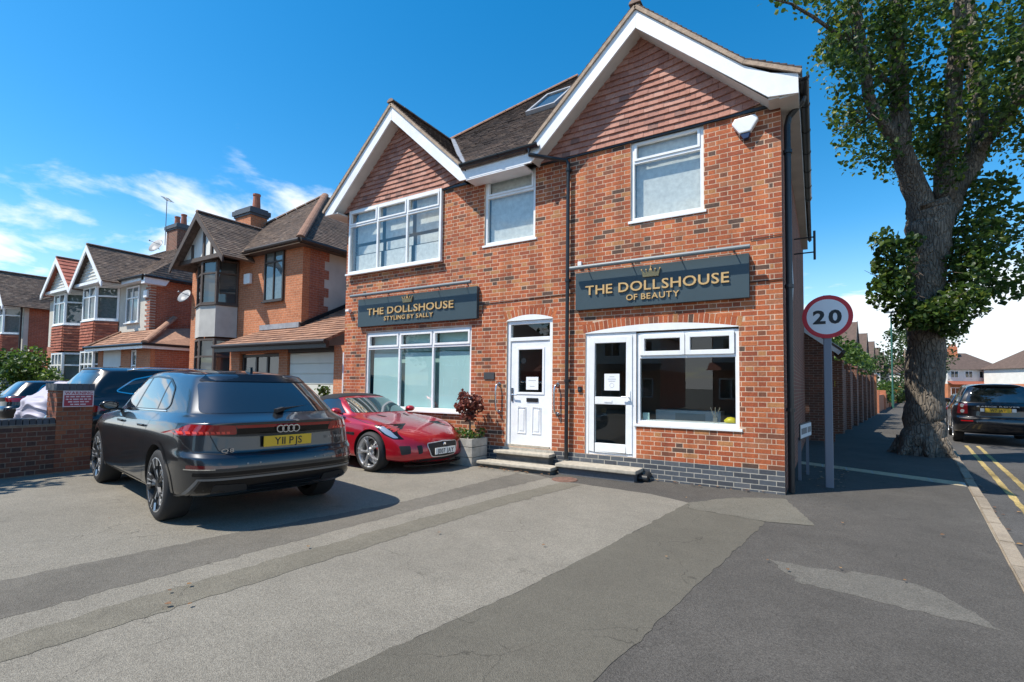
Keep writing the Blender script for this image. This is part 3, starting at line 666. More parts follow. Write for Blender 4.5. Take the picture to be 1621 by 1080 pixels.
# grab rails
for x, lab in ((-4.86, 'curved steel grab rail beside the small dark plaque'), (-3.60, 'curved steel grab rail between the two doors')):
    o = thing('grab_rail', lab, 'handrail', (x, 0, 1.0)); m = MB()
    m.tube([(x, -.005, 1.53), (x, -.05, 1.54), (x - .01, -.09, 1.50), (x - .02, -.10, 1.40), (x - .02, -.10, 1.15), (x - .01, -.09, 1.04), (x, -.05, 1.0), (x, -.005, 1.0)], .017, 10); m.build('bar', 'steel', o, smooth=True)
    for z in (1.0, 1.53):
        m = MB(); m.lathe([(.0001, -.012), (.04, -.010), (.04, -.001)], (x, 0, z), 'y', 16); m.build('flange', 'steel', o)
o = thing('wall_plaque', 'small dark plaque on brick left of the white door', 'plaque', (-5.08, 0, 1.62)); m = MB(); m.box(-5.22, -4.97, -.02, -.001, 1.62, 1.76); m.build('plate', mat('slate', (.06, .062, .065), .4) and 'slate', o, bevel=.004)
o = thing('key_safe', 'small black key safe on brick left of the glazed door', 'key safe', (-3.16, 0, 1.4)); m = MB(); m.box(-3.19, -3.12, -.03, -.001, 1.40, 1.50); m.build('case', 'black_plastic', o, bevel=.008); m = MB(); m.lathe([(.0001, -.04), (.015, -.04), (.018, -.03)], (-3.155, 0, 1.45), 'y', 12); m.build('dial', 'steel', o)
# signs
def crown(O, w_, h_, parent):
    pts = [(-.42, 0), (.42, 0), (.50, .62), (.40, .50), (.27, .30), (.25, .60), (.13, .34), (0, .85), (-.13, .34), (-.25, .60), (-.27, .30), (-.40, .50), (-.50, .62)]
    m = MB(); m.prism([(O[0] + x * w_, O[1], O[2] + z * h_ / .9) for x, z in pts], (0, .02, 0))
    for (x, z) in ((.50, .66), (.25, .64), (0, .89), (-.25, .64), (-.50, .66)): m.lathe([(.0001, 0), (w_ * .035, .0), (w_ * .035, .02), (.0001, .02)], (O[0] + x * w_, O[1], O[2] + z * h_ / .9), 'y', 10)
    return m.build('crown', 'gold', parent)
def shop_sign(x0, x1, z0, z1, line1, line2, w1, w2, zz1, h1, zz2, h2, xc, lab, crz, crw):
    o = thing('shop_sign', lab, 'sign', ((x0 + x1) / 2, 0, z0)); D = .085
    m = MB(); m.box(x0, x1, -D, -.002, z0, z1); m.build('board', 'sign_board', o, bevel=.004)
    lettering(line1, h1, .022, (xc, -D - .004, zz1), (1, 0, 0), (0, 0, 1), 'gold', o, bold=.012, width=w1)
    lettering(line2, h2, .018, (xc, -D - .004, zz2), (1, 0, 0), (0, 0, 1), 'gold', o, bold=.010, width=w2)
    crown((xc - .02, -D - .028, crz), crw, .17, o)
    return o
shop_sign(-3.22, -.43, 2.845, 3.505, 'THE DOLLSHOUSE', 'OF BEAUTY', 2.32, .86, 3.095, .165, 2.945, .098, -1.86, 'blue grey signboard reading THE DOLLSHOUSE OF BEAUTY in gold letters', 3.305, .30)
shop_sign(-8.83, -5.37, 2.84, 3.49, 'THE DOLLSHOUSE', 'STYLING BY SALLY', 2.55, 1.45, 3.095, .165, 2.945, .095, -7.22, 'blue grey signboard reading THE DOLLSHOUSE STYLING BY SALLY in gold letters', 3.305, .30)
def trough(x0, x1, z, lab):
    o = thing('sign_light', lab, 'light fitting', ((x0 + x1) / 2, 0, z)); m = MB(); y = -.23
    pr = [(y + .035 * math.cos(t), z + .035 * math.sin(t)) for t in [i * math.pi / 6 - .6 for i in range(12)]]
    m.prism([(x0, p, q) for p, q in pr], (x1 - x0, 0, 0)); m.build('trough', 'lamp_grey', o, smooth=False)
    n = 5 if x1 - x0 > 3.2 else 4
    for i in range(n):
        x = x0 + .25 + (x1 - x0 - .5) * i / (n - 1); m = MB(); m.tube([(x, -.002, z + .05), (x, -.10, z + .045), (x, y, z + .03)], .009, 6); m.beam((x, -.002, z + .0), (x, -.002, z + .09), .03, .01); m.build('bracket', 'black_plastic', o)
trough(-3.26, -.40, 3.565, 'long grey trough light above the OF BEAUTY sign')
trough(-8.93, -5.42, 3.555, 'long grey trough light above the STYLING BY SALLY sign')
o = thing('security_camera', 'small white camera left of the STYLING BY SALLY sign', 'camera', (-9.2, 0, 3.1)); m = MB(); m.box(-9.24, -9.12, -.12, -.02, 3.235, 3.285); m.tube([(-9.18, -.002, 3.22), (-9.18, -.06, 3.23)], .02); m.build('case', 'upvc', o, bevel=.008)
o = thing('junction_box', 'small white box above the OF BEAUTY sign', 'box', (-3.16, 0, 3.62)); m = MB(); m.box(-3.20, -3.13, -.05, -.001, 3.64, 3.72); m.build('case', 'upvc', o, bevel=.006)
# alarm box
o = thing('alarm_box', 'white burglar alarm box with dark blue base on brick', 'alarm box', (-.46, 0, 5.2))
pts = [(-.185, 5.50), (-.14, 5.575), (.14, 5.585), (.185, 5.51), (.075, 5.34), (-.075, 5.335)]
m = MB(); m.prism([(-.47 + x, -.095, z) for x, z in pts][::-1], (0, .094, 0)); m.build('cover', 'upvc', o, bevel=.018)
pts = [(-.073, 5.333), (.073, 5.338), (.045, 5.255), (-.02, 5.245)]
m = MB(); m.prism([(-.47 + x, -.08, z) for x, z in pts], (0, .079, 0)); m.build('strobe', mat('navy', (.02, .035, .09), .3) and 'navy', o, bevel=.008)
# cable runs
m = MB(); m.tube([(-5.28, -.012, 2.93), (-5.27, -.012, 3.10), (-5.15, -.012, 3.13), (-4.0, -.012, 3.16), (-3.3, -.012, 3.17)], .008, 5); m.build('cable', 'black_plastic', shop)
m = MB(); m.tube([(-.42, -.012, 3.08), (0, -.012, 3.09)], .007, 5); m.tube([(-.42, -.012, 3.72), (0, -.012, 3.74)], .006, 5); m.build('cable', 'black_plastic', shop)
# ------------------------------------------------------------------ gables and roofs of the shop
YF = -.34; S1 = .925; ZR = 7.80
AX, BX = -2.065, -7.62                                # the two gable ridges
def hung(ax, xl, xr, zlim, name_lab):
    gb = MB(); zt = 7.40
    gb.add([(xl, .0, ZE + .02), (xr, .0, ZE + .02), (ax, .0, zt + .18)], [(0, 1, 2)]); base = gb.build('gable', 'hung_tile', shop, fix=False); base['label'] = name_lab
    sl = (zt + .12 - ZE) / (xr - ax)
    def sweep(x, d):                                  # courses kick up towards the right-hand rake
        X = xl + x; dist = (ax + (zt + .18 - (ZE + d)) / S1) - X
        return .10 * max(0.0, 1 - dist / .75) ** 1.7 if X > ax else 0.0
    for vs, fs in tile_course(None, (xl, -.012, ZE - .045), (xr, -.012, ZE - .045), (ax + .04, -.012, zt + .16), (ax - .04, -.012, zt + .16), .104, .168, .016, .022, .005, sweep=sweep):
        m = MB(); m.add(vs, fs); m.build('hung_tile', 'hung_tile', base, fix=False)
hung(AX, AX - 1.97, AX + 1.97, 0, 'tile-hung gable over the OF BEAUTY shop')
hung(BX, BX - 1.88, BX + 1.88, 0, 'tile-hung gable over the STYLING BY SALLY shop')
m = MB(); m.box(XL - .05, -.02, -.035, .02, ZE - .075, ZE - .03); m.build('tilt_batten', 'black_plastic', shop)
# barge boards
def barge(pts, nm='barge_board'):
    m = MB(); m.prism([(x, YF, z) for x, z in pts], (0, .035, 0)); return m.build(nm, 'white_paint', shop)
barge([(AX, 7.71), (AX, 7.41), (-.14, 5.655), (.235, 5.60), (.235, 5.875), (-.10, 5.99), (-.45, 6.215)][::-1])
barge([(AX - .003, 7.41), (AX - .003, 7.71), (-4.16, 5.775), (-4.16, 5.60), (-4.02, 5.60)][::-1])
barge([(BX, 7.71), (BX, 7.41), (-5.66, 5.60), (-5.50, 5.60), (-5.50, 5.75)][::-1])
barge([(BX - .003, 7.41), (BX - .003, 7.71), (-9.80, 5.69), (-9.80, 5.60), (-9.53, 5.60)][::-1])
m = MB(); m.box(AX - .003, AX + .003, YF - .002, YF + .01, 7.42, 7.70); m.box(BX - .003, BX + .003, YF - .002, YF + .01, 7.42, 7.70); m.build('board_joint', 'soffit', shop)
# sloping soffits under the verges, and level boxed eaves
def soff(pts): 
    m = MB(); m.poly(pts); return m
for ax, xr, xl in ((AX, -.14, -4.02), (BX, -5.66, -9.53)):
    m = MB()
    for xe in (xr, xl): m.add([(ax, YF + .02, 7.43), (xe, YF + .02, 5.63), (xe, .0, 5.63), (ax, .0, 7.43)], [(0, 1, 2, 3)])
    m.build('verge_soffit', 'soffit', shop, fix=False)
m = MB(); m.box(-5.50, -4.16, -.335, .0, 5.575, 5.60); m.box(-5.50, -4.16, YF, YF + .025, 5.60, 5.84); m.build('eaves_box', 'white_paint', shop)
m = MB(); m.box(.0, .235, YF + .035, 8.6, 5.60, 5.625); m.box(.215, .235, YF + .035, 8.6, 5.625, 5.84); m.build('eaves_box', 'soffit', shop)
m = MB(); m.box(-.14, .0, YF + .036, -.01, 5.62, 5.65); m.build('soffit_return', 'soffit', shop)
m = MB(); m.box(-9.80, XL, YF + .036, 8.6, 5.60, 5.63); m.build('eaves_box', 'soffit', shop)
# gutters and downpipes
def gutter(p0, p1, side, r=.06, nm='gutter'):
    p0 = Vector(p0); p1 = Vector(p1); m = MB(); d = (p1 - p0).normalized(); s = Vector(side)
    ring = [(math.cos(math.pi + math.pi * i / 8), math.sin(math.pi + math.pi * i / 8)) for i in range(9)]; ring += [(x * .88, y * .88) for x, y in ring[::-1]]
    pts = [p0 + s * a * r + Vector((0, 0, b * r)) for a, b in ring]; m.prism([tuple(p) for p in pts], tuple(p1 - p0))
    n = int((p1 - p0).length / .9) + 1
    for i in range(n + 1):
        c = p0.lerp(p1, min(max(i / n, .02), .98)); m.prism([tuple(c + s * a * r * 1.14 + Vector((0, 0, b * r * 1.14)) - d * .03) for a, b in ring], tuple(d * .06))
    return m.build(nm, 'black_plastic', shop)
gutter((-5.60, -.405, 5.885), (-3.83, -.405, 5.885), (0, 1, 0))
gutter((.30, -.40, 5.82), (.30, 4.8, 5.80), (1, 0, 0))
def pipe(pts, r=.035, nm='downpipe', clips=()):
    m = MB(); m.tube(pts, r, 10)
    for c in clips: m.tube([Vector(c) - Vector((0, 0, .025)), Vector(c) + Vector((0, 0, .025))], r * 1.35, 10); m.box(c[0] - .05, c[0] + .05, c[1], c[1] + .06, c[2] - .02, c[2] + .02)
    return m.build(nm, 'black_plastic', shop, smooth=False)
pipe([(-4.02, -.40, 5.84), (-4.02, -.40, 5.72), (-3.42, -.075, 5.60), (-3.385, -.07, 5.54), (-3.385, -.07, .22)], clips=((-3.385, -.07, 5.42), (-3.385, -.07, 3.4), (-3.385, -.07, 1.6)))
pipe([(.29, .12, 5.76), (.27, .12, 5.70), (.10, .14, 5.52), (.075, .14, 5.40), (.075, .14, .02)], .045, clips=((.075, .14, 5.0), (.075, .14, 3.0), (.075, .14, 1.2)))
# lead valley trims, ridge, verge mortar
def slope(nm, P, m='roof_tile_brown', course=.1, tw=.165, single=False, th=.014, parent=None):
    P = [Vector(p) for p in P]
    b = MB(); nrm = (P[1] - P[0]).cross(P[3] - P[0]).normalized(); b.prism([tuple(p) for p in P], tuple(-nrm * .05)); ro = b.build(nm, m, parent or shop)
    t = MB(); tile_course(t, *P, course, tw, th, .006, .003, single=single); o = t.build('roof_tiles', m, ro, fix=False); o['kind'] = 'stuff'
    return ro
def zm(y): return 5.86 + .93 * (y + .36)
slope('roof_slope', [(-5.60, -.40, zm(-.40)), (-4.10, -.40, zm(-.40)), (AX, 1.86, zm(1.86)), (BX, 1.86, zm(1.86))])
slope('roof_slope', [(BX + .02, 1.86, zm(1.86)), (-2.0, 1.86, zm(1.86)), (-2.0, 4.2, zm(4.2)), (-5.15, 4.2, zm(4.2))])
slope('roof_slope', [(-9.72, 9.0, 5.82), (-9.72, 0.02, 5.82), (-5.15, 4.2, zm(4.2)), (-5.15, 4.6, zm(4.2))], single=True)
slope('roof_slope', [(.32, 4.0, 5.86), (.32, 8.7, 5.86), (-3.0, 4.3, 9.2), (-3.0, 4.2, 9.2)], single=True)
slope('roof_slope', [(-.2, 9.0, 5.82), (-9.72, 9.0, 5.82), (-5.15, 4.6, zm(4.2)), (-2.2, 4.6, zm(4.2))], single=True)
zt = ZR
slope('gable_roof', [(-4.16, 0, zt - S1 * 2.095), (-4.16, YF - .03, zt - S1 * 2.095), (AX, YF - .03, zt), (AX, 2.0, zt)])
slope('gable_roof', [(-.45, YF - .03, zt - S1 * 1.615), (-.45, 6.0, zt - S1 * 1.615), (AX, 4.0, zt), (AX, YF - .03, zt)][0:1] + [(-.45, 6.0, zt - S1 * 1.615), (AX, 6.0, zt), (AX, YF - .03, zt)])
slope('gable_roof', [(.27, YF - .03, 5.93), (.27, 8.7, 5.93), (-.45, 8.7, zt - S1 * 1.615), (-.45, YF - .03, zt - S1 * 1.615)], th=.016)
slope('gable_roof', [(-5.55, YF - .03, zt - S1 * 2.07), (-5.55, .05, zt - S1 * 2.07), (BX, 2.0, zt), (BX, YF - .03, zt)])
slope('gable_roof', [(-9.86, .05, zt - S1 * 2.24), (-9.86, YF - .03, zt - S1 * 2.24), (BX, YF - .03, zt), (BX, 2.0, zt)])
def ridge(nm, p0, p1, r=.10, seg=.33, parent=None, m='ridge_tile'):
    p0 = Vector(p0); p1 = Vector(p1); n = max(1, int((p1 - p0).length / seg)); b = MB()
    for i in range(n):
        a = p0.lerp(p1, i / n); c = p0.lerp(p1, (i + .97) / n); d = (p1 - p0).normalized(); s = d.cross(Vector((0, 0, 1))).normalized(); u = s.cross(d)
        k = 1 + random.gauss(0, .03); prof = [s * math.cos(t) * r * k + u * (math.sin(t) * r * .75 - .02) for t in [math.pi * j / 6 for j in range(7)]]
        b.prism([tuple(a + q) for q in prof], tuple(c - a))
    return b.build(nm, m, parent or shop)
ridge('ridge', (AX, YF - .05, zt + .02), (AX, 3.0, zt + .02)); ridge('ridge', (BX, YF - .05, zt + .02), (BX, 1.8, zt + .02))
ridge('hip_ridge', (BX - .05, 1.8, zm(1.8) + .03), (-5.15, 4.2, zm(4.2) + .03), .09, m='roof_tile_orange')
ridge('ridge', (-5.15, 4.4, zm(4.2) + .03), (-2.2, 4.4, zm(4.2) + .03))
for ax, ends in ((AX, ((-4.16, zt - S1 * 2.095), (-.45, zt - S1 * 1.615), (.27, 5.93))), (BX, ((-5.55, zt - S1 * 2.07), (-9.86, zt - S1 * 2.24)))):
    m = MB(); 
    for (x, z) in ends:
        if ax == AX and x == .27: m.beam((-.45, YF - .012, zt - S1 * 1.615 - .045), (.27, YF - .012, 5.885), .045, .055)
        else: m.beam((ax, YF - .012, zt - .045), (x, YF - .012, z - .045), .045, .055)
    m.build('verge', 'verge_mortar', shop)
m = MB(); m.beam((-5.52, -.36, zm(-.36) + .03), (BX + .02, 1.86, zm(1.86) + .02), .16, .02); m.build('valley_lead', 'lead', shop)
# roof window
rw = MB(); yA, yB = 1.85, 2.95; xA, xB = -5.40, -4.62; n_ = Vector((0, -.93, 1)).normalized()
def rp(x, y, h): return tuple(Vector((x, y, zm(y))) + n_ * h)
for (x0, x1, y0, y1) in ((xA, xA + .07, yA, yB), (xB - .07, xB, yA, yB), (xA + .07, xB - .07, yA, yA + .07), (xA + .07, xB - .07, yB - .09, yB)):
    rw.prism([rp(x0, y0, .10), rp(x0, y1, .10), rp(x1, y1, .10), rp(x1, y0, .10)], tuple(-n_ * .1))
rw = rw.build('roof_window', 'lead', shop); g = MB(); g.poly([rp(xA + .07, yA + .07, .07), rp(xB - .07, yA + .07, .07), rp(xB - .07, yB - .09, .07), rp(xA + .07, yB - .09, .07)]); g.build('pane', 'far_glass', rw, fix=False)
m = MB(); m.poly([rp(xA + .06, yA + .06, .03), rp(xB - .06, yA + .06, .03), rp(xB - .06, yB - .08, .03), rp(xA + .06, yB - .08, .03)]); m.build('shade', 'mid_room', rw, fix=False)
# iron bracket on the shaded side wall
o = thing('wall_bracket', 'black iron bracket high on the shaded side wall', 'bracket', (.1, 3.2, 4.3)); m = MB()
for z in (4.20, 4.50): m.tube([(.05, 3.2, z), (.40, 3.2, z)], .014, 6)
m.tube([(.40, 3.2, 4.05), (.40, 3.2, 4.62)], .022, 8); m.build('bars', 'black_plastic', o)
m = MB(); m.tube([(.06, 1.2, 4.1), (.09, 1.2, 3.2), (.06, 1.3, 2.7)], .008, 5); m.tube([(.05, .9, 5.2), (.08, .9, 4.8)], .010, 5); m.build('cable', 'upvc', shop)
# ------------------------------------------------------------------ cars
mat('paint_grey', (0.034, 0.037, 0.042), 0.28, 0.75, coat=1.0, flake=1, var=.06, vscale=300)
mat('paint_red', (0.42, 0.006, 0.018), 0.30, 0.35, coat=1.0, flake=1)
mat('paint_black', (0.006, 0.006, 0.008), 0.25, 0.1, coat=1.0, flake=1)
mat('paint_darkblue', (0.009, 0.009, 0.010), 0.28, 0.3, coat=1.0, flake=1)
mat('car_glass', (0.010, 0.012, 0.013), 0.02, 0.0, coat=1.0, flake=1, spec=.9)
mat('screen_glass', (0.03, 0.05, 0.05), 0.02, 0.0, coat=1.0, flake=1, spec=.9)
mat('gloss_black', (0.005, 0.005, 0.006), 0.22, spec=.35)
mat('matt_black', (0.012, 0.012, 0.013), 0.6)
mat('tyre', (0.018, 0.018, 0.019), 0.75, bump=.2, bscale=60)
mat('rim_dark', (0.03, 0.031, 0.033), 0.45, 0.3)
mat('rim_silver', (0.62, 0.63, 0.64), 0.38, .8)
mat('trim_grey', (0.22, 0.225, 0.23), .4, .6)
mat('chrome', (0.80, 0.80, 0.80), 0.10, 1.0)
mat('lamp_red', (0.26, 0.003, 0.005), 0.10, coat=1.0, flake=1)
mat('lamp_dark_red', (0.085, 0.006, 0.008), 0.10, coat=1.0, flake=1)
mat('lamp_bright', (0.75, 0.05, 0.03), 0.2, coat=1.0, flake=1)
mat('lamp_clear', (0.42, 0.46, 0.48), 0.06, .6, coat=1.0, flake=1)
mat('plate_yellow', (0.72, 0.42, 0.02), 0.35)
mat('plate_white', (0.78, 0.78, 0.74), 0.35)
mat('plate_ink', (0.012, 0.010, 0.010), 0.4)
mat('fabric_black', (0.018, 0.018, 0.020), 0.95, bump=.2, bscale=200)
mat('caliper_red', (0.55, 0.012, 0.010), 0.35)
mat('disc_steel', (0.35, 0.35, 0.35), 0.35, 1.0)
def shell(rows, creases=(), lvl=3):
    """control cage: rows of columns from rear centre round the left side to front centre; mirrored, floored, subdivided"""
    nr, ncol = len(rows), len(rows[0]); bm = bmesh.new(); idx = {}
    for i, row in enumerate(rows):
        for j, p in enumerate(row):
            v = bm.verts.new(p); idx[(i, j, 0)] = v
            idx[(i, j, 1)] = v if abs(p[1]) < 1e-6 else bm.verts.new((p[0], -p[1], p[2]))
    cl = bm.edges.layers.float.new('crease_edge')
    for i in range(nr - 1):
        for j in range(ncol - 1):
            for s in (0, 1):
                vs = [idx[(i, j, s)], idx[(i, j + 1, s)], idx[(i + 1, j + 1, s)], idx[(i + 1, j, s)]]
                if s: vs = vs[::-1]
                u = []
                for v in vs:
                    if v not in u: u.append(v)
                if len(u) > 2:
                    try: bm.faces.new(u[::-1])
                    except ValueError: pass
    for j in range(ncol - 1):
        vs = [idx[(0, j, 0)], idx[(0, j, 1)], idx[(0, j + 1, 1)], idx[(0, j + 1, 0)]]; u = []
        for v in vs:
            if v not in u: u.append(v)
        if len(u) > 2: bm.faces.new(u)
    bmesh.ops.recalc_face_normals(bm, faces=bm.faces)
    for cr in creases:
        if cr[0] == 'c':
            _, j, i0, i1, wgt = cr
            for i in range(i0, i1):
                for s in (0, 1):
                    e = bm.edges.get((idx[(i, j, s)], idx[(i + 1, j, s)]))
                    if e: e[cl] = wgt
            continue
        (i, j0, j1, wgt) = cr
        for j in range(j0, j1):
            for s in (0, 1):
                e = bm.edges.get((idx[(i, j, s)], idx[(i, j + 1, s)]))
                if e: e[cl] = wgt
    me = bpy.data.meshes.new('shell'); bm.to_mesh(me); bm.free()
    ob = bpy.data.objects.new('shell', me); COL.objects.link(ob); md = ob.modifiers.new('s', 'SUBSURF'); md.levels = lvl; md.render_levels = lvl
    dg = bpy.context.evaluated_depsgraph_get(); dg.update(); out = bpy.data.meshes.new_from_object(ob.evaluated_get(dg))
    bpy.data.objects.remove(ob); bpy.data.meshes.remove(me); return out
def cut_wells(me, wells, name, mats):
    """wheel wells cut with a boolean; the cut faces get the second material"""
    ob = bpy.data.objects.new(name, me); COL.objects.link(ob); me.materials.clear()
    for m in mats: me.materials.append(MAT[m])
    cut = MB()
    for (x, z, r) in wells:
        for s in (1, -1): 
            prof = [(.0001, .52 * s), (r, .52 * s), (r, 1.3 * s), (.0001, 1.3 * s)]; cut.lathe(prof, (x, 0, z), 'y', 48)
    cm = cut.mesh('cut', mats[1]); bm = bmesh.new(); bm.from_mesh(cm); bmesh.ops.remove_doubles(bm, verts=bm.verts, dist=.001); bmesh.ops.recalc_face_normals(bm, faces=bm.faces); bm.to_mesh(cm); bm.free()
    co = bpy.data.objects.new('cut', cm); COL.objects.link(co)
    md = ob.modifiers.new('b', 'BOOLEAN'); md.object = co; md.operation = 'DIFFERENCE'; md.solver = 'EXACT'; md.material_mode = 'TRANSFER'
    dg = bpy.context.evaluated_depsgraph_get(); dg.update(); out = bpy.data.meshes.new_from_object(ob.evaluated_get(dg))
    bpy.data.objects.remove(ob); bpy.data.objects.remove(co); return out
def round_poly(pts, r=.03, n=4):
    out = []; m = len(pts)
    for i in range(m):
        p = Vector(pts[i]).to_2d(); a = Vector(pts[i - 1]).to_2d(); b = Vector(pts[(i + 1) % m]).to_2d()
        ra = min(r, (a - p).length * .45); rb = min(r, (b - p).length * .45)
        q0 = p + (a - p).normalized() * ra; q1 = p + (b - p).normalized() * rb
        for k in range(n + 1):
            t = k / n; out.append(q0 * (1 - t) ** 2 + p * 2 * t * (1 - t) + q1 * t * t)
    return out
class Car:
    def __init__(s, name, label, loc, heading, rows, creases, wells, paint, group='parked cars'):
        s.o = thing(name, label, 'car', loc, heading, group); me = shell(rows, creases)
        bm = bmesh.new(); bm.from_mesh(me); s.bvh = BVHTree.FromBMesh(bm); bm.free()
        out = cut_wells(me, wells, 'body', [paint, 'matt_black'])
        s.body = put(bpy.data.objects.new('body', out), s.o, local=True); auto_smooth(s.body, 40)
        s.paint = paint
    def hit(s, view, u, v, off):
        if view == 'side': o, d = Vector((u, 3, v)), Vector((0, -1, 0))
        elif view == 'side_r': o, d = Vector((u, -3, v)), Vector((0, 1, 0))
        elif view == 'rear': o, d = Vector((-6, u, v)), Vector((1, 0, 0))
        elif view == 'front': o, d = Vector((6, u, v)), Vector((-1, 0, 0))
        else: o, d = Vector((u, v, 4)), Vector((0, 0, -1))
        h = s.bvh.ray_cast(o, d)
        if h[0] is None: return None
        n = h[1] if h[1].dot(d) < 0 else -h[1]
        return h[0] + n * off
    def patch(s, name, view, pts, m, off=.003, parent=None, r=.03, step=.05, label=None, rim=None):
        if view == 'both':
            return [s.patch(name, v, pts, m, off, parent, r, step, label, rim) for v in ('side', 'side_r')]
        ol = round_poly(pts, r) if r else [Vector(p) for p in pts]
        dense = []
        for i, p in enumerate(ol):
            q = ol[(i + 1) % len(ol)]; k = max(1, int((q - p).length / step)); dense += [p.lerp(q, t / k) for t in range(k)]
        vs = [Vector(p) for p in dense]; nb = len(vs)
        x0, x1 = min(p.x for p in vs), max(p.x for p in vs); y0, y1 = min(p.y for p in vs), max(p.y for p in vs)
        def inside(q):
            c = False; j = nb - 1
            for i in range(nb):
                if (dense[i].y > q.y) != (dense[j].y > q.y) and q.x < (dense[j].x - dense[i].x) * (q.y - dense[i].y) / (dense[j].y - dense[i].y) + dense[i].x: c = not c
                j = i
            return c
        nx, ny = max(1, int((x1 - x0) / step)), max(1, int((y1 - y0) / step))
        for i in range(1, nx):
            for j in range(1, ny):
                q = Vector((x0 + (x1 - x0) * i / nx, y0 + (y1 - y0) * j / ny))
                if inside(q) and min((q - p).length for p in dense) > step * .35: vs.append(q)
        res = mgeo.delaunay_2d_cdt([tuple(v) for v in vs], [], [list(range(nb))], 1, 1e-6)
        P = [s.hit(view, v[0], v[1], off) for v in res[0]]
        keepf = [f for f in res[2] if all(P[i] is not None for i in f)]
        mb = MB(); mb.v = [tuple(p) if p is not None else (0, 0, 0) for p in P]; mb.f = [list(f) for f in keepf]; mb.t = [0] * len(keepf); mb.mi = [0] * len(keepf)
        if not keepf: return None
        o = mb.build(name, m, parent or s.o, smooth=True, local=True, fix=False)
        me = o.data; bm = bmesh.new(); bm.from_mesh(me); bmesh.ops.delete(bm, geom=[v for v in bm.verts if not v.link_faces], context='VERTS')
        dv = {'side': (0, -1, 0), 'side_r': (0, 1, 0), 'rear': (1, 0, 0), 'front': (-1, 0, 0), 'top': (0, 0, -1)}[view]
        if sum(f.normal.dot(Vector(dv)) for f in bm.faces) > 0: bmesh.ops.reverse_faces(bm, faces=bm.faces)
        bm.to_mesh(me); bm.free()
        if label: o['label'] = label
        if rim: s.line('trim', view, [tuple(p) for p in ol] + [tuple(ol[0])], rim[1], rim[0], off + .002, parent=o)
        return o
    def line(s, name, view, pts, wd, m, off=.0015, parent=None, step=.04):
        if view == 'both': return [s.line(name, v, pts, wd, m, off, parent, step) for v in ('side', 'side_r')]
        P = []; pts = [Vector(p).to_2d() for p in pts]
        for i in range(len(pts) - 1):
            k = max(1, int((pts[i + 1] - pts[i]).length / step)); P += [pts[i].lerp(pts[i + 1], t / k) for t in range(k)]
        P.append(pts[-1]); mb = MB(); last = None
        for i, p in enumerate(P):
            d = (P[min(i + 1, len(P) - 1)] - P[max(i - 1, 0)]).normalized(); nrm = Vector((-d.y, d.x)) * wd / 2
            a = s.hit(view, *(p + nrm), off); b = s.hit(view, *(p - nrm), off)
            if a is None or b is None: last = None; continue
            if last: mb.add([last[0], last[1], b, a], [(0, 1, 2, 3)])
            last = (a, b)
        return mb.build(name, m, parent or s.o, local=True, fix=False) if mb.f else None
    def wheel(s, x, side, R_, w_, yo, style, name='wheel', rimr=None, caliper=None, label=None):
        """outer face at y = yo*side"""
        M = Matrix.Translation((x, yo * side, R_)) @ (Matrix.Identity(4) if side > 0 else Matrix.Rotation(math.pi, 4, 'Z'))
        rr_ = rimr or R_ * .72
        t = MB(); t.lathe([(rr_, -.02), (rr_ + .008, -.004), (rr_ + .03, 0), (R_ - .045, -.004), (R_ - .012, -.022), (R_, -.05), (R_, -w_ + .05), (R_ - .012, -w_ + .022), (rr_ + .03, -w_), (rr_, -w_ + .01)], (0, 0, 0), 'y', 56)
        tyre = t.build(name, 'tyre', s.o, smooth=False, local=True, M=M); auto_smooth(tyre, 40)
        if label: tyre['label'] = label
        r = MB(); r.lathe([(rr_ + .004, -.006), (rr_ - .012, -.004), (rr_ - .022, -.02), (rr_ - .03, -.10), (rr_ - .04, -w_ * .8)], (0, 0, 0), 'y', 48); r.m = 1
        r.lathe([(rr_ - .032, -.14), (.0001, -.14)], (0, 0, 0), 'y', 32)
        ri = r.build('rim', ['rim_silver' if style == 'five' else 'rim_dark', 'matt_black'], tyre, local=True, smooth=True)
        d = MB(); d.lathe([(rr_ * .74, -.125), (rr_ * .30, -.125)], (0, 0, 0), 'y', 40); d.build('brake_disc', 'disc_steel', tyre, local=True)
        sp = MB(); sp2 = MB(); n = 5
        if style == 'y': sp2.lathe([(rr_ + .006, -.004), (rr_ - .008, -.002), (rr_ - .010, -.012)], (0, 0, 0), 'y', 48)
        for k in range(n):
            a0 = 2 * math.pi * k / n + .3
            def P(rad, ang, y): return (rad * math.sin(ang), y, rad * math.cos(ang))
            if style == 'y':                       # twin blades that fork outwards
                for sg in (-1, 1):
                    a = a0 + sg * .10; b = a0 + sg * .30; c_ = a0 + sg * .13
                    sp.beam(P(rr_ * .16, a, -.035), P(rr_ * .60, a0 + sg * .12, -.022), .030, .03, P(1, a0, 0)); sp.beam(P(rr_ * .55, a0 + sg * .13, -.022), P(rr_ * .985, b, -.012), .030, .028)
                    sp.beam(P(rr_ * .55, a0 + sg * .12, -.022), P(rr_ * .985, c_, -.012), .026, .026)
                    sp2.beam(P(rr_ * .20, a0 + sg * .17, -.030), P(rr_ * .60, a0 + sg * .17, -.017), .017, .014); sp2.beam(P(rr_ * .57, a0 + sg * .17, -.018), P(rr_ * .98, b + sg * .035, -.006), .017, .014); sp2.beam(P(rr_ * .60, a0 + sg * .10, -.017), P(rr_ * .98, c_ - sg * .035, -.004), .017, .014)
            else:
                sp.beam(P(rr_ * .14, a0, -.03), P(rr_ * .70, a0, -.018), .055, .03); 
                for sg in (-1, 1): sp.beam(P(rr_ * .55, a0, -.02), P(rr_ * .985, a0 + sg * .16, -.010), .042, .028)
        sp.lathe([(.0001, -.018), (.055, -.018), (.075, -.03), (.085, -.06)], (0, 0, 0), 'y', 24)
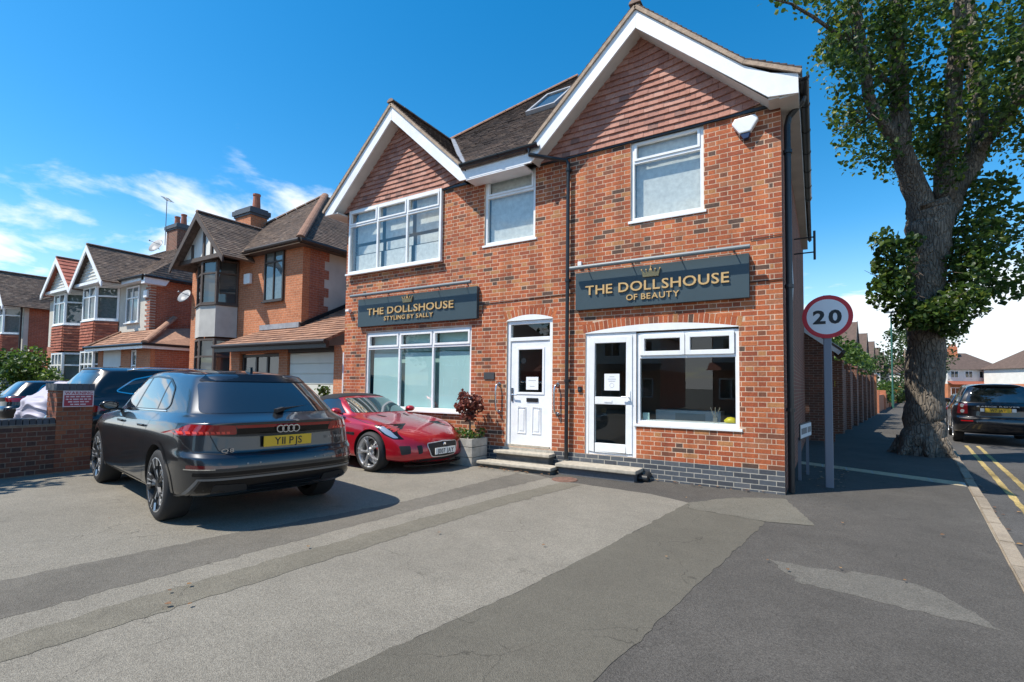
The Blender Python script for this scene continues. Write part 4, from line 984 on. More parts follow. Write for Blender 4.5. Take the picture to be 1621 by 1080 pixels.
        if style == 'y':
            sp.build('spokes', 'rim_dark', ri, local=True); sp2.build('spoke_edge', 'rim_silver', ri, local=True)
        else: sp.build('spokes', 'rim_silver' if style == 'five' else 'rim_dark', ri, local=True, bevel=.006)
        if caliper:
            c = MB()
            for k in range(5):
                a = -1.2 + k * .16; c.beam((rr_ * .70 * math.sin(a), -.105, rr_ * .70 * math.cos(a)), (rr_ * .70 * math.sin(a + .17), -.105, rr_ * .70 * math.cos(a + .17)), .09, .05, (0, 1, 0))
            c.build('caliper', caliper, tyre, local=True)
        return tyre
    def plate(s, x, y, z, rear, txt, m, w_=.52, h_=.112, tilt=0.0, tw=None):
        d = -1 if rear else 1; o = MB(); o.box(-.004, .010, -w_ / 2, w_ / 2, -h_ / 2, h_ / 2)
        M = Matrix.Translation((x, y, z)) @ Matrix.Rotation(math.pi if rear else 0, 4, 'Z') @ Matrix.Rotation(tilt, 4, 'Y')
        p = o.build('number_plate', m, s.o, local=True, M=M, bevel=.002)
        lettering(txt, .079, .002, (.0105, 0, -.0395), (0, 1, 0), (0, 0, 1), 'plate_ink', p, 'characters', bold=.012, local=True, joined=True, width=tw)
        return p
    def part(s, name, mb, m, smooth=False, parent=None, bevel=0.0, label=None):
        o = mb.build(name, m, parent or s.o, smooth=smooth, local=True, bevel=bevel)
        if label: o['label'] = label
        return o
def mirror_shape(c, x, y, z, paint, k=1.0):
    for sg in (1, -1):
        m = MB(); n = 12
        prof = [(-.075, .02), (-.07, .07), (-.03, .098), (.04, .092), (.10, .06), (.125, .0001)]
        vs = []
        m.lathe([(r * k, h * k) for h, r in prof], (0, 0, 0), 'x', n)
        o = c.part('door_mirror', m, paint, True); M = Matrix.Translation((x, (y + .09) * sg, z)) @ Matrix.Diagonal((1, 1.25, .80, 1)); o.matrix_basis = M; WM[o] = WM[c.o] @ M
        s_ = MB(); s_.beam((x - .02, (y - .06) * sg, z - .075 * k), (x - .02, (y + .05) * sg, z - .05 * k), .08, .03); c.part('mirror_stalk', s_, 'gloss_black')
        g = MB(); g.lathe([(.0001, -.078), (.066 * k, -.078)], (0, 0, 0), 'x', 14); o2 = g.build('mirror_glass', 'car_glass', o, local=True)

# ---- the grey SUV coupe
AU = [
 [(-2.30,0,.30),(-2.30,.45,.30),(-2.22,.75,.29),(-1.98,.90,.27),(-1.5,.93,.25),(-.75,.93,.23),(0,.93,.23),(.75,.93,.23),(1.5,.93,.24),(2.0,.86,.24),(2.2,.62,.24),(2.28,.3,.24),(2.3,0,.24)],
 [(-2.47,0,.39),(-2.46,.48,.39),(-2.38,.82,.38),(-2.06,.965,.36),(-1.5,.985,.34),(-.75,.975,.33),(0,.975,.33),(.75,.975,.33),(1.5,.985,.34),(2.1,.93,.36),(2.32,.66,.36),(2.41,.32,.36),(2.43,0,.36)],
 [(-2.54,0,.60),(-2.53,.49,.60),(-2.45,.85,.60),(-2.11,.99,.60),(-1.5,1.01,.60),(-.75,.985,.58),(0,.98,.58),(.75,.985,.58),(1.5,1.01,.60),(2.1,.95,.58),(2.35,.69,.58),(2.44,.33,.58),(2.46,0,.58)],
 [(-2.50,0,.725),(-2.49,.49,.725),(-2.41,.84,.73),(-2.10,.99,.74),(-1.5,1.012,.77),(-.75,.995,.76),(0,.99,.76),(.75,.995,.77),(1.5,1.012,.80),(2.08,.94,.78),(2.32,.69,.76),(2.42,.33,.76),(2.44,0,.76)],
 [(-2.445,0,.77),(-2.435,.48,.77),(-2.36,.82,.775),(-2.08,.975,.80),(-1.5,1.01,.87),(-.75,1.0,.87),(0,.995,.87),(.75,1.0,.87),(1.5,1.01,.88),(2.05,.925,.84),(2.30,.68,.83),(2.40,.33,.83),(2.42,0,.83)],
 [(-2.43,0,.95),(-2.42,.47,.95),(-2.34,.80,.955),(-2.06,.965,.965),(-1.5,1.005,.98),(-.75,.995,.96),(0,.99,.945),(.75,.995,.94),(1.5,.995,.945),(2.02,.90,.91),(2.26,.66,.90),(2.36,.33,.91),(2.38,0,.92)],
 [(-2.47,0,1.085),(-2.46,.46,1.085),(-2.36,.765,1.08),(-2.05,.925,1.075),(-1.5,.965,1.075),(-.75,.955,1.045),(0,.95,1.03),(.75,.955,1.02),(1.5,.94,1.01),(1.95,.86,.98),(2.15,.63,.99),(2.24,.32,1.0),(2.26,0,1.01)],
 [(-2.29,0,1.145),(-2.28,.44,1.145),(-2.21,.71,1.14),(-1.98,.855,1.14),(-1.5,.895,1.14),(-.75,.905,1.11),(0,.905,1.095),(.75,.905,1.08),(1.35,.87,1.07),(1.6,.74,1.07),(1.7,.52,1.09),(1.74,.26,1.10),(1.75,0,1.105)],
 [(-2.24,0,1.175),(-2.23,.42,1.175),(-2.16,.67,1.17),(-1.93,.825,1.175),(-1.45,.87,1.17),(-.75,.88,1.14),(0,.88,1.12),(.75,.87,1.11),(1.10,.79,1.12),(1.16,.62,1.13),(1.2,.44,1.145),(1.22,.22,1.15),(1.23,0,1.155)],
 [(-1.96,0,1.43),(-1.95,.37,1.43),(-1.90,.58,1.42),(-1.68,.725,1.415),(-1.25,.775,1.42),(-.70,.79,1.40),(-.05,.79,1.385),(.5,.775,1.38),(.72,.71,1.38),(.76,.54,1.40),(.78,.38,1.41),(.79,.19,1.415),(.80,0,1.415)],
 [(-1.72,0,1.635),(-1.71,.33,1.63),(-1.65,.52,1.615),(-1.42,.625,1.605),(-1.05,.66,1.625),(-.60,.68,1.655),(-.1,.68,1.655),(.25,.66,1.62),(.36,.61,1.60),(.38,.46,1.625),(.39,.33,1.64),(.40,.17,1.645),(.40,0,1.65)],
 [(-1.35,0,1.685),(-1.33,.22,1.68),(-1.28,.35,1.675),(-1.12,.43,1.68),(-.85,.46,1.69),(-.5,.47,1.705),(-.15,.47,1.705),(.05,.45,1.69),(.12,.41,1.685),(.13,.31,1.69),(.13,.22,1.69),(.13,.11,1.69),(.13,0,1.69)],
 [(-1.0,0,1.70),(-.98,0,1.70),(-.95,0,1.702),(-.88,0,1.704),(-.7,0,1.708),(-.48,0,1.71),(-.3,0,1.71),(-.2,0,1.708),(-.17,0,1.706),(-.15,0,1.705),(-.13,0,1.704),(-.12,0,1.703),(-.11,0,1.702)]]
AUC = [(6, 0, 4, .95), (6, 4, 9, .65), (3, 0, 3, .85), (4, 0, 3, .7), (8, 0, 9, .5), (10, 0, 4, .9), (10, 4, 9, .4), (1, 0, 4, .4), (5, 0, 3, .5), ('c', 3, 7, 10, .7), ('c', 3, 2, 6, .3)]
audi = Car('grey_suv', 'dark grey coupe SUV with yellow rear plate Y11 PJS parked on the forecourt', (-7.00, -4.31, 0), R(171.0), [[(p[0], p[1] * .975, p[2] if p[2] < 1.0 else 1.0 + (p[2] - 1.0) * .93) for p in r] for r in AU], AUC, [(-1.4975, .385, .435), (1.4975, .385, .435)], 'paint_grey')
c = audi
for x in (-1.4975, 1.4975):
    for sd_ in (1, -1): c.wheel(x, sd_, .385, .28, .968, 'y', rimr=.285)
c.patch('rear_window', 'rear', [(-.74, 1.165), (.74, 1.165), (.63, 1.49), (-.63, 1.49)], 'car_glass', r=.05)
dlo = [(.98, 1.125), (-1.24, 1.17), (-1.36, 1.22), (-1.18, 1.42), (-.85, 1.53), (-.30, 1.555), (.20, 1.53), (.55, 1.40)]
c.patch('side_window', 'both', dlo, 'car_glass', .004, r=.06, rim=('gloss_black', .022))
c.line('window_pillar', 'both', [(-.02, 1.125), (-.12, 1.55)], .05, 'gloss_black', .006); c.line('window_pillar', 'both', [(-.98, 1.165), (-.90, 1.52)], .03, 'gloss_black', .006)
c.line('belt_trim', 'both', [(1.05, 1.118), (-1.32, 1.163)], .012, 'chrome', .007)
c.patch('windscreen', 'front', [(-.62, 1.16), (.62, 1.16), (.50, 1.55), (-.50, 1.55)], 'car_glass', r=.06)
for sg in (1, -1):
    lm = c.patch('tail_lamp', 'rear', [(sg * .985, .952), (sg * .50, .958), (sg * .52, 1.052), (sg * .86, 1.062)], 'lamp_red', .004, r=.02, step=.03)
    c.patch('lamp_side', 'side' if sg > 0 else 'side_r', [(-2.30, .955), (-1.97, .955), (-2.06, 1.005), (-2.14, 1.055), (-2.30, 1.06)], 'lamp_red', .004, r=.015, step=.025)
    for k in range(9):
        y = sg * (.56 + k * .042); c.patch('lamp_segment', 'rear', [(y, .966), (y + sg * .028, .966), (y + sg * .034, .992), (y + sg * .006, .992)], 'lamp_bright', .007, r=.0, step=.02, parent=lm)
    c.patch('rear_reflector', 'rear', [(sg * .90, .628), (sg * .52, .628), (sg * .50, .650), (sg * .90, .668)], 'lamp_dark_red', .004, r=.01); c.line('reflector_trim', 'rear', [(sg * .91, .625), (sg * .70, .622)], .010, 'chrome', .006)
c.patch('lamp_bar', 'rear', [(-.50, 1.018), (.50, 1.018), (.52, 1.052), (-.52, 1.052)], 'lamp_red', .004, r=.0, step=.04)
c.patch('lamp_panel', 'rear', [(-.50, .955), (.50, .955), (.50, 1.020), (-.50, 1.020)], 'gloss_black', .004, r=.0, step=.04)
mb = MB()
for k in range(4):
    y = (k - 1.5) * .058; mb.lathe([(.041, -.004), (.041, .004), (.031, .004), (.031, -.004)], (-2.475, y, .998), 'x', 28, close=True)
c.part('badge', mb, 'chrome')
c.plate(-2.475, 0.0, .872, True, 'Y11 PJS', 'plate_yellow', tw=.30)
mb = MB(); c.line('tailgate_seam', 'rear', [(-.74, 1.05), (-.72, .94), (-.66, .80), (-.58, .765), (0, .76), (.58, .765), (.66, .80), (.72, .94), (.74, 1.05)], .008, 'seam', .002)
for sg in (1, -1): c.line('bumper_highlight_line', 'rear', [(sg * .93, .945), (sg * .90, .86), (sg * .84, .785), (sg * .60, .762)], .007, 'seam', .002)  # dark line drawn for the highlight along the bumper edge
for yy in (.30, .42, -.30, -.42):
    p = c.hit('rear', yy, .66, .004); mb = MB(); mb.lathe([(.0001, -.002), (.011, 0)], (p.x, p.y, p.z), 'x', 10); c.part('parking_sensor', mb, 'trim_grey')
lettering('Q8', .042, .004, (-2.452, .60, .785), (0, -1, 0), (0, 0, 1), 'chrome', c.o, 'badge_text', local=True, joined=True, width=.12, bold=.01)
lettering('55 TFSI', .024, .004, (-2.452, -.56, .865), (0, -1, 0), (0, 0, 1), 'chrome', c.o, 'badge_text', local=True, joined=True, width=.16)
c.patch('bumper_insert', 'rear', [(-.86, .555), (.86, .555), (.86, .590), (-.86, .590)], 'gloss_black', .004, r=.0, step=.05)
c.patch('diffuser', 'rear', [(-.86, .33), (.86, .33), (.80, .515), (-.80, .515)], 'gloss_black', .004, r=.03, step=.05)
c.line('diffuser_trim', 'rear', [(-.90, .33), (-.82, .525), (.82, .525), (.90, .33)], .022, 'trim_grey', .009)
for sg in (1, -1): c.patch('exhaust_finisher', 'rear', [(sg * .72, .38), (sg * .40, .39), (sg * .42, .46), (sg * .70, .47)], 'matt_black', .008, r=.02)
c.line('door_seam', 'both', [(.02, 1.10), (.05, .80), (.02, .42), (-.05, .34)], .007, 'seam'); c.line('door_seam', 'both', [(-1.10, 1.13), (-1.02, .88), (-.98, .62), (-.86, .36)], .007, 'seam'); c.line('door_seam', 'both', [(1.03, 1.08), (1.06, .7), (.98, .36)], .007, 'seam'); c.line('door_seam', 'both', [(1.0, .345), (-.86, .345)], .007, 'seam')
c.patch('rocker_trim', 'both', [(1.05, .285), (-1.05, .285), (-1.05, .335), (1.05, .335)], 'rim_dark', .004, r=.0)
for x in (-1.4975, 1.4975):
    c.line('arch_trim', 'both', [(x + .455 * math.cos(t), .385 + .455 * math.sin(t)) for t in [math.pi * k / 16 - .15 for k in range(19)]], .045, 'gloss_black' if 0 else 'paint_grey', .006)
for x in (.18, -.86):
    for sg in (1, -1):
        p = c.hit('side' if sg > 0 else 'side_r', x, .985, .018); mb = MB(); mb.beam((p.x - .11, p.y, p.z), (p.x + .11, p.y + .002 * sg, p.z - .004), .022, .026); c.part('door_handle', mb, 'paint_grey', bevel=.008)
        mb = MB(); mb.beam((p.x - .11, p.y + .004 * sg, p.z + .012), (p.x + .11, p.y + .006 * sg, p.z + .008), .02, .005); c.part('handle_trim', mb, 'chrome')
mirror_shape(c, .70, .90, 1.165, 'gloss_black', .88)
mb = MB(); mb.prism([(-1.45, .018, 1.615), (-1.28, .018, 1.632), (-1.36, .012, 1.675), (-1.43, .012, 1.685)], (0, -.03, 0)); c.part('roof_fin', mb, 'gloss_black')
mb = MB(); mb.beam((-2.21, -.02, 1.20), (-2.09, -.50, 1.235), .035, .02); mb.beam((-2.26, .05, 1.18), (-2.21, -.05, 1.20), .05, .04); c.part('rear_wiper', mb, 'matt_black')
c.patch('sunroof', 'top', [(-1.15, -.42), (.10, -.42), (.10, .42), (-1.15, .42)], 'car_glass', .003, r=.08, step=.08)
c.patch('spoiler', 'rear', [(-.62, 1.50), (.62, 1.50), (.52, 1.585), (-.52, 1.585)], 'gloss_black', .006, r=.03, step=.05)  # black for the spoiler plus shade above the glass, put into the colour

# ---- the red roadster
JA = [
 [(-2.05,0,.22),(-2.05,.4,.22),(-1.98,.7,.21),(-1.75,.86,.2),(-1.31,.90,.18),(-.65,.88,.16),(0,.87,.16),(.65,.88,.16),(1.31,.90,.16),(1.83,.82,.15),(2.03,.60,.15),(2.13,.29,.15),(2.15,0,.15)],
 [(-2.2,0,.32),(-2.18,.42,.32),(-2.08,.74,.31),(-1.8,.91,.30),(-1.31,.95,.30),(-.65,.90,.28),(0,.89,.28),(.65,.91,.28),(1.31,.95,.29),(1.87,.88,.27),(2.09,.64,.26),(2.19,.31,.26),(2.21,0,.26)],
 [(-2.25,0,.52),(-2.23,.42,.52),(-2.13,.75,.52),(-1.84,.93,.52),(-1.31,.97,.52),(-.65,.915,.50),(0,.90,.50),(.65,.925,.50),(1.31,.965,.50),(1.87,.885,.44),(2.08,.65,.43),(2.19,.32,.43),(2.21,0,.43)],
 [(-2.24,0,.70),(-2.22,.42,.70),(-2.12,.74,.71),(-1.84,.91,.72),(-1.31,.965,.73),(-.65,.915,.68),(0,.90,.66),(.65,.92,.66),(1.31,.955,.68),(1.82,.865,.585),(2.02,.64,.565),(2.13,.31,.57),(2.15,0,.575)],
 [(-2.18,0,.80),(-2.16,.41,.80),(-2.06,.71,.81),(-1.78,.87,.83),(-1.31,.925,.86),(-.65,.885,.82),(0,.88,.80),(.65,.90,.80),(1.31,.90,.815),(1.70,.825,.74),(1.86,.63,.665),(1.97,.31,.67),(1.99,0,.675)],
 [(-2.0,0,.86),(-1.98,.40,.86),(-1.9,.66,.87),(-1.66,.79,.90),(-1.25,.83,.93),(-.65,.82,.91),(0,.82,.88),(.60,.83,.88),(1.22,.79,.875),(1.50,.70,.83),(1.58,.52,.765),(1.64,.27,.785),(1.66,0,.795)],
 [(-1.6,0,.93),(-1.58,.38,.93),(-1.5,.58,.94),(-1.35,.70,.96),(-1.05,.76,.965),(-.6,.77,.945),(0,.775,.92),(.55,.76,.905),(.95,.68,.895),(1.05,.56,.875),(1.08,.42,.87),(1.1,.22,.885),(1.1,0,.89)],
 [(-1.30,0,.96),(-1.28,.36,.96),(-1.22,.54,.965),(-1.10,.66,.975),(-.85,.735,.975),(-.5,.75,.955),(0,.755,.94),(.45,.74,.925),(.62,.66,.93),(.68,.54,.935),(.72,.40,.94),(.74,.2,.945),(.75,0,.945)],
 [(-1.08,0,1.10),(-1.07,.34,1.10),(-1.03,.5,1.095),(-.93,.60,1.09),(-.72,.665,1.10),(-.42,.685,1.10),(-.05,.69,1.10),(.2,.67,1.10),(.30,.61,1.105),(.34,.5,1.11),(.36,.37,1.115),(.37,.19,1.12),(.37,0,1.12)],
 [(-.84,0,1.235),(-.83,.28,1.23),(-.80,.42,1.225),(-.72,.51,1.22),(-.55,.57,1.23),(-.32,.585,1.245),(-.12,.59,1.25),(-.02,.575,1.245),(.03,.53,1.245),(.05,.42,1.255),(.06,.31,1.26),(.06,.16,1.265),(.06,0,1.267)],
 [(-.6,0,1.295),(-.59,.2,1.293),(-.57,.3,1.29),(-.52,.35,1.29),(-.44,.38,1.295),(-.33,.39,1.30),(-.24,.39,1.305),(-.18,.38,1.303),(-.16,.35,1.303),(-.15,.28,1.305),(-.15,.2,1.307),(-.15,.1,1.308),(-.15,0,1.308)],
 [(-.45,0,1.305),(-.44,0,1.305),(-.43,0,1.306),(-.41,0,1.307),(-.38,0,1.308),(-.35,0,1.309),(-.33,0,1.31),(-.32,0,1.31),(-.31,0,1.31),(-.305,0,1.31),(-.30,0,1.31),(-.295,0,1.31),(-.29,0,1.31)]]
JAC = [(4, 5, 9, .4), (7, 3, 12, .35), (1, 8, 12, .3), (5, 9, 12, .2)]
jag = Car('red_roadster', 'glossy red two-seat roadster with black fabric roof and white plate', (-7.40, -1.14, 0), R(-2.0), JA, JAC, [(-1.311, .34, .385), (1.311, .34, .385)], 'paint_red')
c = jag
for x in (-1.311, 1.311):
    for sd_ in (1, -1): c.wheel(x, sd_, .34, .25, .945, 'five', rimr=.262, caliper='caliper_red')
c.patch('windscreen', 'front', [(-.665, .965), (.665, .965), (.50, 1.225), (-.50, 1.225)], 'screen_glass', .004, r=.05, step=.04)
c.patch('side_window', 'both', [(.42, .955), (-.66, .985), (-.52, 1.10), (-.30, 1.205), (-.02, 1.22), (.08, 1.19)], 'car_glass', .004, r=.03)
c.patch('soft_top', 'top', [(-1.24, -.60), (-.72, -.62), (.0, -.60), (.03, -.45), (.03, .45), (.0, .60), (-.72, .62), (-1.24, .60)], 'fabric_black', .006, r=.08, step=.045)
c.patch('soft_top_side', 'both', [(-.70, .985), (-1.06, .985), (-.90, 1.12), (-.66, 1.225), (-.30, 1.24), (-.05, 1.235), (-.28, 1.215), (-.55, 1.10)], 'fabric_black', .006, r=.01, step=.03)
gr = c.patch('grille', 'front', [(-.375, .455), (-.36, .495), (0, .515), (.36, .495), (.375, .455), (.31, .285), (.26, .262), (0, .252), (-.26, .262), (-.31, .285)], 'matt_black', .004, r=.03, step=.04, rim=('rim_silver', .016))
p = c.hit('front', 0, .36, .02); c.plate(p.x, 0.0, .355, False, 'J007 JAY', 'plate_white', tw=.42)
mb = MB(); p = c.hit('front', 0, .458, .012); mb.lathe([(.0001, .012), (.028, .010), (.034, 0)], (p.x, 0, p.z), 'x', 20); c.part('badge', mb, 'chrome')
for sg in (1, -1):
    sv = 'side' if sg > 0 else 'side_r'
    hl = c.patch('headlamp', sv, [(1.36, .795), (1.52, .800), (1.72, .725), (1.93, .575), (1.80, .578), (1.62, .645), (1.46, .735)], 'gloss_black', .004, r=.02, step=.025)
    c.patch('lamp_lens', sv, [(1.46, .770), (1.54, .775), (1.70, .700), (1.86, .595), (1.80, .592), (1.64, .660), (1.52, .725)], 'lamp_clear', .007, r=.02, step=.02, parent=hl)
    for (y0, y1) in ((.47, .54), (.66, .78)): c.patch('intake', 'front', [(sg * y0, .34), (sg * y1, .32), (sg * (y1 + .02), .47), (sg * (y0 + .0), .47)], 'matt_black', .004, r=.02, step=.03)
    c.patch('bonnet_vent', 'top', [(1.02, sg * .26), (.82, sg * .30), (.80, sg * .36), (.98, sg * .33)], 'matt_black', .004, r=.02, step=.03)
    c.patch('wing_vent', sv, [(.93, .60), (.60, .62), (.60, .645), (.93, .655)], 'matt_black', .004, r=.01); c.line('vent_trim', sv, [(.93, .628), (.60, .634)], .012, 'chrome', .007)
    c.line('door_seam', sv, [(.58, .88), (.62, .6), (.55, .28)], .006, 'seam'); c.line('door_seam', sv, [(-.62, .93), (-.66, .6), (-.55, .28), (.55, .28)], .006, 'seam')
    c.line('bonnet_seam', sv, [(.62, .90), (1.0, .845), (1.36, .785), (1.42, .77)], .006, 'seam')
    c.patch('rear_lamp', 'rear', [(sg * .85, .72), (sg * .45, .74), (sg * .46, .78), (sg * .82, .79)], 'lamp_red', .004, r=.02)
c.patch('splitter', 'front', [(-.70, .155), (.70, .155), (.62, .235), (.40, .242), (-.40, .242), (-.62, .235)], 'matt_black', .004, r=.02, step=.04)
mb = MB()
for k in range(20):
    t0 = -1.0 + 2.0 * k / 20; t1 = -1.0 + 2.0 * (k + 1) / 20
    def sp_(t): 
        y = t * .84; h = c.bvh.ray_cast(Vector((6, y, .19)), Vector((-1, 0, 0))); return Vector((h[0].x + .035, y, .135)) if h[0] else None
    a, b = sp_(t0), sp_(t1)
    if a and b: mb.beam(a, b, .09, .018)
c.part('lip', mb, 'gloss_black')
c.line('sill_trim', 'both', [(.90, .205), (-.90, .205)], .05, 'matt_black', .004)
mb = MB()
c.line('bonnet_crease', 'top', [(1.62, 0.0), (.80, 0.0)], .002, 'paint_red', .002)
mirror_shape(c, .40, .84, 1.0, 'paint_red', .8)
for sg in (1, -1):
    mb = MB(); mb.tube([(.66, sg * .20, .955), (.55, sg * .55, .985)], .008, 5); mb.tube([(.70, sg * .02, .95), (.66, sg * .20, .955)], .01, 5); c.part('wiper', mb, 'matt_black')
# ------------------------------------------------------------------ neighbouring houses
mat('roof_tile_house', 0, 0.9, tint=[(0.4, (0.125, 0.088, 0.068)), (0.3, (0.155, 0.108, 0.08)), (0.2, (0.10, 0.074, 0.06)), (0.1, (0.19, 0.14, 0.105))], var=0.35, vscale=7, bump=0.4, bscale=60, var2=0.25, v2scale=0.8)
mat('timber_brown', (0.085, 0.062, 0.05), 0.7, var=.25, vscale=9)
mat('frame_dark', (0.045, 0.034, 0.028), 0.5)
mat('render_cream', (0.56, 0.53, 0.46), 0.9, var=.12, vscale=1.6, bump=.2, bscale=40, var2=.1, v2scale=.5)
mat('render_white', (0.70, 0.69, 0.64), 0.9, var=.08, vscale=1.5)
mat('render_grey', (0.48, 0.46, 0.42), 0.9, var=.12, vscale=2.5)
mat('garage_door', (0.66, 0.64, 0.55), 0.5, var=.05, vscale=2)
mat('tile_red', 0, 0.85, tint=[(.5, (0.34, 0.10, 0.055)), (.3, (0.29, 0.085, 0.05)), (.2, (0.38, 0.13, 0.075))], var=.15, vscale=8)
mat('tile_bright', 0, 0.7, tint=[(.5, (0.40, 0.115, 0.07)), (.5, (0.45, 0.14, 0.085))], var=.1)
mat('dish_grey', (0.26, 0.265, 0.27), 0.5)
mat('pot_red', (0.36, 0.13, 0.08), 0.85, var=.2, vscale=8)
mat('door_teal', (0.05, 0.12, 0.14), 0.4)
def wallbox(root, nm, x0, x1, y0, y1, z0, z1, m):
    b = MB(); b.box(x0, x1, y0, y1, z0, z1); return b.build(nm, m, root)
def gable_front(root, xc, hw, y, ze, zr, back, barge='white_paint', infill='render_white', bw=.16, over=.25, roofm='roof_tile_house', mould=None):
    """front-facing gable roof: ridge along y from y-over to back"""
    yf = y - over; s = (zr - ze) / hw; e = hw + .14; z0 = zr - s * e
    for sg in (1, -1):
        P = [(xc + sg * e, yf, z0), (xc + sg * e, back, z0), (xc, back, zr), (xc, yf, zr)]
        if sg < 0: P = [P[1], P[0], P[3], P[2]]
        slope('roof_slope', P, roofm, .115 if roofm != 'tile_bright' else .3, .18, th=.010 if roofm != 'tile_bright' else .03, parent=root)
        b = MB(); q = [(xc, yf - .02, zr - .03), (xc + sg * e, yf - .02, z0 - .03), (xc + sg * (e - .02), yf - .02, z0 - .03 - bw * 1.1), (xc, yf - .02, zr - .03 - bw * 1.35)]
        b.prism(q if sg < 0 else q[::-1], (0, .05, 0)); b.build('barge_board', barge, root)
    b = MB(); b.add([(xc - hw, y, ze), (xc + hw, y, ze), (xc, y, zr - .05)], [(0, 1, 2)]); g = b.build('gable', infill, root, fix=False)
    if mould:
        for i in range(mould):
            z = ze + .12 + (zr - ze - .4) * i / mould; w_ = hw * (zr - z) / (zr - ze) - .12
            m = MB(); m.box(xc - w_, xc + w_, y - .03, y - .002, z, z + .035); m.build('board', infill, g)
    ridge('ridge', (xc, yf, zr + .02), (xc, back, zr + .02), .09, .45, root)
def facets(plan):
    return [(Vector((*plan[i], 0)), Vector((*plan[i + 1], 0))) for i in range(len(plan) - 1)]
def bay_band(root, plan, z0, z1, m, nm='bay_panel', courses=0, tilem=None):
    b = MB()
    for a, c in facets(plan): b.add([(a.x, a.y, z0), (c.x, c.y, z0), (c.x, c.y, z1), (a.x, a.y, z1)], [(0, 1, 2, 3)])
    b.add([(p[0], p[1], z1) for p in plan], [tuple(range(len(plan)))])
    o = b.build(nm, m, root, fix=False)
    if courses:
        t = MB()
        for a, c in facets(plan):
            d = (c - a).normalized(); n = Vector((d.y, -d.x, 0)); h = (z1 - z0) / courses
            P = [a + n * .012, c + n * .012, c + n * .012, a + n * .012]
            tile_course(t, (P[0].x, P[0].y, z0), (P[1].x, P[1].y, z0), (P[2].x, P[2].y, z1), (P[3].x, P[3].y, z1), h, .19, .02, .022, .003)
        q = t.build('band_tiles', tilem or m, o, fix=False); q['kind'] = 'stuff'
    return o
def bay_windows(root, plan, z0, z1, frame, cols=None, transom=.72, glassm='far_glass', sill=True, fr=.06):
    for i, (a, c) in enumerate(facets(plan)):
        W = (c - a).length; cc = cols[i] if cols else max(1, round(W / .62))
        window(root, (a.x, a.y, z0), (c - a), W, z1 - z0, cc, (z1 - z0) * transom, .06, fr, 0, frame, glassm, sill, toplights=False, sillx=.01, silld=.05)
        # curtain and dark room behind each light
        d = (c - a).normalized(); n = Vector((-d.y, d.x, 0)); b = MB(); p, q = a + n * .12, c + n * .12
        b.add([(p.x, p.y, z0), (q.x, q.y, z0), (q.x, q.y, z1), (p.x, p.y, z1)], [(0, 1, 2, 3)]); b.build('net_curtain', 'curtain' if frame == 'upvc' else 'mid_room', root, fix=False)
def chimney(root, x0, x1, y0, y1, z0, z1, m, pots, cap='blue_brick', potm='pot_red', ph=.55):
    b = MB(); b.box(x0, x1, y0, y1, z0, z1 - .30); o = b.build('chimney', m, root)
    b = MB(); b.box(x0 - .04, x1 + .04, y0 - .04, y1 + .04, z1 - .30, z1 - .22); b.box(x0 - .09, x1 + .09, y0 - .09, y1 + .09, z1 - .22, z1 - .05); b.box(x0 - .02, x1 + .02, y0 - .02, y1 + .02, z1 - .05, z1 + .02); b.build('chimney_cap', cap, o)
    for (px_, py_) in pots:
        b = MB(); b.lathe([(.15, 0), (.12, ph - .1), (.14, ph - .06), (.14, ph), (.10, ph), (.10, ph - .2)], (px_, py_, z1), 'z', 12); b.build('chimney_pot', potm, o)
    return o
def dish(lab, loc, r, az, el):
    o = thing('satellite_dish', lab, 'satellite dish', loc); d = Vector((math.cos(az) * math.cos(el), math.sin(az) * math.cos(el), math.sin(el)))
    M = Matrix.Translation(loc) @ d.to_track_quat('Z', 'Y').to_matrix().to_4x4(); b = MB(); b.T = M
    b.lathe([(.0001, 0), (r * .5, r * .06), (r, r * .22), (r, r * .20), (r * .5, r * .04), (.0001, -.02)], (0, 0, 0), 'z', 20); b.build('reflector', 'dish_grey', o, smooth=True)
    b = MB(); b.T = M; b.tube([(r * .9, 0, r * .15), (0, 0, r * 1.1)], .012, 5); b.tube([(0, 0, 0), (-.05, 0, -.2)], .02, 6); b.tube([(0, 0, r * 1.0), (0, 0, r * 1.2)], .03, 8); b.build('arm', 'lamp_grey', o)
# ---- brown tudor house with garage
h2 = thing('tudor_house', 'orange brick house with brown timbered gable bow bay and garage', 'house', (-15.5, 1.3, 0))
wallbox(h2, 'front_wall', -19.2, -12.95, 1.30, 1.55, 0, 5.75, 'brick_orange'); wallbox(h2, 'front_return', -13.3, -12.95, 1.552, 1.9, 3.0, 5.75, 'brick_red')
b = MB()
for k in range(9): b.box(-12.975, -12.94, 1.9, 2.25 if k % 2 == 0 else 2.08, 3.1 + k * .29, 3.1 + k * .29 + .285)
b.build('quoin', 'brick_red', h2)
wallbox(h2, 'side_wall', -13.2, -12.96, 1.9, 8.0, 0, 5.75, 'render_cream')
wallbox(h2, 'left_wall', -19.2, -19.0, 1.552, 8.0, 0, 5.75, 'brick_red')
T = (-16.1, 4.4, 8.95)
slope('roof_slope', [(-19.6, .98, 5.80), (-12.65, .98, 5.80), T, (T[0] - .02, T[1], T[2])], 'roof_tile_house', single=False, course=.12, parent=h2)
slope('roof_slope', [(-12.65, .98, 5.80), (-12.65, 8.3, 5.80), (T[0], 6.0, T[2]), T], 'roof_tile_house', single=False, course=.12, parent=h2)
slope('roof_slope', [(-19.6, 8.3, 5.80), (-19.6, .98, 5.80), T, (T[0], 6.0, T[2])], 'roof_tile_house', single=True, course=.12, parent=h2)
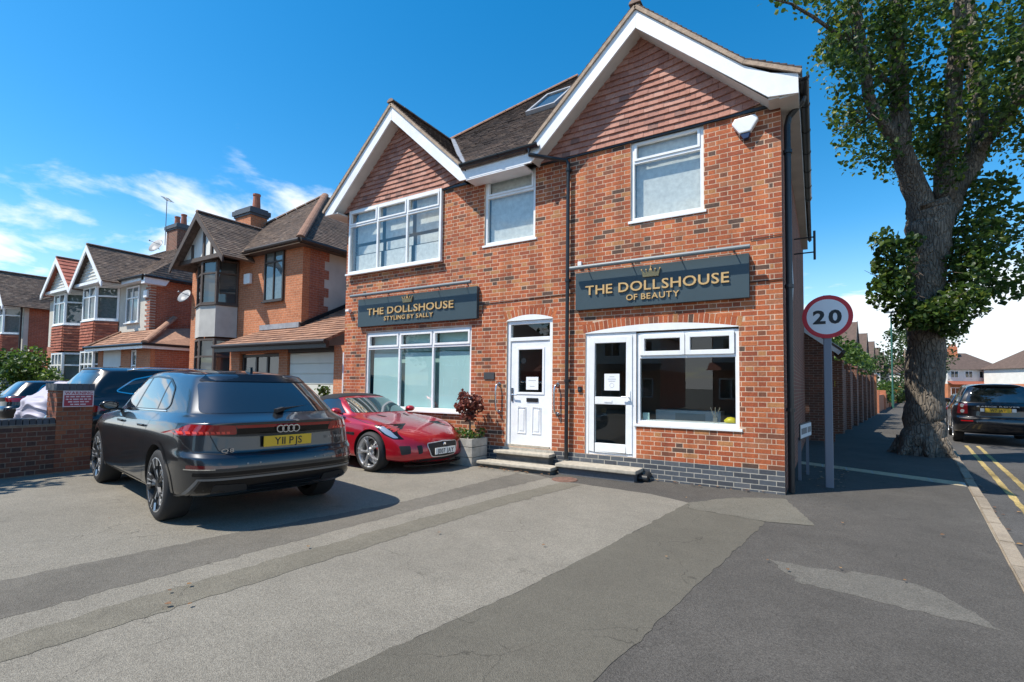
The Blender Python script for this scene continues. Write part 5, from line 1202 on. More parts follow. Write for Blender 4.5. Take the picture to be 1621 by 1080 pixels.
ridge('hip_ridge', (-12.65, .98, 5.86), (T[0], T[1], T[2] + .03), .13, .4, h2, 'roof_tile_orange'); ridge('hip_ridge', (-19.6, .98, 5.86), (T[0], T[1], T[2] + .03), .10, .4, h2)
b = MB(); b.tube([(-15.4, .90, 5.78), (-12.60, .90, 5.77)], .06, 8); b.build('gutter', 'frame_dark', h2); b = MB(); b.tube([(-12.57, .93, 5.77), (-12.57, 8, 5.77)], .06, 8); b.tube([(-12.60, 3.2, 5.72), (-12.85, 3.2, 5.45), (-12.88, 3.2, 3.9)], .05, 8); b.build('gutter', 'frame_dark', h2)
b = MB(); b.box(-19.4, -12.7, 1.0, 1.30, 5.70, 5.73); b.box(-12.96, -12.7, 1.30, 8, 5.70, 5.73); b.build('soffit', 'timber_brown', h2)
window(h2, (-14.87, 1.235, 4.12), (1, 0, 0), 1.02, 1.62, 2, 1.26, .05, .055, 0, 'frame_dark', 'far_glass', True, label='dark framed upper window', back='curtain')
wallbox(h2, 'room_back', -14.9, -13.8, 1.50, 1.52, 4.1, 5.8, 'dark_room') if 0 else None
plan = [(-18.55, 1.28), (-18.15, .78), (-17.35, .52), (-16.62, .66), (-16.42, 1.28)]
bay_windows(h2, plan, 4.12, 5.62, 'timber_brown', [1, 1, 1, 1], .70, fr=.07); bay_band(h2, plan, 3.02, 4.07, 'render_grey', 'bay_panel'); bay_windows(h2, plan, .8, 2.96, 'timber_brown', [1, 1, 1, 1], .72, fr=.07); bay_band(h2, plan, 0, .76, 'brick_orange')
wallbox(h2, 'corner_pier', -19.15, -18.75, 1.10, 1.31, 0, 5.7, 'brick_orange')
gable_front(h2, -17.25, 1.60, .55, 5.66, 7.22, 3.2, 'timber_brown', 'render_white', .17, .30)
b = MB()
for x, z1 in ((-18.0, 6.25), (-17.25, 6.95), (-16.75, 6.5), (-16.35, 6.1)): b.box(x - .05, x + .05, .50, .548, 5.66, z1)
b.box(-18.8, -15.7, .46, .56, 5.60, 5.74); b.build('timber', 'timber_brown', h2)
chimney(h2, -18.65, -17.6, 2.3, 2.95, 6.0, 8.12, 'brick_orange', [(-17.85, 2.65)], ph=.62)
# garage wing
wallbox(h2, 'garage_wall', -15.35, -14.80, .50, .70, 0, 2.50, 'brick_orange'); wallbox(h2, 'garage_wall', -12.78, -12.38, .50, .70, 0, 2.50, 'brick_orange'); wallbox(h2, 'garage_wall', -10.38, -9.98, .50, .70, 0, 2.50, 'brick_orange')
wallbox(h2, 'garage_lintel', -14.80, -12.78, .52, .70, 2.38, 2.50, 'brick_orange'); wallbox(h2, 'garage_lintel', -12.38, -10.38, .52, .70, 2.36, 2.50, 'frame_dark'); wallbox(h2, 'garage_side', -10.1, -9.98, .702, 6, 0, 2.7, 'brick_orange')
slope('garage_roof', [(-15.55, .12, 2.62), (-12.96, .12, 2.62), (-12.96, 1.30, 3.20), (-14.9, 1.30, 3.20)], 'roof_tile_orange', .2, .33, th=.025, parent=h2)
slope('garage_roof', [(-12.96, .12, 2.62), (-10.25, .12, 2.62), (-9.90, 3.6, 4.34), (-12.96, 3.6, 4.34)], 'roof_tile_orange', .2, .33, th=.025, parent=h2)
b = MB(); b.box(-15.5, -10.2, .10, .20, 2.42, 2.60); b.build('fascia', 'frame_dark', h2); b = MB(); b.tube([(-15.55, .07, 2.60), (-10.2, .07, 2.58)], .055, 8); b.build('gutter', 'frame_dark', h2)
b = MB(); b.beam((-12.94, 1.28, 3.26), (-12.94, 3.5, 4.36), .10, .14); b.build('flashing', 'seam', h2); b = MB(); b.box(-15.0, -12.96, 1.22, 1.31, 3.20, 3.36); b.build('flashing', 'lead', h2)
b = MB(); b.tube([(-9.92, .45, 0), (-9.92, .45, 2.3)], .035, 8); b.build('downpipe', 'upvc', h2)
gd = MB(); gd.box(-12.36, -10.40, .58, .62, .02, 2.34); gd = gd.build('garage_door', 'garage_door', h2)
for k in range(8):
    b = MB(); z = .04 + k * .287; b.box(-12.33, -10.43, .555, .579, z, z + .27); b.build('panel', 'garage_door', gd, bevel=.008)
window(h2, (-14.78, .58, .05), (1, 0, 0), 1.98, 2.31, [0, .36, .68, 1], None, .06, .09, 0, 'frame_dark', 'far_glass', False, 'porch_window', back='mid_room')
wallbox(h2, 'room_back', -14.8, -12.8, 1.20, 1.22, 0, 2.4, 'curtain')
o = thing('alarm_box', 'small white alarm box on the orange brick house', 'alarm box', (-15.9, 1.3, 4.9)); b = MB(); b.box(-15.98, -15.62, 1.19, 1.298, 4.80, 5.15); b.build('cover', 'upvc', o, bevel=.03)
dish('grey satellite dish low on the corner of the tudor house', (-19.30, .95, 4.62), .27, R(-75), R(28))
# ---- cream and red semi-detached pair with white gables
def semi(name, lab, loc): return thing(name, lab, 'house', loc)
h3 = semi('semi_detached_house', 'cream rendered semi-detached house with white gable and brick porch', (-25.5, 1.0, 0))
wallbox(h3, 'front_wall', -27.9, -22.2, 1.0, 1.2, 0, 5.6, 'render_cream'); wallbox(h3, 'side_wall', -22.4, -22.2, 1.202, 9, 0, 5.6, 'brick_red')
b = MB()
for k in range(24): b.box(-22.6 if k % 2 else -22.45, -22.18, .985, 1.25, 2.9 + k * .11, 2.9 + k * .11 + .07)
b.build('quoin', 'brick_red', h3)
slope('roof_slope', [(-27.9, .7, 5.65), (-21.9, .7, 5.65), (-23.5, 4.6, 8.6), (-27.9, 4.6, 8.6)], 'roof_tile_house', single=False, course=.115, tw=.18, th=.010, parent=h3); slope('roof_slope', [(-21.9, .7, 5.65), (-21.9, 9, 5.65), (-23.5, 5.0, 8.6), (-23.5, 4.6, 8.6)], 'roof_tile_house', single=False, course=.115, tw=.18, th=.010, parent=h3)
ridge('ridge', (-27.9, 4.6, 8.62), (-23.5, 4.6, 8.62), .1, .5, h3)
b = MB(); b.box(-27.9, -22.0, .66, .70, 5.48, 5.66); b.box(-27.9, -22.0, .70, 1.0, 5.50, 5.52); b.build('fascia', 'white_paint', h3); b = MB(); b.tube([(-25.3, .60, 5.66), (-21.9, .60, 5.64)], .055, 6); b.tube([(-21.87, .65, 5.64), (-21.87, 9, 5.62)], .055, 6); b.build('gutter', 'black_plastic', h3)
b = MB(); b.prism([(-21.9, .66, 5.35), (-21.9, 1.4, 5.35), (-21.9, 1.6, 5.70), (-21.9, .66, 5.70)], (-.3, 0, 0)); b.build('boxed_eave', 'white_paint', h3)
bp3 = [(-27.55, .98), (-27.0, .35), (-25.6, .35), (-25.0, .98)]
def bay_house(root, plan, xc, hw, zr, roofm='roof_tile_house'):
    bay_windows(root, plan, 4.08, 5.55, 'upvc', [1, 2, 1], .70, fr=.085); bay_band(root, plan, 2.86, 4.02, 'tile_red', 'bay_panel', 9, 'tile_red'); bay_windows(root, plan, .85, 2.78, 'upvc', [1, 3, 1], .70, fr=.085); bay_band(root, plan, 0, .8, 'brick_red')
    b = MB(); b.box(plan[0][0] - .2, plan[-1][0] + .25, .12, 1.0, 5.56, 5.68); b.build('boxed_eave', 'white_paint', root)
    gable_front(root, xc, hw, .25, 5.68, zr, 4.6, 'white_paint', 'render_white', .2, .25, roofm, mould=8)
bay_house(h3, bp3, -25.75, 1.60, 7.25)
window(h3, (-24.25, .94, 3.92), (1, 0, 0), 1.15, 1.50, 2, 1.02, .05, .06, 0, 'upvc', 'far_glass', True, back='curtain')
wallbox(h3, 'porch_wall', -25.2, -24.72, .40, .55, 0, 2.78, 'brick_orange'); wallbox(h3, 'porch_wall', -23.0, -22.15, .40, .55, 0, 2.78, 'brick_orange'); wallbox(h3, 'porch_wall', -21.65, -20.5, .40, .55, 0, 2.78, 'brick_orange'); wallbox(h3, 'porch_side', -20.7, -20.5, .552, 6, 0, 2.78, 'brick_red')
wallbox(h3, 'porch_lintel', -24.72, -23.0, .42, .55, 2.05, 2.78, 'render_white'); window(h3, (-24.7, .42, .05), (1, 0, 0), 1.68, 2.0, 3, None, .06, .1, 0, 'upvc', 'far_glass', False, 'porch_window', back='mid_room'); wallbox(h3, 'door', -24.1, -23.6, .50, .54, .05, 2.0, 'door_teal')
window(h3, (-22.13, .42, .9), (1, 0, 0), .46, 1.8, 1, 1.2, .06, .07, 0, 'upvc', 'far_glass', False, 'porch_window', back='mid_room'); wallbox(h3, 'porch_wall', -22.15, -21.65, .44, .55, 0, .9, 'brick_orange')
slope('porch_roof', [(-25.6, .1, 2.86), (-20.25, .1, 2.86), (-21.6, 1.0, 3.55), (-24.7, 1.0, 3.55)], 'roof_tile_orange', .18, .3, th=.02, parent=h3); slope('porch_roof', [(-20.25, .1, 2.86), (-20.25, 6, 2.86), (-22.2, 6.0, 4.2), (-21.6, 1.0, 3.55)], 'roof_tile_orange', .18, .3, single=True, parent=h3)
ridge('hip_ridge', (-20.25, .1, 2.92), (-22.2, 1.9, 4.15), .13, .4, h3, 'roof_tile_orange'); ridge('hip_ridge', (-25.6, .1, 2.9), (-24.7, 1.0, 3.58), .10, .4, h3, 'roof_tile_orange')
b = MB(); b.box(-25.6, -20.3, .06, .14, 2.70, 2.84); b.box(-20.36, -20.28, .14, 6, 2.70, 2.84); b.build('fascia', 'white_paint', h3); b = MB(); b.tube([(-25.6, .03, 2.86), (-20.22, .03, 2.85), (-20.22, 6, 2.84)], .055, 6); b.build('gutter', 'black_plastic', h3)
chimney(h3, -28.9, -27.75, 4.3, 5.0, 7.5, 9.75, 'brick_garden', [(-28.7, 4.7), (-28.0, 4.7)], ph=.6)
o = thing('aerial', 'thin television aerial on the tall brick chimney', 'aerial', (-28.8, 4.6, 10.3)); b = MB(); b.tube([(-28.8, 4.2, 8.7), (-28.8, 4.2, 11.2)], .02, 5); b.tube([(-29.1, 4.2, 11.35), (-28.4, 4.2, 10.95)], .02, 5)
for k in range(6): b.tube([(-29.05 + k * .12, 4.0, 11.32 - k * .068), (-29.05 + k * .12, 4.4, 11.32 - k * .068)], .01, 4)
b.build('mast', 'lamp_grey', o)
dish('pale satellite dish beside the tall brick chimney', (-29.7, 4.2, 8.75), .42, R(-75), R(28))
o = thing('alarm_box', 'small cream alarm box on the cream rendered house', 'alarm box', (-22.7, 1, 5)); b = MB(); b.box(-22.62, -22.30, .90, .998, 4.85, 5.15); b.build('cover', 'upvc', o, bevel=.03)
for x in (-24.95, -22.7):
    o = thing('wall_lantern', 'small black wall lantern ' + ('left' if x < -24 else 'right') + ' of the porch door', 'lantern', (x, .4, 1.7)); b = MB(); b.lathe([(.0001, 0), (.05, .02), (.09, .22), (.03, .34), (.0001, .36)], (x, .28, 1.72), 'z', 8); b.beam((x, .39, 2.0), (x, .28, 2.05), .03, .03); b.build('lamp', 'black_plastic', o)
h3b = semi('semi_detached_house', 'semi-detached house with bright red gable roof and arched white door', (-32.5, 1.0, 0))
wallbox(h3b, 'front_wall', -33.4, -27.91, 1.0, 1.2, 0, 5.6, 'render_cream'); wallbox(h3b, 'left_wall', -33.4, -33.2, 1.2, 9, 0, 5.6, 'brick_red'); wallbox(h3b, 'lower_wall', -33.42, -31.1, .97, .999, 0, 3.2, 'brick_red')
slope('roof_slope', [(-33.7, .7, 5.65), (-27.91, .7, 5.65), (-27.91, 4.6, 8.6), (-32, 4.6, 8.6)], 'roof_tile_house', single=False, course=.115, tw=.18, th=.010, parent=h3b)
bp4 = [(-31.1, .98), (-30.5, .35), (-29.1, .35), (-28.45, .98)]
bay_house(h3b, bp4, -29.25, 1.65, 7.15, 'tile_bright')
window(h3b, (-32.3, .94, 3.9), (1, 0, 0), 1.0, 1.55, 2, 1.05, .05, .06, 0, 'upvc', 'far_glass', True, back='curtain')
ad = MB(); n = 14; ad.prism([(-32.85, .90, 0), (-31.55, .90, 0)] + [(-32.2 + .65 * math.cos(math.pi * k / n), .90, 1.95 + .62 * math.sin(math.pi * k / n)) for k in range(n + 1)], (0, .06, 0)); ad = ad.build('arched_door', 'upvc', h3b)
for k in range(3):
    b = MB(); b.box(-32.62 + k * .32, -32.42 + k * .32, .885, .899, .5, 1.9); b.build('pane', 'far_glass', ad)
b = MB(); b.prism([(-32.2 + .5 * math.cos(math.pi * k / 10), .885, 2.02 + .42 * math.sin(math.pi * k / 10)) for k in range(11)], (0, .014, 0)); b.build('fanlight', 'far_glass', ad)
b = MB()
for k in range(15):
    t = math.pi * k / 14; b.beam((-32.2 + .72 * math.cos(t), .93, 1.95 + .70 * math.sin(t)), (-32.2 + .98 * math.cos(t), .93, 1.95 + .96 * math.sin(t)), .1, .15, (0, 1, 0))
b.build('door_arch', 'brick_orange', h3b)
# ---- far left house
h4 = semi('far_house', 'brick house with white gable and red tile-hung bay at far left', (-42, 1, 0))
wallbox(h4, 'front_wall', -46, -37.4, 1.0, 1.2, 0, 5.7, 'render_cream'); wallbox(h4, 'side_wall', -37.6, -37.38, 1.202, 9, 0, 5.7, 'brick_red')
slope('roof_slope', [(-46, .7, 5.75), (-37.1, .7, 5.75), (-39.0, 4.8, 8.7), (-46, 4.8, 8.7)], 'roof_tile_house', single=False, course=.115, tw=.18, th=.010, parent=h4); slope('roof_slope', [(-37.1, .7, 5.75), (-37.1, 9, 5.75), (-39.0, 6.0, 8.7), (-39.0, 4.8, 8.7)], 'roof_tile_house', single=False, course=.115, tw=.18, th=.010, parent=h4)
bay_house(h4, [(-40.4, .98), (-39.8, .35), (-38.3, .35), (-37.75, .98)], -38.7, 1.7, 7.6)
b = MB(); b.tube([(-37.5, .9, 0), (-37.5, .9, 5.6)], .05, 6); b.build('downpipe', 'black_plastic', h4)
# ------------------------------------------------------------------ vegetation tools
def leafmat(name, cols, trans=0.35):
    m = bpy.data.materials.new(name); m.use_nodes = True; MAT[name] = m; nt = m.node_tree; b = nt.nodes['Principled BSDF']; out = nt.nodes['Material Output']
    at = nn(nt, 'ShaderNodeAttribute', attribute_name='tint'); rp = nn(nt, 'ShaderNodeValToRGB'); nt.links.new(at.outputs['Fac'], rp.inputs[0]); cr = rp.color_ramp
    while len(cr.elements) > 1: cr.elements.remove(cr.elements[-1])
    for i, (p, c) in enumerate(cols):
        e = cr.elements[0] if i == 0 else cr.elements.new(p); e.position = p; e.color = (*c, 1)
    b.inputs['Roughness'].default_value = .45; nt.links.new(rp.outputs[0], b.inputs['Base Color'])
    tr = nn(nt, 'ShaderNodeBsdfTranslucent'); hsv = nn(nt, 'ShaderNodeHueSaturation'); hsv.inputs['Value'].default_value = 1.5; nt.links.new(rp.outputs[0], hsv.inputs['Color']); nt.links.new(hsv.outputs[0], tr.inputs[0])
    mx = nn(nt, 'ShaderNodeMixShader'); mx.inputs[0].default_value = trans; nt.links.new(b.outputs[0], mx.inputs[1]); nt.links.new(tr.outputs[0], mx.inputs[2]); nt.links.new(mx.outputs[0], out.inputs[0]); return m
leafmat('leaf_lime', [(0, (0.034, 0.068, 0.014)), (.5, (0.060, 0.112, 0.020)), (.82, (0.095, 0.155, 0.026)), (1, (0.22, 0.24, 0.035))], .42)
leafmat('leaf_hedge', [(0, (0.035, 0.075, 0.015)), (.6, (0.075, 0.14, 0.022)), (1, (0.15, 0.22, 0.03))])
leafmat('leaf_red', [(0, (0.085, 0.022, 0.016)), (.5, (0.17, 0.045, 0.030)), (1, (0.30, 0.095, 0.06))], .25)
leafmat('leaf_far', [(0, (0.025, 0.050, 0.014)), (.6, (0.045, 0.082, 0.02)), (1, (0.08, 0.12, 0.03))])
leafmat('leaf_brown', [(0, (0.16, 0.075, 0.03)), (.6, (0.28, 0.14, 0.05)), (1, (0.38, 0.22, 0.08))], .15)
mat('bark', (0.165, 0.138, 0.108), 0.95, var=.35, vscale=9, bump=1.0, bscale=14, var2=.25, v2scale=2.0)
nt_ = MAT['bark'].node_tree; bn_ = [n for n in nt_.nodes if n.type == 'BUMP'][0]; gp0 = nn(nt_, 'ShaderNodeNewGeometry'); mp = nn(nt_, 'ShaderNodeMapping'); mp.inputs['Scale'].default_value = (1, 1, .22)
nt_.links.new(gp0.outputs['Position'], mp.inputs['Vector']); vr = nn(nt_, 'ShaderNodeTexVoronoi', feature='DISTANCE_TO_EDGE'); vr.inputs['Scale'].default_value = 16; wv = nn(nt_, 'ShaderNodeTexNoise'); wv.inputs['Scale'].default_value = 6; wv.inputs['Detail'].default_value = 6; nt_.links.new(mp.outputs[0], wv.inputs['Vector'])
ad_ = nn(nt_, 'ShaderNodeVectorMath', operation='ADD'); sc_ = nn(nt_, 'ShaderNodeVectorMath', operation='SCALE'); sc_.inputs['Scale'].default_value = .12; nt_.links.new(wv.outputs['Color'], sc_.inputs[0]); nt_.links.new(mp.outputs[0], ad_.inputs[0]); nt_.links.new(sc_.outputs[0], ad_.inputs[1]); nt_.links.new(ad_.outputs[0], vr.inputs['Vector'])
nt_.links.new(mth(nt_, 'ADD', maprange(nt_, vr.outputs['Distance'], 0, .18), mth(nt_, 'MULTIPLY', wv.outputs['Fac'], .8)), bn_.inputs['Height']); bn_.inputs['Distance'].default_value = .05
mat('bark_thin', (0.10, 0.075, 0.06), .9, var=.3, vscale=20)
class Leaves:
    def __init__(s, seed=1): s.mb = MB(); s.r = random.Random(seed)
    def leaf(s, p, size, up=.5, bright=None):
        r = s.r; n = Vector((r.gauss(0, 1), r.gauss(0, 1), r.gauss(0, 1) + up * 1.6)).normalized(); a = n.cross(Vector((r.gauss(0, 1), r.gauss(0, 1), r.gauss(0, 1)))).normalized(); b = n.cross(a)
        l = size * r.uniform(.7, 1.25); w_ = l * r.uniform(.36, .46); p = Vector(p); f = n * l * .10
        s.mb.tint = min(1, max(0.001, (r.random() ** 1.3 if bright is None else bright + r.gauss(0, .12))))
        s.mb.add([p - a * l * .5, p + b * w_ - a * l * .12 + f, p + b * w_ * .8 + a * l * .22 + f, p + a * l * .5, p - b * w_ * .8 + a * l * .22 + f, p - b * w_ - a * l * .12 + f], [(0, 1, 2, 3), (0, 3, 4, 5)])
    def clump(s, c, rad, n, size, up=.5, shell=.0, bright=None):
        r = s.r; c = Vector(c); rad = Vector(rad) if not isinstance(rad, (int, float)) else Vector((rad, rad, rad))
        for _ in range(n):
            d = Vector((r.gauss(0, 1), r.gauss(0, 1), r.gauss(0, 1))).normalized() * (r.random() ** (1 / 3) if not shell else r.uniform(shell, 1))
            s.leaf(c + Vector((d.x * rad.x, d.y * rad.y, d.z * rad.z)), size, up, bright)
    def build(s, name, m, parent): 
        o = s.mb.build(name, m, parent, fix=False); return o
def blobby(L_, c, rad, nclump, crad, nleaf, size, rng, zmin=None, ok=None):
    c = Vector(c); rad = Vector(rad); k = 0
    while k < nclump:
        d = Vector((rng.gauss(0, 1), rng.gauss(0, 1), rng.gauss(0, 1))).normalized() * (rng.uniform(.25, 1) ** .5); p = c + Vector((d.x * rad.x, d.y * rad.y, d.z * rad.z))
        k += 1
        if zmin is not None and p.z < zmin: continue
        if ok and not ok(p): continue
        L_.clump(p, crad * rng.uniform(.7, 1.25), int(nleaf * rng.uniform(.6, 1.3)), size)
def limb(mb, pts, rs, n=12, wob=.03, rng=random, sub=4):
    P = [Vector(p) for p in pts]; out = []; R2 = []
    for i in range(len(P) - 1):
        p0, p1, p2, p3 = P[max(i - 1, 0)], P[i], P[i + 1], P[min(i + 2, len(P) - 1)]
        for k in range(sub):
            t = k / sub; q = .5 * ((2 * p1) + (p2 - p0) * t + (2 * p0 - 5 * p1 + 4 * p2 - p3) * t * t + (3 * p1 - p0 - 3 * p2 + p3) * t ** 3); out.append(q + Vector((rng.gauss(0, wob), rng.gauss(0, wob), 0)) * (0 if i == 0 and k == 0 else 1)); R2.append((rs[i] + (rs[i + 1] - rs[i]) * t) * (1 + rng.gauss(0, .03)))
    out.append(P[-1]); R2.append(rs[-1]); mb.tube(out, R2, n)
# ---- the big lime tree on the pavement
tr_ = thing('lime_tree', 'huge street tree with forked trunk and leafy shoots on the pavement', 'tree', (2.55, 7.1, 0))
rg = random.Random(5); tb = MB()
limb(tb, [(2.52, 7.10, -.1), (2.54, 7.10, .35), (2.58, 7.12, 1.2), (2.62, 7.12, 2.6), (2.66, 7.08, 4.2), (2.74, 7.05, 5.5), (2.70, 6.95, 6.0)], [.52, .43, .375, .36, .38, .46, .42], 28, .012, rg, 8)
for a in range(7):
    t = a * .9 + .3; limb(tb, [(2.52 + .36 * math.cos(t), 7.1 + .36 * math.sin(t), .40), (2.52 + .52 * math.cos(t), 7.1 + .52 * math.sin(t), .08), (2.52 + .70 * math.cos(t), 7.1 + .70 * math.sin(t), -.06)], [.13, .10, .04], 8, .01, rg, 3)
LIMBS = [([(2.66, 7.0, 5.3), (2.42, 6.75, 6.4), (2.18, 6.4, 7.3), (2.12, 6.2, 8.6), (2.07, 5.92, 10.6), (2.2, 5.8, 13)], [.31, .25, .20, .17, .14, .08]),
         ([(2.30, 6.55, 6.8), (1.92, 6.1, 7.5), (1.49, 5.45, 8.3), (1.25, 5.0, 10.2), (1.0, 4.8, 12)], [.16, .13, .11, .09, .05]),
         ([(2.80, 7.1, 5.3), (3.2, 7.4, 6.2), (3.75, 7.85, 7.3), (3.85, 7.95, 8.8), (3.74, 7.9, 10.6), (3.9, 8.2, 13)], [.33, .27, .22, .18, .14, .08]),
         ([(3.55, 7.7, 6.9), (4.1, 8.3, 7.9), (4.75, 8.9, 9.2), (5.2, 9.4, 11.5)], [.2, .18, .14, .08]), ([(3.0, 7.0, 6.0), (3.1, 6.6, 7.6), (3.2, 6.3, 9.4), (3.4, 6.0, 12)], [.22, .18, .14, .07]),
         ([(3.7, 7.8, 7.2), (4.6, 7.0, 8.4), (5.6, 6.2, 9.4)], [.14, .1, .05]), ([(2.12, 6.2, 8.4), (1.2, 5.2, 9.3), (.2, 4.0, 9.75), (-.35, 3.4, 9.85)], [.07, .05, .03, .012])]
for p, r_ in LIMBS: limb(tb, p, r_, 12, .02, rg)
trunk = tb.build('trunk', 'bark', tr_, smooth=True)
lv = Leaves(11)
def crown_ok(p):
    return p.x > .85 or p.z > 11.5                    # the house side of the crown has been cut back
blobby(lv, (4.0, 7.9, 10.6), (4.3, 4.3, 3.6), 165, .60, 110, .112, rg, 6.9, crown_ok)
blobby(lv, (3.6, 7.3, 8.6), (2.6, 2.2, 1.5), 46, .5, 95, .112, rg, 6.8, crown_ok)
blobby(lv, (3.3, 6.1, 9.3), (2.1, 1.1, 2.0), 14, .45, 90, .112, rg, 6.9, crown_ok)
blobby(lv, (4.9, 7.4, 8.2), (1.6, 1.3, 1.4), 16, .5, 90, .112, rg, 6.3, crown_ok)
for (c_, r_, n_) in [((1.05, 4.9, 9.3), (.55, .55, .8), 260), ((1.25, 5.1, 8.4), (.5, .5, .5), 150), ((1.45, 5.4, 7.6), (.45, .4, .45), 120), ((.95, 4.7, 10.4), (.8, .8, .7), 300), ((.2, 4.05, 10.0), (.5, .5, .3), 70), ((-.25, 3.5, 9.9), (.35, .3, .2), 36),
                     ((1.75, 5.7, 6.95), (.55, .5, .25), 90), ((1.2, 5.1, 7.15), (.5, .4, .22), 34), ((2.8, 6.6, 7.5), (.35, .35, .9), 120), ((3.05, 6.7, 6.7), (.35, .35, .7), 200), ((1.9, 5.6, 9.2), (.6, .6, 1.0), 300)]: lv.clump(c_, r_, int(n_ * 1.3), .115)
# shoots from the trunk
for (c_, r_, n_) in [((1.95, 6.15, 4.35), (.42, .42, .70), 420), ((1.85, 6.05, 3.75), (.45, .45, .45), 240), ((2.3, 6.1, 3.2), (.45, .35, .35), 200), ((2.75, 6.35, 3.25), (.55, .4, .38), 300), ((3.2, 6.7, 3.5), (.55, .5, .45), 300), ((3.3, 7.0, 4.3), (.5, .55, .65), 320), ((3.55, 7.3, 5.1), (.6, .6, .75), 420),
                     ((3.9, 7.7, 4.3), (.65, .6, .6), 260), ((4.3, 8.1, 3.9), (.5, .5, .3), 80), ((4.3, 8.2, 5.5), (.7, .7, .6), 260), ((3.85, 7.6, 6.2), (.6, .6, .5), 260), ((1.75, 5.8, 4.9), (.3, .3, .3), 70), ((2.35, 6.3, 4.95), (.2, .25, .2), 50), ((4.75, 8.5, 4.7), (.45, .5, .4), 70), ((3.0, 6.75, 2.95), (.4, .3, .2), 90)]: lv.clump(c_, r_, int(n_ * 1.9), .12)
tw = MB()
for (c_, r_) in [((1.95, 6.15, 4.35), .7), ((1.85, 6.05, 3.75), .6), ((2.75, 6.35, 3.25), .6), ((3.3, 7.0, 4.3), .7), ((3.55, 7.3, 5.1), .8), ((3.9, 7.7, 4.3), .9), ((1.05, 4.9, 9.3), .7), ((1.3, 5.1, 7.6), .7), ((4.3, 8.2, 5.5), .9)]:
    for k in range(9):
        a_ = Vector((2.62, 7.1, c_[2] - .3)).lerp(Vector(c_), .35 if c_[2] < 6 else .9); b_ = Vector(c_) + Vector((rg.uniform(-1, 1), rg.uniform(-1, 1), rg.uniform(-.7, .9))) * r_; tw.tube([a_, a_.lerp(b_, .5) + Vector((0, 0, .12)), b_], [.016, .010, .004], 5)
tw.build('twigs', 'bark_thin', tr_)['kind'] = 'stuff'
lv.build('crown', 'leaf_lime', tr_)
def bush(name, lab, cat, c, rad, ncl, cr, nl, size, m='leaf_hedge', seed=3, stems=True, ok=None, group=None):
    o = thing(name, lab, cat, (c[0], c[1], 0), group=group); r_ = random.Random(seed); l_ = Leaves(seed); blobby(l_, c, rad, ncl, cr, nl, size, r_, .05, ok); l_.build('foliage', m, o)
    if stems:
        b = MB()
        for k in range(5): a = r_.uniform(0, 6.28); b.tube([(c[0], c[1], 0), (c[0] + math.cos(a) * rad[0] * .4, c[1] + math.sin(a) * rad[1] * .4, c[2])], .03, 5)
        b.build('stem', 'bark_thin', o)
    return o
def tree(name, lab, base, h, c, rad, ncl, cr, nl, size, m='leaf_far', seed=3, tr=.25, group=None):
    o = thing(name, lab, 'tree', base, group=group); r_ = random.Random(seed); b = MB(); limb(b, [base, (base[0], base[1], base[2] + h * .3), (c[0], c[1], c[2])], [tr, tr * .8, tr * .4], 8, .02, r_)
    for k in range(6):
        a = r_.uniform(0, 6.28); limb(b, [(base[0], base[1], h * .35), (c[0] + math.cos(a) * rad[0] * .6, c[1] + math.sin(a) * rad[1] * .6, c[2] + r_.uniform(-.3, .5) * rad[2])], [tr * .5, tr * .15], 6, .02, r_)
    b.build('trunk', 'bark_thin', o); l_ = Leaves(seed); blobby(l_, c, rad, ncl, cr, nl, size, r_); l_.build('crown', m, o); return o
bush('shrub', 'big bright green shrub at the left edge beyond the covered car', 'shrub', (-30.0, -1.3, 1.55), (2.2, 1.5, 1.35), 60, .45, 60, .17, seed=4)
bush('shrub', 'small leafy shrub below the bay window of the cream house', 'shrub', (-27.0, -.5, 1.35), (1.5, .5, .55), 22, .26, 34, .12, seed=6)
bush('conifer_shrub', 'slim young conifer in front of the garage door', 'shrub', (-10.0, -.12, .8), (.20, .20, .85), 34, .12, 26, .07, seed=8)
# ---- planter with red shrub
pl_ = thing('wooden_planter', 'weathered grey wooden planter box beside the doorsteps', 'planter', (-5.3, -.35, 0)); mat('old_wood', (0.36, 0.34, 0.30), .85, var=.25, vscale=7, bump=.4, bscale=30)
X0, X1, Y0, Y1 = -5.56, -5.04, -.62, -.12
for k, (za, zb) in enumerate(((.0, .15), (.16, .34), (.35, .50))):
    for (a, b_, c_, d_) in ((X0, X1, Y0, Y0 + .03), (X0, X1, Y1 - .03, Y1), (X0, X0 + .03, Y0 + .03, Y1 - .03), (X1 - .03, X1, Y0 + .03, Y1 - .03)):
        b = MB(); b.box(a + random.uniform(0, .004), b_, c_, d_, za, zb); b.build('board', 'old_wood', pl_, bevel=.006)
b = MB(); b.box(X0 + .04, X1 - .04, Y0 + .04, Y1 - .04, .05, .44); b.build('soil', 'earth', pl_)
o = thing('red_shrub', 'round copper red shrub on a stem in the wooden planter', 'shrub', (-5.3, -.36, .44)); b = MB(); b.tube([(-5.30, -.36, .40), (-5.29, -.35, .75), (-5.31, -.36, 1.0)], .02, 6)
for k in range(8): a = k * .8; b.tube([(-5.3, -.36, .78), (-5.3 + .2 * math.cos(a), -.36 + .17 * math.sin(a), 1.1 + .12 * math.sin(k * 2.1))], .007, 4)
b.build('stem', 'bark_thin', o); l_ = Leaves(21)
r_ = random.Random(2)
for k in range(60):
    d = Vector((r_.gauss(0, 1), r_.gauss(0, 1), r_.gauss(0, 1))).normalized() * r_.uniform(.3, 1); l_.clump((-5.31 + d.x * .32, -.37 + d.y * .26, 1.10 + d.z * .30), .075, 17, .062, .3)
l_.build('foliage', 'leaf_red', o)
o = thing('bedding_plants', 'small green plants filling the wooden planter', 'plants', (-5.3, -.37, .44)); l_ = Leaves(5)
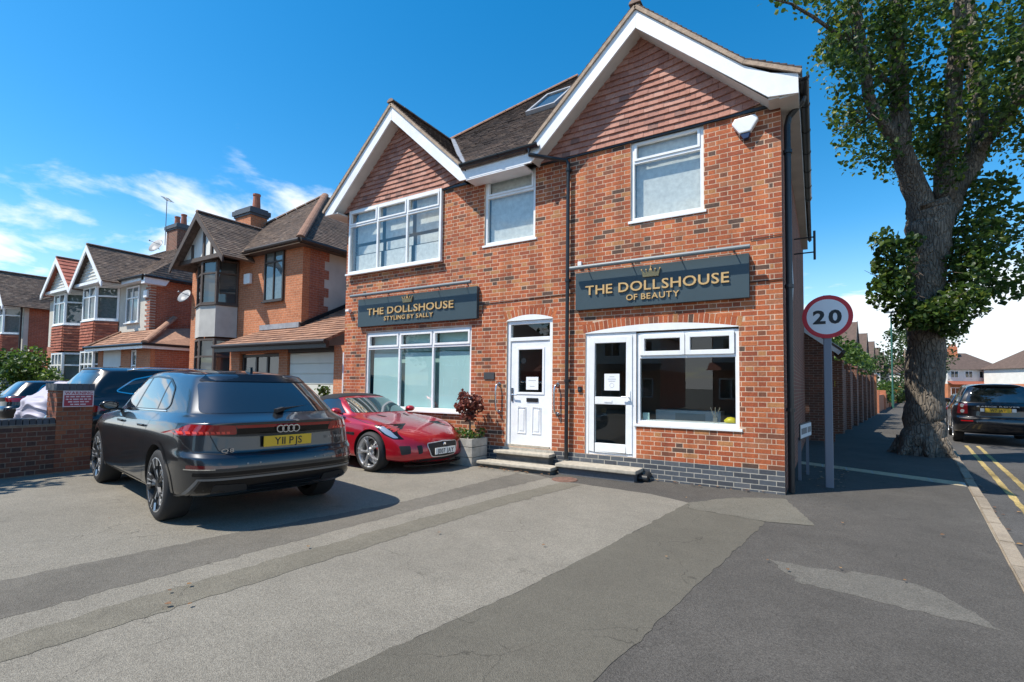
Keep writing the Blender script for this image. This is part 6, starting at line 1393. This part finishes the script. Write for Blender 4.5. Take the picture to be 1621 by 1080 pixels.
for k in range(20): l_.clump((-5.3 + r_.uniform(-.23, .23), -.37 + r_.uniform(-.2, .2), .52 + r_.uniform(0, .12)), .07, 16, .05, .5)
l_.build('foliage', 'leaf_hedge', o)
# ---- low brick wall, pillar and warning sign
XM = Matrix(((0, -1, 0, -10.0), (1, 0, 0, 0), (0, 0, 1, 0), (0, 0, 0, 1)))          # faces +x: local x -> world y
mat('mortar_shaded', (0.24, 0.19, 0.145), .95, var=.2, vscale=20)  # darker mortar, the wall's shade put into the colour
BRD = [(.35, (0.15, 0.055, 0.034)), (.25, (0.11, 0.046, 0.032)), (.2, (0.19, 0.066, 0.036)), (.2, (0.075, 0.04, 0.032))]
mat('brick_shaded', 0, .9, tint=BRD, var=.25, vscale=25, bump=.4, bscale=100); mat('brick_pier', 0, .85, tint=[(.4, (0.31, 0.105, 0.048)), (.3, (0.25, 0.08, 0.04)), (.3, (0.19, 0.062, 0.036))], var=.2, vscale=25, bump=.4, bscale=100)  # dark brown wall and pier bricks, darkened further to hold their shade
gw = thing('garden_wall', 'low dark brick boundary wall at the left of the forecourt', 'wall', (-10.1, -7, 0))
b = MB(); b.box(-10.21, -10.005, -9.5, -5.12, -.05, .80); core = b.build('wall', 'mortar_shaded', gw)
lay_bricks(core, flemish(-9.5, -5.12, .02, .77), 'brick_shaded', xf=XM, limit=90)
cp_ = MB(); cp_.box(-10.225, -9.99, -9.5, -5.12, .795, .80); cp_ = cp_.build('coping', 'mortar_grey', gw)
cm_ = MB(); cm_.box(0, .235, 0, .066, 0, .10); cmm = cm_.mesh('coping_brick', 'blue_brick')
for k in range(57): put(bpy.data.objects.new('coping_brick', cmm), cp_, M=Matrix.Translation((-10.225, -9.5 + k * .0768, .79 + random.gauss(0, .002))))
gp_ = thing('brick_pillar', 'square brick gate pillar with dark cap carrying the warning sign', 'pillar', (-10.22, -4.88, 0))
b = MB(); b.box(-10.445, -10.005, -5.115, -4.655, -.05, 1.33); core = b.build('shaft', 'mortar_shaded', gp_)
lay_bricks(core, flemish(-5.12, -4.65, .02, 1.32), 'brick_pier', xf=XM, limit=80, rest='brickwork'); YM = Matrix(((1, 0, 0, 0), (0, 1, 0, -5.12), (0, 0, 1, 0), (0, 0, 0, 1)))
lay_bricks(core, flemish(-10.45, -10.0, .02, 1.32), 'brick_pier', xf=YM, limit=80, rest='brickwork')
for k in range(6):
    b = MB(); b.box(-10.47, -9.985, -5.14 + k * .084, -5.14 + k * .084 + .076, 1.33, 1.44); b.build('cap_brick', 'blue_brick', gp_)
b = MB(); b.box(-10.45, -10.0, -5.12, -4.65, 1.325, 1.43); b.build('cap_mortar', 'mortar_grey', gp_)
ws = thing('warning_sign', 'red and white WARNING sign fixed to the brick pillar', 'sign', (-9.98, -4.85, 1.05)); mat('sign_red', (0.42, 0.05, 0.07), .45); mat('sign_pink', (0.75, 0.62, 0.62), .5)
b = MB(); b.box(-9.985, -9.976, -5.055, -4.655, 1.06, 1.325); b.build('board', 'sign_pink', ws); b = MB(); b.box(-9.9755, -9.974, -5.04, -4.67, 1.075, 1.255); b.build('red_panel', 'sign_red', ws)
lettering('WARNING', .045, .002, (-9.9755, -4.855, 1.267), (0, 1, 0), (0, 0, 1), 'sign_red', ws, bold=.02, width=.36)
rr = random.Random(3)
for k in range(4):
    b = MB(); y = -5.02 + (.0 if k < 2 else .03 * (k - 1)); e = -4.69 - (.0 if k < 2 else .03 * (k - 1))
    while y < e - .02:
        w_ = rr.uniform(.03, .08); b.box(-9.9738, -9.9730, y, min(y + w_, e), 1.218 - k * .042, 1.237 - k * .042); y += w_ + .014
    b.build('print_line', 'sign_pink', ws)
# ---- other cars
def remap(rows, f): return [[f(i, j, *p) for j, p in enumerate(r)] for i, r in enumerate(rows)]
def suv_f(zs=1.0, xs=1.0, ws=1.0, up=.0, dx=0.0):
    def f(i, j, x, y, z):
        if i >= 7 and j <= 3: x = x + (-2.33 - x) * up * (.9 if i < 10 else .75)
        if i >= 10 and j == 4: x -= .3 * up
        if i == 11 and j <= 4: x = x - .5 * up
        return (x * xs + dx, y * ws, z * zs)
    return f
sv = Car('black_suv', 'black family SUV with chrome window trim parked behind the brick pillar', (-12.05, -2.15, 0), R(90), remap(AU, suv_f(1.05, .985, .965, .55)), AUC, [(-1.45, .37, .42), (1.45, .37, .42)], 'paint_darkblue')
c = sv
for x in (-1.45, 1.45):
    for s_ in (1, -1): c.wheel(x, s_, .37, .25, .95, 'five', rimr=.25)
c.patch('rear_window', 'rear', [(-.66, 1.25), (.66, 1.25), (.56, 1.64), (-.56, 1.64)], 'screen_glass', r=.05); c.patch('windscreen', 'front', [(-.6, 1.24), (.6, 1.24), (.48, 1.66), (-.48, 1.66)], 'car_glass', r=.05)
dl = [(.95, 1.20), (-1.50, 1.24), (-1.75, 1.29), (-1.42, 1.53), (-1.0, 1.63), (-.3, 1.655), (.2, 1.63), (.5, 1.51)]
c.patch('side_window', 'both', dl, 'car_glass', .004, r=.06, rim=('chrome', .022)); c.line('window_pillar', 'both', [(-.02, 1.2), (-.1, 1.65)], .06, 'gloss_black', .006); c.line('window_pillar', 'both', [(-.98, 1.23), (-.90, 1.63)], .05, 'gloss_black', .006)
for sg in (1, -1):
    c.patch('tail_lamp', 'rear', [(sg * .92, .90), (sg * .55, .92), (sg * .55, 1.02), (sg * .88, 1.04)], 'lamp_red', .005, r=.03); c.patch('lamp_side', 'side' if sg > 0 else 'side_r', [(-2.20, .90), (-1.93, .93), (-1.90, 1.0), (-2.20, 1.04)], 'lamp_red', .005, r=.03)
    b = MB(); b.tube([(.15, sg * .60, 1.735), (.0, sg * .62, 1.77), (-1.2, sg * .62, 1.765), (-1.5, sg * .60, 1.71)], .018, 8); c.part('roof_rail', b, 'chrome', True)
c.line('door_seam', 'both', [(0, 1.1), (.02, .4)], .007, 'seam'); c.line('door_seam', 'both', [(-1.05, 1.1), (-1.0, .8), (-.85, .4)], .007, 'seam'); mirror_shape(c, .66, .90, 1.14, 'paint_darkblue', .95)
# the black off-roader on the side street
ROW = remap(AU, suv_f(1.095, .985, 1.01, .80))
K0 = Vector((kx(12) + .26 + 1.0, 12, -.10)); ctr = K0 + SD * 2.47
rv = Car('black_offroader', 'black off-road car with W7 JAY plate parked on the side street', tuple(ctr), R(90 - 7.77), ROW, AUC, [(-1.44, .39, .43), (1.44, .39, .43)], 'paint_black')
c = rv
for x in (-1.44, 1.44):
    for s_ in (1, -1): c.wheel(x, s_, .39, .27, .985, 'five', rimr=.27)
c.patch('rear_window', 'rear', [(-.70, 1.30), (.70, 1.30), (.58, 1.74), (-.58, 1.74)], 'car_glass', r=.06)
c.patch('side_window', 'both', [(.95, 1.24), (-1.95, 1.30), (-1.90, 1.70), (-.3, 1.74), (.2, 1.70), (.5, 1.58)], 'car_glass', .004, r=.05)
for xx in (-.02, -1.0): c.line('window_pillar', 'both', [(xx, 1.25), (xx - .04, 1.74)], .07, 'gloss_black', .006)
for sg in (1, -1):
    tl = c.patch('tail_lamp', 'rear', [(sg * .90, .93), (sg * .66, .93), (sg * .66, 1.24), (sg * .86, 1.24)], 'lamp_dark_red', .005, r=.02, step=.03)
    for zz in (1.0, 1.17):
        p = c.hit('rear', sg * .77, zz, .012); b = MB(); b.lathe([(.055, -.006), (.045, -.012), (.0001, -.014)], (p.x, p.y, p.z), 'x', 16); c.part('lamp_ring', b, 'lamp_clear', parent=tl)
    c.patch('reflector', 'rear', [(sg * .82, .70), (sg * .55, .70), (sg * .55, .73), (sg * .82, .73)], 'lamp_red', .006, r=.0)
    p = c.hit('rear', sg * .34, 1.06, .012); b = MB(); b.box(p.x - .02, p.x + .01, p.y - .045, p.y + .045, p.z - .05, p.z + .05); c.part('plate_lamp', b, 'rim_silver')
p = c.hit('rear', 0, 1.05, .02); c.plate(p.x, 0, 1.05, True, 'W7 JAY', 'plate_yellow', w_=.56, h_=.125, tw=.34)
p = c.hit('rear', 0, 1.16, .006); lettering('RANGE ROVER', .036, .006, (p.x, 0, 1.145), (0, -1, 0), (0, 0, 1), 'rim_silver', c.o, 'badge_text', local=True, joined=True, width=.92, bold=.01)
c.line('bumper_trim', 'rear', [(-.85, .80), (.85, .80)], .03, 'rim_dark', .006); mirror_shape(c, .75, .95, 1.30, 'paint_black', 1.0)
dk = Car('dark_hatchback', 'dark car parked ahead of the black off-roader', tuple(K0 + SD * 9.3 + SN * -.05), R(90 - 7.77), remap(AU, suv_f(.90, .86, .90, .4)), AUC, [(-1.28, .33, .37), (1.28, .33, .37)], 'paint_darkblue')
c = dk
for x in (-1.28, 1.28):
    for s_ in (1, -1): c.wheel(x, s_, .33, .22, .885, 'five', rimr=.22)
c.patch('rear_window', 'rear', [(-.56, 1.06), (.56, 1.06), (.46, 1.42), (-.46, 1.42)], 'car_glass', r=.05); c.patch('side_window', 'both', [(.85, 1.03), (-1.4, 1.07), (-1.2, 1.35), (-.3, 1.43), (.2, 1.4)], 'car_glass', .004, r=.05)
for sg in (1, -1): c.patch('tail_lamp', 'rear', [(sg * .86, .84), (sg * .60, .84), (sg * .60, 1.0), (sg * .82, 1.0)], 'lamp_red', .005, r=.03)
lf_ = Car('black_hatchback', 'black car half hidden behind the wall at the left edge', (-21.2, -1.3, 0), R(90), remap(AU, suv_f(.88, .86, .90, .3)), AUC, [(-1.28, .33, .37), (1.28, .33, .37)], 'paint_black')
c = lf_
for x in (-1.28, 1.28):
    for s_ in (1, -1): c.wheel(x, s_, .33, .22, .885, 'five', rimr=.22)
c.patch('rear_window', 'rear', [(-.56, 1.04), (.56, 1.04), (.46, 1.40), (-.46, 1.40)], 'car_glass', r=.05); c.patch('side_window', 'both', [(.85, 1.0), (-1.4, 1.05), (-1.2, 1.33), (-.3, 1.41), (.2, 1.38)], 'car_glass', .004, r=.05, rim=('chrome', .02))
for sg in (1, -1): c.patch('tail_lamp', 'rear', [(sg * .86, .82), (sg * .60, .82), (sg * .60, .98), (sg * .82, .98)], 'lamp_red', .005, r=.03)
# covered car: a draped cloth over a small car, folded by a displaced shell
mat('car_cover', (0.42, 0.39, 0.46), .55, var=.08, vscale=3)
cc = thing('covered_car', 'car under a draped lilac grey cover beyond the low wall', 'car', (-17.2, -1.62, 0), R(90), 'parked cars')
me = shell(remap(AU, lambda i, j, x, y, z: (x * .86, y * (.93 if i > 2 else .98), (.10 if i == 0 else z * .88))), ())
bm = bmesh.new(); bm.from_mesh(me)
from mathutils import noise as mnoise
for v in bm.verts:
    p = v.co; low = max(0.0, min(1.0, (1.15 - p.z) / .8)); s_ = mnoise.noise(Vector((p.x * 1.3 + p.z * 1.6, p.y * 1.3, p.z * .5))); t_ = math.sin(p.x * 11 + p.z * 9 + 3 * mnoise.noise(p * 1.1)) * .5 + math.sin(p.y * 9 - p.z * 5 + 2 * s_) * .5
    f_ = 1 - abs(math.sin(p.x * 7 + p.z * 8 + 2.5 * mnoise.noise(p * 1.4) + p.y * 3)); v.co += v.normal * (low * (.03 * t_ + .09 * s_ + .07 * f_ * f_) + .02 * t_ + .03 * f_ * f_)
bm.to_mesh(me); bm.free(); me.materials.clear(); me.materials.append(MAT['car_cover']); me.polygons.foreach_set('use_smooth', [True] * len(me.polygons))
put(bpy.data.objects.new('cover', me), cc, local=True)
b = MB(); b.lathe([(.0001, -.1), (.12, -.06), (.14, .04), (.05, .14), (.0001, .16)], (.55, -.92, 1.02), 'y', 12); b.build('mirror_bulge', 'car_cover', cc, smooth=True, local=True)

tree('street_tree', 'small tree just outside the left edge shading the forecourt', (-12.6, -8.6, 0), 5, (-12.4, -8.3, 4.2), (1.5, 1.5, 1.3), 26, .45, 50, .15, 'leaf_hedge', seed=50, tr=.1)
tree('street_tree', 'large tree across the main road seen only as a reflection in the upper windows', (-15, -30, 0), 11, (-15, -30, 7.2), (4.2, 4.2, 4), 60, 1.1, 60, .35, 'leaf_far', seed=51, tr=.35)  # added out of view so glass and paintwork have something to reflect
tree('street_tree', 'second tree across the main road reflected in the car windows', (-25, -22, 0), 9, (-25, -22, 6.0), (3.5, 3.5, 3.2), 50, 1.0, 60, .35, 'leaf_far', seed=52, tr=.3)
# ------------------------------------------------------------------ side street
mat('post_grey', (0.20, 0.215, 0.25), .5, .2); mat('sign_white', (0.78, 0.79, 0.80), .4); mat('sign_rim_red', (0.55, 0.012, 0.025), .4); mat('ink_black', (0.012, 0.012, 0.014), .5)
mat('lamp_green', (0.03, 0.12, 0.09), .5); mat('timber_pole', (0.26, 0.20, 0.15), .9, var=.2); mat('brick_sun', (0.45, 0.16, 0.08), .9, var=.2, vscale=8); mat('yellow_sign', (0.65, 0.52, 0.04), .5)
sg_ = thing('speed_limit_sign', 'round 20 speed limit sign on a grey post beside the shop', 'road sign', (.55, 1.03, 0))
b = MB(); b.box(.495, .605, 1.0, 1.09, -.05, 2.97); b.build('post', 'post_grey', sg_, bevel=.012)
C_ = (.55, .985, 2.63)
b = MB(); b.lathe([(.0001, .012), (.335, .012), (.335, .0), (.272, .0)], C_, 'y', 56); b.build('red_ring', 'sign_rim_red', sg_)
b = MB(); b.lathe([(.0001, -.0005), (.273, -.0005)], C_, 'y', 56); b.build('white_disc', 'sign_white', sg_)
lettering('20', .205, .003, (.55, .9835, 2.528), (1, 0, 0), (0, 0, 1), 'ink_black', sg_, 'numeral', bold=.035, width=.38, joined=False)
for z in (2.42, 2.84):
    b = MB(); b.box(.46, .64, .998, 1.0, z - .02, z + .02); b.build('clip', 'post_grey', sg_)
ns = thing('street_name_sign', 'low white street name plate on two posts beside the side wall', 'sign', (.22, 1.9, 0))
b = MB(); b.beam((.16, 1.35, .80), (.30, 2.35, .80), .015, .22); b.build('plate', 'sign_white', ns); b = MB(); b.beam((.152, 1.30, .80), (.292, 2.40, .80), .012, .27); b.build('frame', 'ink_black', ns)
for t in (.12, .85):
    b = MB(); x, y = .155 + .14 * t, 1.35 + 1.0 * t; b.box(x - .05, x - .005, y - .05, y + .05, -.05, .70); b.build('post', 'post_grey', ns)
b = MB(); k = 0; y = .07
while y < .93:
    p = Vector((.168 + .14 * y, 1.35 + y, .75)); w_ = .055; q = Vector((.168 + .14 * (y + w_), 1.35 + y + w_, .75)); b.beam(p + Vector((0, 0, .05)), q + Vector((0, 0, .05)), .002, .10); y += .085 + (.06 if k == 5 else 0); k += 1
b.build('lettering', 'ink_black', ns)
# outbuilding behind the shop
ob = thing('outbuilding', 'dark brick lean-to with white barge board behind the shop', 'building', (-.2, 10.5, 0))
b = MB(); b.prism([(-3.0, 9.12, -.05), (.85, 9.12, -.05), (.85, 9.12, 2.62), (-.6, 9.12, 3.85), (-3.0, 9.12, 3.85)], (0, 3.2, 0)); b.build('wall', 'brick_garden', ob)
b = MB(); b.beam((-.6, 9.08, 3.92), (1.02, 9.08, 2.60), .05, .20, (0, 0, 1)); b.build('barge_board', 'white_paint', ob)
b = MB(); b.prism([(1.05, 9.05, 2.60), (-.6, 9.05, 3.98), (-.6, 9.05, 4.06), (1.05, 9.05, 2.68)], (0, 3.4, 0)); b.build('roof', 'roof_tile_brown', ob)
b = MB(); b.tube([(1.08, 9.0, 2.60), (1.08, 12.4, 2.60)], .055, 6); b.build('gutter', 'black_plastic', ob)
# garden wall along the street with piers, then a lower wall, sunlight put into its brighter brick
def wx(y): return 1.07 + (y - 12.64) * KT
sw_ = thing('street_wall', 'tall dark brick garden wall with piers along the side street', 'wall', (1.2, 18, 0))
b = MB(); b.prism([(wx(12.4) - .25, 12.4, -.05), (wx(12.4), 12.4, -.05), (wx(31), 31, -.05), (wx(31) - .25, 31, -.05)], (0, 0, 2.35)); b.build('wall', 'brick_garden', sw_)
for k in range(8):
    y = 12.45 + k * 2.55; b = MB(); b.prism([(wx(y) - .3, y, -.05), (wx(y) + .13, y, -.05), (wx(y + .45) + .13, y + .45, -.05), (wx(y + .45) - .3, y + .45, -.05)], (0, 0, 2.5)); b.build('pier', 'brick_garden' if k < 7 else 'brick_orange', sw_)  # last pier in brighter brick, sunlight put into its colour
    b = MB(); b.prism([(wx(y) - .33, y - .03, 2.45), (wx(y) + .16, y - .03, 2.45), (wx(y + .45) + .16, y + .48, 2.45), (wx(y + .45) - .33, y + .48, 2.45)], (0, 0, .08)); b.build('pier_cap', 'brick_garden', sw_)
cw = thing('yard_wall', 'dark brick yard wall with small yellow sign facing the pavement', 'wall', (.5, 12.4, 0)); b = MB(); b.box(-2, wx(12.38), 12.25, 12.39, -.05, 2.4); b.build('wall', 'brick_garden', cw)
o = thing('yellow_notice', 'small yellow notice on the dark brick yard wall', 'notice', (.75, 12.2, 1.7)); b = MB(); b.box(.62, .95, 12.235, 12.248, 1.62, 1.82); b.build('plate', 'yellow_sign', o)
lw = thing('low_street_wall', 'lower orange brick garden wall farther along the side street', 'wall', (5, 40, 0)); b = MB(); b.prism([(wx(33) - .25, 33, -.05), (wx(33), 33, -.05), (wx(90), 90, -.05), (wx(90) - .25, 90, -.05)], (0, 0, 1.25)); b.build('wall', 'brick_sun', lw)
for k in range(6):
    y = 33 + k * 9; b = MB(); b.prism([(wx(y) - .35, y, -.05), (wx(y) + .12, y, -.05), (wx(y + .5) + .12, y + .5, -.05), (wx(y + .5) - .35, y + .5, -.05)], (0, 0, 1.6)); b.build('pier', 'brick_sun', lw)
def ok_w(p): return p.x < wx(p.y) + .35
for k, (y, h, rx, lab) in enumerate(((15.5, 3.0, 1.2, 'yellowish green shrub overtopping the near end of the street wall'), (19.5, 2.9, 1.3, 'second green shrub overtopping the tall street wall'), (24.0, 3.0, 1.4, 'third green shrub overtopping the tall street wall'), (28.5, 2.9, 1.2, 'farthest green shrub overtopping the tall street wall'))):
    bush('wall_shrub', lab, 'shrub', (wx(y) - .7, y, h), (rx * .8, rx * 1.3, .85), 34, .36, 42, .14, seed=30 + k, ok=ok_w, group='shrubs behind the street wall')
bush('hedge', 'clipped yellow green hedge beyond the lamp post', 'hedge', (wx(50) - .6, 50, 1.3), (1.0, 4, 1.0), 50, .5, 45, .2, seed=44)
bush('hedge', 'distant hedge near the telegraph pole', 'hedge', (wx(75) - .3, 75, 1.5), (1.2, 8, 1.5), 40, .8, 40, .3, 'leaf_far', seed=45)
# houses along the street: each with its own gable
for k in range(6):
    y = 57 + k * 14; x = wx(y) - 3.6; s_ = SD; t_ = SN
    o = thing('street_house', ['nearest', 'second', 'third', 'fourth', 'fifth', 'farthest'][k] + ' brown gabled house in the row along the side street', 'house', (x, y, 0), group='gabled houses along the side street')
    def q(a, b_, z): v = Vector((x, y, 0)) + s_ * a + t_ * b_; return (v.x, v.y, z)
    b = MB(); b.prism([q(0, -9, -.05), q(0, 0, -.05), q(6, 0, -.05), q(6, -9, -.05)], (0, 0, 5.4)); b.build('wall', 'render_white', o)
    b = MB(); b.add([q(-.4, .5, 5.2), q(3, .5, 9.3), q(6.4, .5, 5.2), q(-.4, -9, 5.2), q(3, -9, 9.3), q(6.4, -9, 5.2)], [(0, 1, 4, 3), (1, 2, 5, 4), (0, 3, 5, 2), (0, 2, 1), (3, 4, 5)]); b.build('roof', mat('roof_street', (0.11, 0.075, 0.06), .9, var=.2, vscale=3) and 'roof_street' if k == 0 else 'roof_street', o)
    b = MB(); b.beam(q(-.4, .55, 5.1), q(3, .55, 9.25), .08, .3); b.beam(q(6.4, .55, 5.1), q(3, .55, 9.25), .08, .3); b.build('barge_board', 'timber_brown', o)
    for (a0, z0) in ((1.5, 3.3), (1.5, .9)):
        v0 = Vector(q(a0, .02, z0)); v1 = Vector(q(a0 + 3, .02, z0)); window(o, v0, v1 - v0, 3, 1.5, 3, None, .05, .08, 0, 'upvc', 'far_glass', False)
# lamp post, pole
lp = thing('street_lamp', 'tall green street lamp column beside the garden wall', 'street lamp', (wx(46) + .3, 46, 0)); X = wx(46) + .45
b = MB(); b.tube([(X, 46, 0), (X, 46, 1.2)], .10, 10); b.tube([(X, 46, 1.2), (X, 46, 8.3)], .065, 10); b.tube([(X, 46, 8.3), (X + .5, 46, 8.4)], .04, 8); b.build('column', 'lamp_green', lp)
b = MB(); b.box(X - .5, X + 1.0, 45.85, 46.15, 8.34, 8.48); b.build('lantern', 'lamp_grey', lp, bevel=.03)
tp = thing('telegraph_pole', 'distant wooden telegraph pole beside the pavement', 'pole', (wx(78) + .8, 78, 0)); b = MB(); b.tube([(wx(78) + .9, 78, 0), (wx(78) + .9, 78, 7.4)], [.16, .11], 8); b.build('shaft', 'timber_pole', tp)
tree('street_tree', 'rounded green tree farther down the pavement behind the big trunk', (kx(58) - 1.0, 58, 0), 8, (kx(58) - .6, 58, 5.9), (3.4, 3.2, 3.0), 60, .9, 60, .26, seed=9)
tree('street_tree', 'darker tree standing beyond the rounded street tree', (kx(85) - 1, 85, 0), 9, (kx(85) - 1.5, 85, 5.2), (5, 4, 4.0), 50, 1.2, 50, .36, seed=10)
# houses facing the end of the street
def end_house(lab, px_loc, U, W, rev=False, roofm='roof_street', solar=False):
    U = Vector(U).normalized(); Nn = Vector((U.y, -U.x, 0)); O = Vector(px_loc); o = thing('distant_house', lab, 'house', tuple(O), group='houses at the end of the side street')
    def q(a, d, z): v = O + U * a - Nn * d; return (v.x, v.y, z)
    b = MB(); b.prism([q(0, 0, -.1), q(W, 0, -.1), q(W, 8, -.1), q(0, 8, -.1)], (0, 0, 2.9)); b.build('lower_wall', 'brick_orange', o)
    b = MB(); b.prism([q(0, .01, 2.8), q(W, .01, 2.8), q(W, 7.99, 2.8), q(0, 7.99, 2.8)], (0, 0, 2.4)); b.build('upper_wall', 'render_white', o)
    b = MB(); b.prism([q(W - .02, .0, 2.8), q(W + .03, .0, 2.8), q(W + .03, 8, 2.8), q(W - .02, 8, 2.8)], (0, 0, 2.41)); b.build('side_wall', 'brick_orange', o)
    b = MB(); e = .4; b.add([q(-e, -e, 5.15), q(W + e, -e, 5.15), q(W + e, 8 + e, 5.15), q(-e, 8 + e, 5.15), q(2.6, 4, 8.1), q(W - 2.6, 4, 8.1)], [(0, 1, 5, 4), (1, 2, 5), (2, 3, 4, 5), (3, 0, 4), (0, 3, 2, 1)]); b.build('roof', roofm, o)
    b = MB(); b.add([q(-.2, -1.1, 2.7), q(W + .2, -1.1, 2.7), q(W + .2, 0, 3.25), q(-.2, 0, 3.25)], [(0, 1, 2, 3)]); b.build('canopy', 'tile_red', o, fix=False)
    n = int(W / 2.2)
    for i in range(n):
        a = (i + .5) * W / n - .7; v0 = Vector(q(a, -.03, 3.75)); v1 = Vector(q(a + 1.3, -.03, 3.75)); window(o, v0, v1 - v0, 1.3, 1.15, 2, None, .03, .09, 0, 'upvc', 'car_glass', False)
        v0 = Vector(q(a, -.03, .8)); v1 = Vector(q(a + 1.5, -.03, .8)); window(o, v0, v1 - v0, 1.5, 1.4, 2, None, .03, .09, 0, 'upvc', 'car_glass', False)
    cxy = O + U * (W * .42) - Nn * 3.4; b = MB(); b.box(cxy.x - .6, cxy.x + .6, cxy.y - .4, cxy.y + .4, 6.8, 9.1); ch = b.build('chimney', 'brick_sun', o)
    for i in range(3): b = MB(); b.lathe([(.16, 0), (.13, .5)], (cxy.x - .35 + i * .35, cxy.y, 9.1), 'z', 8); b.build('chimney_pot', 'pot_red', ch)
    if solar: b = MB(); b.add([q(1, 1.0, 6.35), q(W - 3, 1.0, 6.35), q(W - 3, 2.8, 7.5), q(1.6, 2.8, 7.5)], [(0, 1, 2, 3)]); b.build('solar_panels', 'car_glass', o, fix=False)
end_house('white upper storey house with hipped roof and red canopy at street end', (18.6, 97.2, 0), (.851, .524, 0), 9.3)
end_house('house with white bays partly behind the black off-roader roof', (27.6, 92.5, 0), (.851, .524, 0), 9.0)
end_house('farther house with dark panels on its roof at street end', (14.5, 112, 0), (.851, .524, 0), 9.0, solar=True)
# a few leaves on the ground
l_ = Leaves(77); rr = random.Random(8)
def scatter(n, fx, size=.05):
    for _ in range(n):
        p = fx(); l_.leaf((p[0], p[1], p[2] + .012), size, 9.0)
scatter(60, lambda: (lambda y: (kx(y) + abs(rr.gauss(.16, .07)), y, -.095))(rr.uniform(-1, 9)))
scatter(26, lambda: (rr.uniform(-5.0, -3.4), rr.gauss(-.68, .05), .016)); scatter(14, lambda: (rr.uniform(-2, -.2), rr.gauss(-.08, .04), .016)); scatter(30, lambda: (rr.uniform(.15, .9), rr.uniform(.9, 3.4), .004), .06)
scatter(18, lambda: (rr.uniform(-7, 1.5), rr.uniform(-6.0, -1), .012), .035); scatter(4, lambda: (rr.gauss(-3.4, .2), rr.gauss(-6.3, .1), .014), .045)
o = l_.build('leaf_litter', 'leaf_brown', None); tag(o, 'scattered dry brown leaves on the ground', 'leaves', kind='stuff')
# things standing in the right shop window
o = thing('reed_diffuser', 'small reed diffuser on the shop window board', 'diffuser', (-.96, .2, .98)); b = MB(); b.box(-.99, -.93, .19, .25, .975, 1.04); b.build('bottle', 'dark_room', o)
for k in range(4): b = MB(); a = k * 1.6; b.tube([(-.96, .22, 1.0), (-.96 + .07 * math.cos(a), .22 + .04 * math.sin(a), 1.20)], .004, 4); b.build('reed', 'stone', o)
o = thing('yellow_packet', 'bright yellow packet at the right of the shop window', 'packet', (-.73, .2, .97)); b = MB(); b.lathe([(.0001, 0), (.09, .0), (.10, .03), (.05, .075), (.0001, .085)], (-.735, .21, .975), 'z', 10); b.build('packet', 'yellow_plastic', o, smooth=True)
o = thing('window_card', 'small pale card at the left of the shop window', 'card', (-2.03, .15, .98)); b = MB(); b.box(-2.08, -1.97, .14, .145, .965, 1.08); b.build('card', 'blind', o)
m = MB(); m.box(-2.15, -.585, .11, .34, .93, .965); m.build('window_board', 'upvc', shop)
o = thing('white_cabinet', 'pale cabinet standing behind the shop window', 'cabinet', (-1.35, 1.0, .2)); b = MB(); b.box(-2.1, -1.0, 1.0, 1.4, .2, 1.10); b.build('carcass', 'upvc', o); b = MB(); b.box(-1.75, -1.25, .985, .999, .7, 1.05); b.build('panel', 'soffit', o)

# unseen houses added behind the viewpoint for the glass and paintwork to reflect
for (x, lab) in ((-9.0, 'house across the main road mirrored in the shop window'), (-21.0, 'second house across the main road mirrored in the car doors'), (4.0, 'third house across the main road mirrored in the glazed door')):
    end_house(lab, (x, -27, 0), (-1, 0, 0), 9.5)
